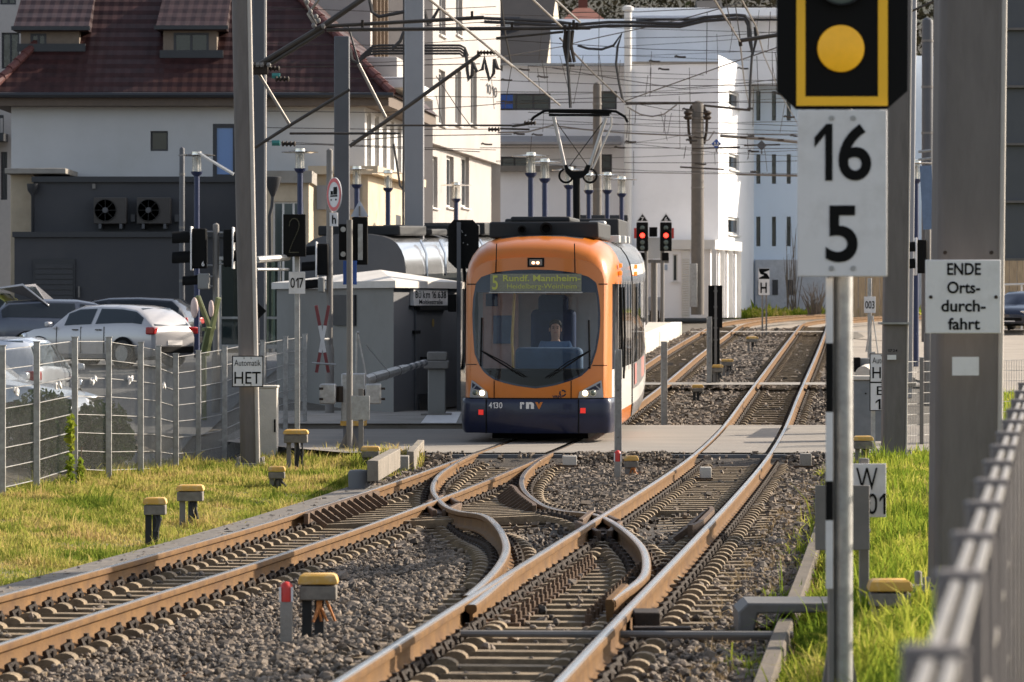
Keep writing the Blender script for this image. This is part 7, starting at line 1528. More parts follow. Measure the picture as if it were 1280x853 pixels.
mb = MB(); mb.add([TW(1.215, 5.9, .75), TW(1.215, 11.5, .75), TW(1.215, 11.5, 1.1), TW(1.215, 5.9, 1.1)], [(0, 1, 2, 3)]); mb.build('side_lettering_band', mat('pale_red_wrap', (.45, .16, .14), .4), tram, smooth=False)
mb = MB(); tbox(mb, -.75, .75, .9, 5, .04, .16); [mb.lathe([(.3, -.05), (.3, .05)], TW(s*.53, y, .3), 20, 'x') for s in (-1, 1) for y in (1.9, 3.7)]; tbox(mb, -.9, .9, 5.6, 26, .08, .2); mb.build('running_gear', 'black', tram)
# pantograph
pg_Z = 9.2; Zp = Z0T+pg_Z; mb = MB(); pp = lambda x, y, dz=0: P(x, y, Zp)+Vector((0, dz, 0))
mb.cur = 1; mb.tube([pp(721, 285), pp(720.5, 222)], .065, 8); mb.loft([[pp(x, y, dz) for x, y in ((705,207),(709,206),(712,214),(729,214),(733,206),(738,207),(736,216),(727,223),(714,223),(707,216))] for dz in (-.05, .05)])
mb.cur = 0; mb.tube([pp(707, 212), pp(692, 146)], .032, 8); mb.tube([pp(736, 212), pp(757, 148)], .032, 8); mb.tube([pp(740, 213), pp(764, 157), pp(764, 146)], .018, 8)
mb.cur = 1; mb.tube([pp(664, 151), pp(667, 147), pp(680, 139), pp(690, 138), pp(755, 138.5), pp(770, 139.5), pp(781, 146), pp(784.5, 153)], .024, 8); mb.tube([pp(686, 144), pp(762, 144)], .025, 6); mb.tube([pp(686, 138.5, .35), pp(765, 139.5, .35)], .03, 6)
mb.tube([pp(692, 148), pp(735, 208)], .008, 4); mb.tube([pp(757, 148), pp(712, 208)], .008, 4)
for cx in (707.5, 737.5): mb.tube([pp(cx, 220)+Vector((.12*math.cos(t), 0, .12*math.sin(t))) for t in np.linspace(0, 2*math.pi, 17)], .022, 6)
mb.build('pantograph', [mat('grey_pantograph_tube', (.42, .39, .36), .4, .4), 'black'], tram)
# the tram track hidden below
bt = thing('railway_track', 'branch rails under the orange tram towards the platform', 'track', (float(PT(80)), 80, float(zt(80))-.2))
for o_ in (-.535, .535): rail([(float(PT(z)), z, float(zt(z))-.006) for z in np.arange(68, 112, 1.5)], bt, off=o_)

# ---- driver
def person_mesh(name, joints, edges, parent, m, root=0):
    me = bpy.data.meshes.new('skel'); me.from_pydata([j[0] for j in joints], edges, []); o = bpy.data.objects.new('skel', me); COL.objects.link(o)
    sk = o.modifiers.new('skin', 'SKIN'); sv = me.skin_vertices[0].data
    for i, j in enumerate(joints): sv[i].radius = (j[1], j[2] if len(j) > 2 else j[1]); sv[i].use_root = (i == root)
    sb = o.modifiers.new('sub', 'SUBSURF'); sb.levels = 2; sb.render_levels = 2
    dg = bpy.context.evaluated_depsgraph_get(); dg.update(); m2 = bpy.data.meshes.new_from_object(o.evaluated_get(dg)); bpy.data.objects.remove(o)
    m2.name = name; m2.materials.clear(); m2.materials.append(M[m]); m2.polygons.foreach_set('use_smooth', [True]*len(m2.polygons)); r = bpy.data.objects.new(name, m2); COL.objects.link(r); r.parent = parent; return r
dl = TW(.19, 1.55, .95); dr_ = thing('person', 'tram driver with short dark hair and blue top, seated behind the windscreen', 'person', dl)
J = [((0,.02,.05),.15,.12),((0,.0,.28),.15,.11),((0,-.01,.47),.17,.11),((0,-.01,.575),.075,.07),((0,-.03,.63),.058,.058),((0,-.05,.71),.082,.092),((0,-.05,.815),.086,.102),((0,-.04,.91),.06,.075),
     ((.20,-.01,.54),.07),((.27,-.12,.30),.05),((.16,-.36,.24),.036),((.15,-.44,.24),.032),((-.20,-.01,.54),.07),((-.27,-.12,.30),.05),((-.16,-.36,.24),.036),((-.15,-.44,.24),.032),
     ((.11,-.05,.02),.085),((.13,-.42,.02),.065),((.13,-.44,-.38),.045),((.13,-.56,-.42),.04),((-.11,-.05,.02),.085),((-.13,-.42,.02),.065),((-.13,-.44,-.38),.045),((-.13,-.56,-.42),.04)]
E_ = [(0,1),(1,2),(2,3),(3,4),(4,5),(5,6),(6,7),(2,8),(8,9),(9,10),(10,11),(2,12),(12,13),(13,14),(14,15),(0,16),(16,17),(17,18),(18,19),(0,20),(20,21),(21,22),(22,23)]
for s in (1, -1):                                   # five fingers on each hand, curled on the desk
    w = 11 if s > 0 else 15
    for k in range(4):
        b0 = len(J); x = s*.15+(k-1.5)*.018; J += [((x, -.475, .245), .010), ((x, -.51, .235-.002*k), .009), ((x, -.525, .212), .008)]; E_ += [(w, b0), (b0, b0+1), (b0+1, b0+2)]
    b0 = len(J); J += [((s*.15-s*.045, -.45, .235), .011), ((s*.15-s*.06, -.48, .225), .009)]; E_ += [(w, b0), (b0, b0+1)]
body = person_mesh('body', J, E_, dr_, 'skin')
mb = MB(); mb.sphere(dl+Vector((0, -.147, .77)), .019, sc=(.8, 1.3, 1.5)); mb.sphere(dl+Vector((.092, -.04, .78)), .028, sc=(.4, .7, 1.2)); mb.sphere(dl+Vector((-.092, -.04, .78)), .028, sc=(.4, .7, 1.2)); mb.build('nose_and_ears', 'skin', dr_)
mb = MB(); [mb.sphere(dl+Vector((s*.034, -.137, .806)), .012, sc=(1.3, .6, .7)) for s in (-1, 1)]; [mb.box(dl+Vector((s*.035, -.146, .83)), (.036, .012, .007)) for s in (-1, 1)]; mb.build('eyes_and_brows', 'hair', dr_); mb = MB(); mb.box(dl+Vector((0, -.140, .733)), (.045, .012, .009)); mb.build('mouth', mat('lip', (.35, .14, .11), .6), dr_)
mb = MB(); mb.sphere(dl+Vector((0, -.03, .855)), .116, 18, 12, (.86, 1.05, .78)); hv = mb.v
mb.v = [(x, max(y, dl.y-.115+max(0, (dl.z+.868-z))*2.2), z) for x, y, z in hv]; mb.build('hair', 'hair', dr_)
def shirt_mesh():
    Js = [((0,.02,.03),.165,.135),((0,.0,.28),.165,.125),((0,-.01,.47),.195,.150),((0,-.01,.575),.105,.10),((.20,-.01,.54),.083),((.27,-.12,.30),.064),((.19,-.30,.255),.050),((-.20,-.01,.54),.083),((-.27,-.12,.30),.064),((-.19,-.30,.255),.050)]
    return person_mesh('shirt', Js, [(0,1),(1,2),(2,3),(2,4),(4,5),(5,6),(2,7),(7,8),(8,9)], dr_, 'shirt')
shirt_mesh()

# ---- silver tram behind the hut
PS = interp([(80,-4.1),(84,-3.25),(96,-.95),(100,-.2)])
TW2 = TWf(PS, 83.)
st = thing('tram', 'silver tram with black roof casings, half hidden behind the grey hut and pale mast', 'tram', TW2(0, 0, 0))
def col_s(x, y, z): return 5 if z > 3.15 else (2 if 1.3 < z < 2.35 else 3)
body_mod(st, [(y, 1.2, 3.35, False) for y in np.linspace(0, 5.6, 8)], TW2, col_s); body_mod(st, [(y, 1.2, 3.35, False) for y in np.linspace(6.1, 12.5, 8)], TW2, col_s, 'rear_section')
mb = MB(); mb.loft([[TW2(x*.94, y, .3+(z-.16)*.93) for x, z in ring(1.2, 3.3)] for y in (5.5, 5.85, 6.2)]); mb.build('bellows', 'rubber', st)
for y in (0, 12.5): mb = MB(); mb.add([TW2(x, y, z) for x, z in ring(1.2, 3.35)], [tuple(range(34))]); mb.build('end_wall', 'mast_dk', st, smooth=False)
for a, b, h in ((.5, 3.0, 3.52), (3.6, 5.2, 3.45), (6.6, 9.0, 3.55), (9.6, 12.2, 3.6)):
    mb = MB(); mb.add([TW2(x, y, z) for z in (3.3, h) for x, y in ((-.9, a), (.95, a), (.95, b), (-.9, b))], [(0,3,2,1),(4,5,6,7),(0,1,5,4),(1,2,6,5),(2,3,7,6),(3,0,4,7)]); mb.build('roof_casing', 'roofbox', st, bevel=.04)
mb = MB()
for y in (1.9, 3.8, 8.4, 10.4): mb.tube([TW2(1.22, y, 2.4), TW2(1.2, y, 2.9), TW2(1.06, y, 3.2)], .03, 6)
mb.build('roof_rib', 'chrome', st); mb = MB(); [mb.lathe([(.3, -.05), (.3, .05)], TW2(s*.53, y, .25), 18, 'x') for s in (-1, 1) for y in (1.5, 4, 8, 11)]; mb.add([TW2(x, y, z) for z in (.05, .2) for x, y in ((-.9, .4), (.9, .4), (.9, 12), (-.9, 12))], [(0,3,2,1),(4,5,6,7),(0,1,5,4),(1,2,6,5),(2,3,7,6),(3,0,4,7)]); mb.build('running_gear', 'black', st)

# ================================================================== CARS
def car(label, loc, heading, paint, L=4.3, W=1.76, H=1.44, kind='hatch', rear_open=False, name='parked_car', group='cars parked behind the left fence'):
    o = thing(name, label, 'car', loc, group, heading); C = Vector(loc)
    if kind == 'hatch': S = [(0,.36,.80,.80,.74),(.015,.26,.92,.93,.84),(.07,.22,.97,1.18,.92),(.14,.2,.99,.985*1.0+.37,.96),(.25,.2,.98,1.0+.42,.985),(.42,.2,.95,1.44,1.),(.56,.2,.93,1.42,1.),(.64,.2,.92,1.30,1.),(.74,.2,.91,.94,.99),(.86,.2,.86,.86,.97),(.95,.22,.76,.76,.90),(.99,.28,.62,.62,.78),(1.,.38,.56,.56,.68)]
    elif kind == 'van': S = [(0,.40,.95,.95,.80),(.015,.28,1.05,1.08,.90),(.04,.22,1.1,1.62,.95),(.10,.2,1.12,1.82,.97),(.3,.2,1.12,1.86,.99),(.52,.2,1.1,1.84,1.),(.62,.2,1.08,1.66,1.),(.70,.2,1.06,1.40,1.),(.79,.2,1.03,1.06,.98),(.90,.22,.92,.92,.95),(.97,.26,.74,.74,.86),(1.,.36,.6,.6,.74)]
    else: S = [(0,.36,.82,.82,.76),(.012,.26,.95,.97,.86),(.05,.22,1.0,1.25,.94),(.10,.2,1.0,1.42,.97),(.3,.2,.98,1.47,1.),(.48,.2,.95,1.46,1.),(.58,.2,.93,1.40,1.),(.66,.2,.92,1.22,1.),(.74,.2,.91,.94,.99),(.86,.2,.86,.86,.97),(.95,.22,.76,.76,.9),(1.,.38,.56,.56,.7)]
    k = H/1.44 if kind != 'van' else H/1.86
    def rg_(s):
        f, zl, bz, rz_, wf = s; w = W/2*wf; bz *= k; rz_ *= k; x = (f-.5)*L; cab = rz_-bz > .05
        rw = w*(1-.36*min(1, (rz_-bz)/.48)) if cab else w*.86; h = [(w*.90, zl), (w*.985, zl+.10), (w, (zl+bz)*.52), (w*.985, bz-.05), (w*.955, bz), (rw, max(rz_-.05, bz+.004)), (rw*.80, max(rz_, bz+.012)), (0, max(rz_, bz+.012)+.012)]
        return [(x, y, z) for y, z in h]+[(x, -y, z) for y, z in h[-2::-1]]
    rs = [rg_(s) for s in S]; mb = MB(); mb.v = [tuple(Vector(p)+C) for r in rs for p in r]; n = len(rs[0])
    for i in range(len(rs)-1):
        for j in range(n-1): mb.f.append([i*n+j, (i+1)*n+j, (i+1)*n+j+1, i*n+j+1]); mb.m.append(0)
        mb.f.append([i*n+n-1, (i+1)*n+n-1, (i+1)*n, i*n]); mb.m.append(0)
    mb.f += [list(range(n)), list(range(len(rs)*n-1, (len(rs)-1)*n-1, -1))]; mb.m += [0, 0]
    b = mb.build('body', paint, o, angle=32); fixnormals(b)
    cabs = [i for i, s in enumerate(S) if s[3]-s[2] > .12]
    mix = lambda p, q, t: Vector(p)*(1-t)+Vector(q)*t
    def glz(nm, quads, off):
        mb = MB()
        for q in quads:
            nr = (q[1]-q[0]).cross(q[3]-q[0]).normalized()
            if nr.dot(off) < 0: nr = -nr
            mb.add([p+nr*.010+C for p in q], [(0, 1, 2, 3)])
        return mb.build(nm, 'carglass', o, smooth=False)
    for sgn, (jb, jt) in ((1, (4, 5)), (-1, (n-5, n-6))):
        groups = [cabs[:len(cabs)//2+1], cabs[len(cabs)//2:]]
        for gp in groups:
            qs = []
            for a, c in zip(gp[:-1], gp[1:]):
                ta = .1 if a == gp[0] else 0; tb_ = .1 if c == gp[-1] else 0
                pa0, pa1, pb0, pb1 = rs[a][jb], rs[a][jt], rs[c][jb], rs[c][jt]
                A0, A1, B0, B1 = mix(pa0, pa1, .08), mix(pa0, pa1, .9), mix(pb0, pb1, .08), mix(pb0, pb1, .9)
                qs.append([mix(A0, B0, ta), mix(A0, B0, 1-tb_), mix(A1, B1, 1-tb_), mix(A1, B1, ta)])
            if qs: glz('side_window', qs, Vector((0, sgn, .2)))
    def screen(i0, i1, nm, off):
        a, c = rs[i0], rs[i1]; glz(nm, [[mix(a[5], c[5], .06)*1., mix(a[n-6], c[n-6], .06), mix(a[n-6], c[n-6], .94), mix(a[5], c[5], .94)]], off)
    fi = max(cabs)
    q = [mix(rs[fi+1][4], rs[fi+1][n-5], .07), mix(rs[fi+1][4], rs[fi+1][n-5], .93), mix(rs[fi-1][6], rs[fi-1][n-7], 1.02), mix(rs[fi-1][6], rs[fi-1][n-7], -.02)]; glz('windscreen', [q], Vector((1, 0, 1)))
    ri = min(cabs)
    q = [mix(rs[ri-1][4], rs[ri-1][n-5], .08)+Vector((.02, 0, .03)), mix(rs[ri-1][4], rs[ri-1][n-5], .92)+Vector((.02, 0, .03)), mix(rs[ri+1][6], rs[ri+1][n-7], 1.0), mix(rs[ri+1][6], rs[ri+1][n-7], 0.)]; glz('rear_window', [q], Vector((-1, 0, .6)))
    for fx in (.19, .81):
        for s in (-1, 1):
            c = C+Vector(((fx-.5)*L, s*(W/2-.10), .31)); mb = MB(); mb.lathe([(.19, -.10), (.30, -.10), (.315, -.06), (.315, .06), (.30, .10), (.19, .10)], c, 24, 'y'); w_ = mb.build('wheel', 'rubber', o)
            mb = MB(); mb.lathe([(.20, .0), (.20, .085*s), (.17, .06*s), (.05, .075*s), (.05, .09*s), (.001, .09*s)], c, 20, 'y')
            for t in range(5): mb.beam(c+Vector((0, s*.08, 0)), c+Vector((.18*math.cos(t*1.257), s*.085, .18*math.sin(t*1.257))), .05, .02)
            mb.build('rim', 'galv', w_)
            mb = MB(); mb.lathe([(.375, 0), (.375, .012*s), (.001, .012*s)], C+Vector(((fx-.5)*L, s*(W/2*.995+.002), .33)), 24, 'y'); mb.build('wheel_arch', 'black', o)
            mb = MB(); mb.lathe([(.31, 0), (.31, .02*s), (.2, .03*s), (.001, .025*s)], C+Vector(((fx-.5)*L, s*(W/2+.008), .31)), 24, 'y'); mb.build('tyre_face', 'rubber', w_); mb = MB(); mb.lathe([(.20, 0), (.19, .022*s), (.05, .012*s), (.001, .02*s)], C+Vector(((fx-.5)*L, s*(W/2+.028), .31)), 18, 'y'); mb.build('rim_face', 'galv', w_)
    z_t = S[1][2]*k
    for s in (-1, 1):
        mb = MB(); mb.box(C+Vector((-L/2+.10, s*W*.385, z_t-.08)), (.22, .26, .17), rz=s*.35); mb.build('tail_light', mat('dark_red_lens', (.35, .012, .012), .2, coat=.5), o, bevel=.03)
        mb = MB(); mb.box(C+Vector((L/2-.20, s*W*.36, .66*k+.02)), (.34, .30, .14), rz=-s*.5, ry=.2); mb.build('headlight', 'chrome', o, bevel=.03)
        mb = MB(); mb.box(C+Vector((L*.22, s*(W/2+.08), .98*k if kind != 'van' else 1.12*k)), (.12, .17, .12)); mb.build('mirror', paint, o, bevel=.03)
    mb = MB()
    for s in (-1, 1):
        for fx in (.33, .50, .68): mb.box(C+Vector(((fx-.5)*L, s*(W/2*.995), .62)), (.012, .02, .62), rx=s*.03)
        for fx in (.37, .54): mb.box(C+Vector(((fx-.5)*L, s*(W/2+.004), .86)), (.17, .03, .025))
    mb.build('door_seam', 'cardark', o)
    mb = MB(); mb.box(C+Vector((-L/2-.002, 0, .56)), (.03, .5, .11)); mb.build('number_plate', 'white', o); mb = MB(); mb.box(C+Vector((L/2-.01, 0, .38)), (.03, .5, .11)); mb.build('number_plate', 'white', o)
    mb = MB(); mb.box(C+Vector((-L/2+.02, 0, .40)), (.1, W*.72, .16)); mb.box(C+Vector((L/2-.04, 0, .42)), (.1, W*.6, .12)); mb.build('lower_grille', 'black', o, bevel=.02)
    mb = MB(); mb.bx(C.x-L*.4, C.x+L*.4, C.y-W*.42, C.y+W*.42, C.z+.16, C.z+.24); mb.build('underbody', 'black', o)
    mb = MB(); [mb.box(C+Vector((dx*L, 0, .85)), (.12, W*.62, .5)) for dx in (-.14, .08)]; [mb.box(C+Vector((dx*L, s*.35, 1.16*k)), (.1, .24, .2)) for dx in (-.14, .08) for s in (-1, 1)]; mb.build('seats', 'black', o)
    return o
def cp(px, Z, base_y=None): x = HX(px, Z); return (x, Z, float(gz(x, Z))+.02)
car('pale silver hatchback seen from side and rear, in front of the anthracite annex', cp(133, 90), R(143), 'carsilver')
car('blue grey estate car behind the pale silver hatchback', cp(95, 96), R(20), 'carblue', L=4.6, kind='estate', H=1.45)
car('dark estate car with pale roof rails farther back than the blue grey one', cp(140, 102.5), R(168), 'cardark', L=4.6, kind='estate', H=1.5)
cy = car('olive yellow car with its tailgate raised at the left edge', cp(-66, 96), R(172), 'caryellow', L=4.1, kind='hatch', H=1.72)
# raised tailgate of the yellow car
cl_ = cy.location; mb = MB(); 
for s0, s1, z0 in ((-.62, .62, 0),): mb.loft([[cl_+Vector((x, y, z+t)) for x, y, z in ((-1.45, s0, 1.72), (-1.45, s1, 1.72), (-2.1, s1*.95, 1.80), (-2.75, s1*.9, 1.30), (-2.75, s0*.9, 1.30), (-2.1, s0*.95, 1.80))] for t in (0, .05)])
mb.build('tailgate', 'carsilver', cy, bevel=.02); mb = MB(); mb.add([cl_+Vector(p) for p in ((-2.16, -.5, 1.80), (-2.16, .5, 1.80), (-2.70, .46, 1.38), (-2.70, -.46, 1.38))], [(0, 1, 2, 3)]); mb.build('tailgate_glass', 'carglass', cy, smooth=False)
car('pale blue silver car nearest behind the left fence, bonnet pointing right', (HX(-70, 56.5), 56.5, float(gz(-8.0, 56.5))+.02), R(-9), 'vanpaint', L=4.3, W=1.8, H=1.52)
car('pale car seen from behind, its roof just above the first fence posts', cp(22, 69), R(86), 'vanpaint', L=4.3, H=1.62, kind='estate')
car('dark navy car on the sunlit side road at the right edge', (HX(1278, 150), 150, float(gz(20, 150))+.03), R(-112), 'carnavy', L=4.3, kind='hatch', H=1.5, name='car', group='cars on the right hand road')
# ================================================================== OVERHEAD LINE
def sag(a, b, s, n=14):
    a = Vector(a); b = Vector(b); return [a+(b-a)*(i/n)-Vector((0, 0, s*4*(i/n)*(1-i/n))) for i in range(n+1)]
def W(label, pts, Z, r=.012, m='wire', s=0., name='overhead_wire', group='overhead wires', cat='wire'):
    """pts in picture columns/rows at distance Z (or a list of distances)"""
    zs_ = Z if isinstance(Z, (list, tuple)) else [Z]*len(pts); q = [P(x, y, z) for (x, y), z in zip(pts, zs_)]
    if s: q = sag(q[0], q[-1], s)
    mb = MB(); b = Vector(q[0]); mb.tube(q, r, 6); return tag(mb.build(name, m, None, b), label, cat, group)
def insul(o_, px, py, Z, n=4, ax='x', m='clamp', r=.055):
    mb = MB(); p = P(px, py, Z)
    prof = []
    for k in range(n): prof += [(r*.5, k*.07), (r, k*.07+.02), (r, k*.07+.03), (r*.5, k*.07+.05)]
    mb.lathe(prof, p, 10, ax); return mb.build('insulator', m, o_)
# cantilever brackets
def bracket(label, segs, Z, base, ins=(), name='overhead_bracket'):
    o = thing(name, label, 'overhead bracket', P(*base, Z)); 
    for pts, r, m in segs:
        zz = Z; mb = MB(); mb.tube([P(x, y, zz) for x, y in pts], r, 8); mb.build('tube', m, o)
    for i in ins: insul(o, *i)
    return o
b1 = bracket('bracket of brown tubes running up right from the left HET mast', [([(316, 86), (402, 34), (460, -6)], 0.054, 'wire'), ([(330, 85), (405, 38)], 0.040, 'wire'), ([(322, 90), (362, 156)], 0.029, 'wire_lt'), ([(318, 185), (362, 157), (437, 112)], 0.032, 'wire'), ([(362, 167), (495, 167)], 0.023, 'wire')], 70, (318, 86), ((311, 85, 70), (332, 86, 70), (352, 180, 70), (344, 99, 70)))
mb = MB(); mb.box(P(318, 86, 69.9), (.5, .12, .22)); mb.build('clamp_block', 'clamp', b1, bevel=.02); mb = MB()
for dx in (-8, -3, 4, 9, 18): mb.lathe([(.03, 0), (.045, .04), (.03, .08)], P(318+dx, 84, 69.8), 8)
for x, y in ((392, 35), (398, 29), (404, 36), (388, 18), (384, 6), (395, 24)): mb.lathe([(.02, 0), (.04, .03), (.04, .06), (.02, .09)], P(x, y, 69.9), 8)
mb.build('fitting', 'galv_dk', b1)
mb = MB(); mb.tube([P(398, 0, 70), P(385, 18, 70), P(395, 34, 70)], .03, 6); mb.tube([P(380, 0, 70), P(396, 30, 70)], .025, 6); mb.build('strut', 'wire_lt', b1)
b2 = bracket('long horizontal brown tube pair crossing in front of the pale mast at the top', [([(408, 37.5), (738, 35)], 0.037, 'wire'), ([(404, 33), (480, 29), (605, 22)], 0.037, 'wire'), ([(620, 48), (704, 40)], 0.025, 'wire')], 72, (408, 37))
mb = MB()
for x, y in ((453, 30), (590, 19), (640, 33), (712, 33), (717, 30), (706, 36), (721, 33)): mb.box(P(x, y, 71.9), (.05, .05, .14))
for x in (707, 711, 716): mb.tube([P(x, 38, 72), P(x-2, 58, 72), P(x+2, 78, 72)], .035, 6)
mb.build('hanger', 'clamp', b2)
b3 = bracket('slanting brown tube strut rising to the right past the pale mast', [([(437, 183), (510, 133), (600, 68)], 0.043, 'wire'), ([(448, 80), (482, 147)], 0.036, 'wire_lt'), ([(435, 32), (449, 82)], 0.022, 'cable')], 83, (437, 183), ((596, 66, 82.8), (604, 66, 82.8)))
b4 = bracket('horizontal brown rod at pantograph height left of the pantograph', [([(483, 157), (640, 157)], 0.022, 'wire'), ([(437, 167), (500, 167)], 0.022, 'wire'), ([(640, 158), (668, 154)], 0.029, 'wire'), ([(625, 161), (662, 162)], 0.022, 'wire')], 84, (483, 157), ((655, 154, 83.8), (610, 162, 83.8)))
b5 = bracket('dark rods with insulators fixed to the concrete kiosk pole', [([(782, 130), (868, 129)], 0.050, 'wire'), ([(880, 132), (938, 138)], 0.050, 'wire'), ([(865, 186), (925, 184)], 0.036, 'wire'), ([(850, 209), (905, 212)], 0.036, 'wire')], 160, (872, 132), ((800, 129, 159.5), (806, 130, 159.5), (828, 129, 159.5), (934, 136, 159.5), (896, 185, 159.5)))
b6 = bracket('dark rod end entering from behind the amber signal at the top', [([(925, 51), (985, 42)], 0.040, 'wire'), ([(925, 51), (926, 58)], 0.036, 'clamp')], 74, (985, 42))
b7 = bracket('white and brown rods right of the kiosk pole before the pale blue facade', [([(900, 170), (960, 174), (1000, 178)], 0.065, 'wire_lt'), ([(920, 218), (1000, 220)], 0.043, 'wire_lt'), ([(930, 182), (975, 181)], 0.036, 'wire')], 158, (960, 174), ((935, 170, 157.5), (972, 175, 157.5), (938, 215, 157.5), (925, 172, 157.5), (948, 173, 157.5)))
# feeder cables
o = thing('feeder_cable', 'bundle of four dark feeder cables with drooping loops behind the pale mast', 'cable', P(575, 62, 88), 'feeder cables')
for k in range(4): mb = MB(); y = 57+k*3.4; mb.tube([P(449, 80-k, 88), P(452+k*2, 70, 88), P(466-k, y+1, 88), P(475, y, 88), P(575, y, 88), P(581-k, y+3, 88), P(585-k*.5, 70, 88)], .03, 6); mb.build('cable', 'cable', o)
for pts in ([(583, 68), (584, 88), (586, 101), (590, 94), (591, 78)], [(591, 78), (596, 90), (603, 87), (606, 70), (608, 86), (612, 101), (617, 92), (618, 74)], [(618, 74), (622, 86), (627, 88), (627, 82)], [(462, 0), (465, 15), (473, 21), (490, 18), (510, 14)], [(530, 12), (536, 32), (541, 24), (549, 10), (560, 18)], [(452, 82), (440, 75), (437, 60)], [(505, 40), (500, 52), (490, 62)]):
    mb = MB(); q = [P(x, y, 88) for x, y in pts]; mb.tube(q, .045, 6); mb.build('cable_loop', 'cable', o)
for k, dy in enumerate((0, 4.5)):
    W('thick dark double feeder cable swinging across above the pantograph', [(605, 23+dy), (650, 25+dy), (700, 28+dy), (722, 31+dy), (760, 28+dy), (790, 28+dy), (850, 30+dy*.8), (880, 22+dy), (920, 19+dy), (931, 20+dy*.9), (937-dy*.4, 27+dy), (938-dy*.5, 45), (941, 70), (945, 50), (944, 34)], 96, .045, 'cable', name='feeder_cable', group='feeder cables', cat='cable')
W('drooping dark jumper cable beside the white flue pipe', [(722, 57), (735, 61), (752, 62), (767, 57), (778, 41), (772, 58), (770, 80), (774, 105), (779, 128)], 98, .035, 'cable', name='feeder_cable', group='feeder cables', cat='cable')
W('dark vertical jumper hanging above the pantograph bow', [(712, 38), (711, 60), (709, 78), (711, 100), (713, 135)], 70, .03, 'cable', name='feeder_cable', group='feeder cables', cat='cable')
W('dark jumper hanging right of the kiosk pole near the amber signal', [(940, 68), (938, 100), (937, 135)], 96, .035, 'cable', name='feeder_cable', group='feeder cables', cat='cable')
# individual wires
wl = [
 ('pale steel stay slanting down right from the top of the pale mast', [(535, -2), (640, 83)], [60, 70], .022, 'wire_lt'),
 ('pale lower stay slanting down right towards the pantograph bow', [(619, 64), (700, 132)], [70, 80], .018, 'wire_lt'),
 ('dark wire slanting from the bracket end to the middle insulator', [(700, 48), (740, 90), (780, 128)], [72, 85, 98], .02, 'wire'),
 ('pale stay from the top edge ending on the long tube pair, left one', [(664, -2), (702, 34)], [66, 72], .022, 'wire_lt'),
 ('pale stay from the top edge ending on the long tube pair, right one', [(692, -2), (725, 28)], [66, 72], .020, 'wire_lt'),
 ('contact wire descending from the top edge right of centre', [(892, -2), (925, 52), (930, 100), (937, 135)], [50, 74, 120, 160], .018, 'wire_lt'),
 ('messenger wire descending from the top edge just left of the amber signal', [(926, -2), (945, 33), (955, 70), (976, 118), (1000, 160)], [50, 80, 110, 140, 170], .018, 'wire_lt'),
 ('dark thin wire rising across to the upper right over the white block', [(780, 127), (905, 82), (1000, 50)], [110, 100, 90], .016, 'wire'),
 ('thin wire rising gently from the cream building to the white roof edge', [(622, 72), (705, 58), (725, 52), (800, 36), (860, 22), (925, 4)], [120, 110, 105, 100, 95, 90], .014, 'wire'),
 ('thin wire level along the white roof cornice', [(700, 16), (800, 15), (920, 9), (1000, 8)], 150, .018, 'wire'),
 ('thin sagging wire across the white wall below the roof edge', [(690, 85), (760, 97), (850, 111), (920, 105), (985, 98)], 140, .016, 'wire'),
 ('level thin wire above the round topped concrete pole', [(618, 115), (800, 116), (1000, 116)], 150, .016, 'wire'),
 ('level thin wire just below the kiosk pole top', [(618, 130), (740, 128), (1000, 128)], 150, .018, 'wire'),
 ('pale sagging cable above the blue lamps', [(622, 166), (660, 165), (690, 157), (730, 162), (790, 167), (868, 170)], 130, .03, 'wire_lt'),
 ('pale drooping cable left of the kiosk pole', [(784, 134), (800, 143), (815, 146), (830, 143), (846, 131)], 150, .03, 'wire_lt'),
 ('pale short loop right of the kiosk pole', [(880, 177), (886, 175), (893, 164)], 158, .03, 'wire_lt'),
 ('level thin wire above the blue diamond plate', [(600, 185), (800, 185), (1000, 186)], 145, .014, 'wire'),
 ('level thin wire at lamp glass height', [(740, 215), (870, 217), (1000, 219)], 150, .02, 'wire_lt'),
 ('thin level wire behind the pantograph arms', [(640, 155), (760, 156), (1000, 152)], 150, .012, 'wire'),
 ('thin wire left over the tiled roof', [(335, 84), (450, 83), (600, 80)], 100, .014, 'wire'),
 ('thin wire across the white house wall', [(345, 180), (400, 181), (470, 184), (600, 190)], 100, .012, 'wire'),
 ('thin slack wire from the dark mast to the pale mast low down', [(440, 176), (520, 170), (640, 168)], 105, .014, 'wire'),
 ('thin slanting wire behind the pale mast', [(545, 95), (575, 140), (590, 160)], 110, .014, 'wire'),
 ('vertical dark cable down the left edge of the pale mast', [(505, -2), (505, 120), (504, 240), (504, 340)], 90, .03, 'cable'),
 ('dark hanging cable left of the pale mast', [(492, 180), (496, 205), (500, 232), (506, 240)], 92, .03, 'cable'),
 ('white steel stay from the annex pole down to the HET mast', [(248, 191), (262, 200), (292, 218)], 96, .045, 'frame'),
 ('dark vertical wire right of the cream building', [(626, -2), (632, 45), (639, 80)], 80, .022, 'wire'),
 ('thin wires fanning down to the rod behind the amber signal, left strand', [(907, -2), (915, 40)], 80, .012, 'wire'),
 ('thin wires fanning down to the rod behind the amber signal, right strand', [(918, -2), (925, 48)], 80, .012, 'wire'),
 ('thin wire crossing between the two right hand masts', [(1140, 14), (1175, -2)], 60, .02, 'wire'),
 ('level thin wire low across the pale blue facade', [(870, 165), (930, 168), (1000, 168)], 150, .022, 'wire_lt'),
]
for lab, pts, Z, r, m in wl: W(lab, pts, Z, r, m)
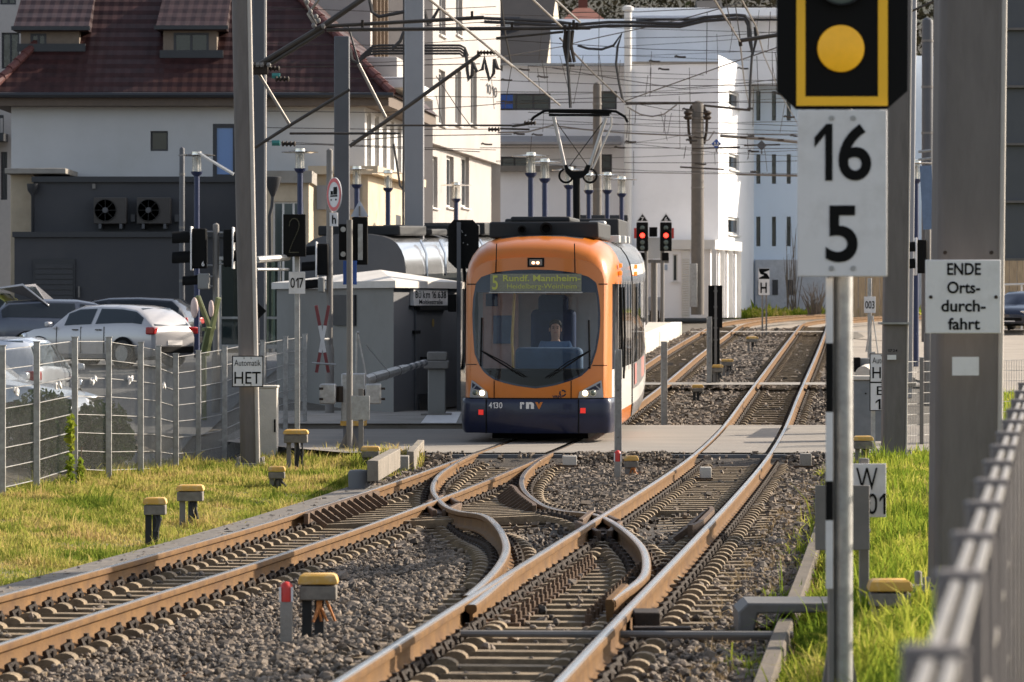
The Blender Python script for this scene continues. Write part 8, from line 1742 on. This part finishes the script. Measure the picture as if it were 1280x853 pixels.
# droppers: thin hangers between upper and lower wires, all alike
for x, y0, y1, x2, Z in ((660, 82, 103, 661, 140), (672, 86, 118, 675, 140), (683, 84, 118, 685, 140), (884, 15, 93, 883, 100), (946, 70, 120, 948, 110), (963, 15, 62, 960, 100), (749, 15, 95, 748, 120), (700, 70, 130, 715, 120), (729, 70, 130, 717, 120), (826, 140, 176, 834, 150), (849, 120, 185, 850, 150), (875, 165, 175, 876, 150), (893, 190, 206, 894, 155), (938, 186, 200, 934, 155), (955, 180, 215, 959, 155), (981, 130, 166, 975, 155), (640, 80, 135, 631, 100), (586, 75, 90, 585, 118), (545, 120, 155, 553, 120)):
    W('thin vertical dropper wire hanging between two overhead wires', [(x, y0), (x2, y1)], Z, .011, 'wire', name='dropper_wire', group='droppers of the overhead line')
# the rest of the web of thin lines
rs = random.Random(5)
for i in range(26):
    y0 = 20+i*7.6; sl = rs.uniform(-9, 9); Z = rs.uniform(100, 165); xa = rs.choice((600, 620, 660, 780)); xb = rs.choice((880, 1000, 1000, 1000))
    W('thin overhead wire among many crossing in front of the white building', [(xa, y0-sl), ((xa+xb)/2, y0+rs.uniform(1, 4)), (xb, y0+sl)], Z, .010, 'wire', name='span_wire', group='thin span wires of the overhead line')
for i in range(9):
    y0 = 12+i*21; Z = rs.uniform(85, 112); W('thin overhead wire among several crossing between the left masts', [(333, y0+rs.uniform(-6, 6)), (480, y0+3), (620, y0+rs.uniform(-8, 8))], Z, .010, 'wire', name='span_wire', group='thin span wires between the left masts')
for i in range(30):
    x = rs.uniform(600, 990); y0 = rs.uniform(10, 190); W('thin vertical dropper wire hanging between two overhead wires', [(x, y0), (x+rs.uniform(-5, 5), y0+rs.uniform(14, 48))], rs.uniform(100, 160), .011, 'wire', name='dropper_wire', group='droppers of the overhead line')
for i in range(22):
    x = rs.uniform(600, 990); y0 = rs.uniform(70, 212); Z = rs.uniform(110, 155); W('small dark insulator stick threaded on a thin span wire', [(x, y0), (x+2, y0-1.2), (x+5, y0), (x+9, y0+.3), (x+14, y0+.2)], Z, .035, 'wire', name='wire_insulator', group='small insulators on the span wires', cat='insulator')
# plates hung on the line
for px, py, Z, m, lab, r_ in ((895.5, 180, 157, 'blue', 'blue diamond plate with white symbol hung right of the kiosk pole', 6.2), (952, 182, 156.5, 'mast_dk', 'dark grey diamond plate hung before the pale blue facade', 6.5)):
    o = thing('line_plate', lab, 'sign', P(px, py, Z)); q = lambda x, y: (HX(x, Z), zy(y, Z)); mb = MB(); mb.prism([q(px, py-r_), q(px+r_, py), q(px, py+r_), q(px-r_, py)], Z, Z+.04); fixnormals(mb.build('plate', m, o, smooth=False))
    if m == 'blue':
        mb = MB(); [mb.bx(HX(px+a, Z), HX(px+b, Z), Z-.02, Z-.005, zy(py+d, Z), zy(py+c, Z)) for a, b, c, d in ((-2.6, -1.2, -2, .5), (1.2, 2.6, -2, .5), (-3, 3, 1.2, 2.4))]; mb.build('symbol', 'white', o)
    mb = MB(); mb.tube([P(px, py+r_, Z), P(px, py+r_+4, Z)], .03, 6); mb.build('hanger', 'clamp', o)
W('short dark section insulator on the wire over the roof, teal tinted', [(340, 95), (350, 95)], 98, .08, mat('teal_insulator', (.03, .16, .14), .4), name='line_insulator', group='line insulators', cat='insulator'); W('teal section insulator on the wire before the white house wall', [(340, 179), (350, 179)], 98, .08, MATS['teal_insulator'], name='line_insulator', group='line insulators', cat='insulator')

# ================================================================== CAMERA, SUN, SKY
cam = bpy.data.cameras.new('camera'); co = bpy.data.objects.new('camera', cam); COL.objects.link(co); SC.camera = co
co.location = (0, 0, 0); co.rotation_euler = (R(90), 0, 0)
cam.sensor_fit = 'HORIZONTAL'; cam.sensor_width = 36; cam.lens = F/1280*36; cam.shift_y = (HY-426.5)/1280
cam.clip_start = .1; cam.clip_end = 3000
cam.dof.use_dof = True; cam.dof.focus_distance = 46; cam.dof.aperture_fstop = 8.
AZ, EL = 65., 28.       # sun azimuth to the right of the view axis, elevation
sd = bpy.data.lights.new('sun', 'SUN'); sd.energy = 5.; sd.angle = R(.5); sd.color = (1, .885, .735)
so = bpy.data.objects.new('sun', sd); COL.objects.link(so)
v = Vector((math.sin(R(AZ))*math.cos(R(EL)), math.cos(R(AZ))*math.cos(R(EL)), math.sin(R(EL)))); so.rotation_euler = v.to_track_quat('Z', 'Y').to_euler()
w = bpy.data.worlds.new('World'); SC.world = w; w.use_nodes = True; nt = w.node_tree
sk = nt.nodes.new('ShaderNodeTexSky'); sk.sky_type = 'NISHITA'; sk.sun_disc = False; sk.sun_elevation = R(EL); sk.sun_rotation = R(AZ); sk.air_density = 1.; sk.dust_density = 2.; sk.ozone_density = 1.
bg = nt.nodes['Background']; hs_ = nt.nodes.new('ShaderNodeHueSaturation'); hs_.inputs['Saturation'].default_value = .62; nt.links.new(sk.outputs[0], hs_.inputs['Color']); nt.links.new(hs_.outputs[0], bg.inputs[0]); bg.inputs[1].default_value = .14
SC.view_settings.view_transform = 'Standard'; SC.view_settings.look = 'None'; SC.view_settings.gamma = 1; SC.view_settings.use_curve_mapping = False
SC.view_settings.exposure = .78
SC.cycles.use_denoising = True; SC.cycles.max_bounces = 8; SC.cycles.transparent_max_bounces = 24; SC.cycles.sample_clamp_indirect = 8; SC.cycles.caustics_reflective = False; SC.cycles.caustics_refractive = False
SC.render.engine = 'CYCLES'
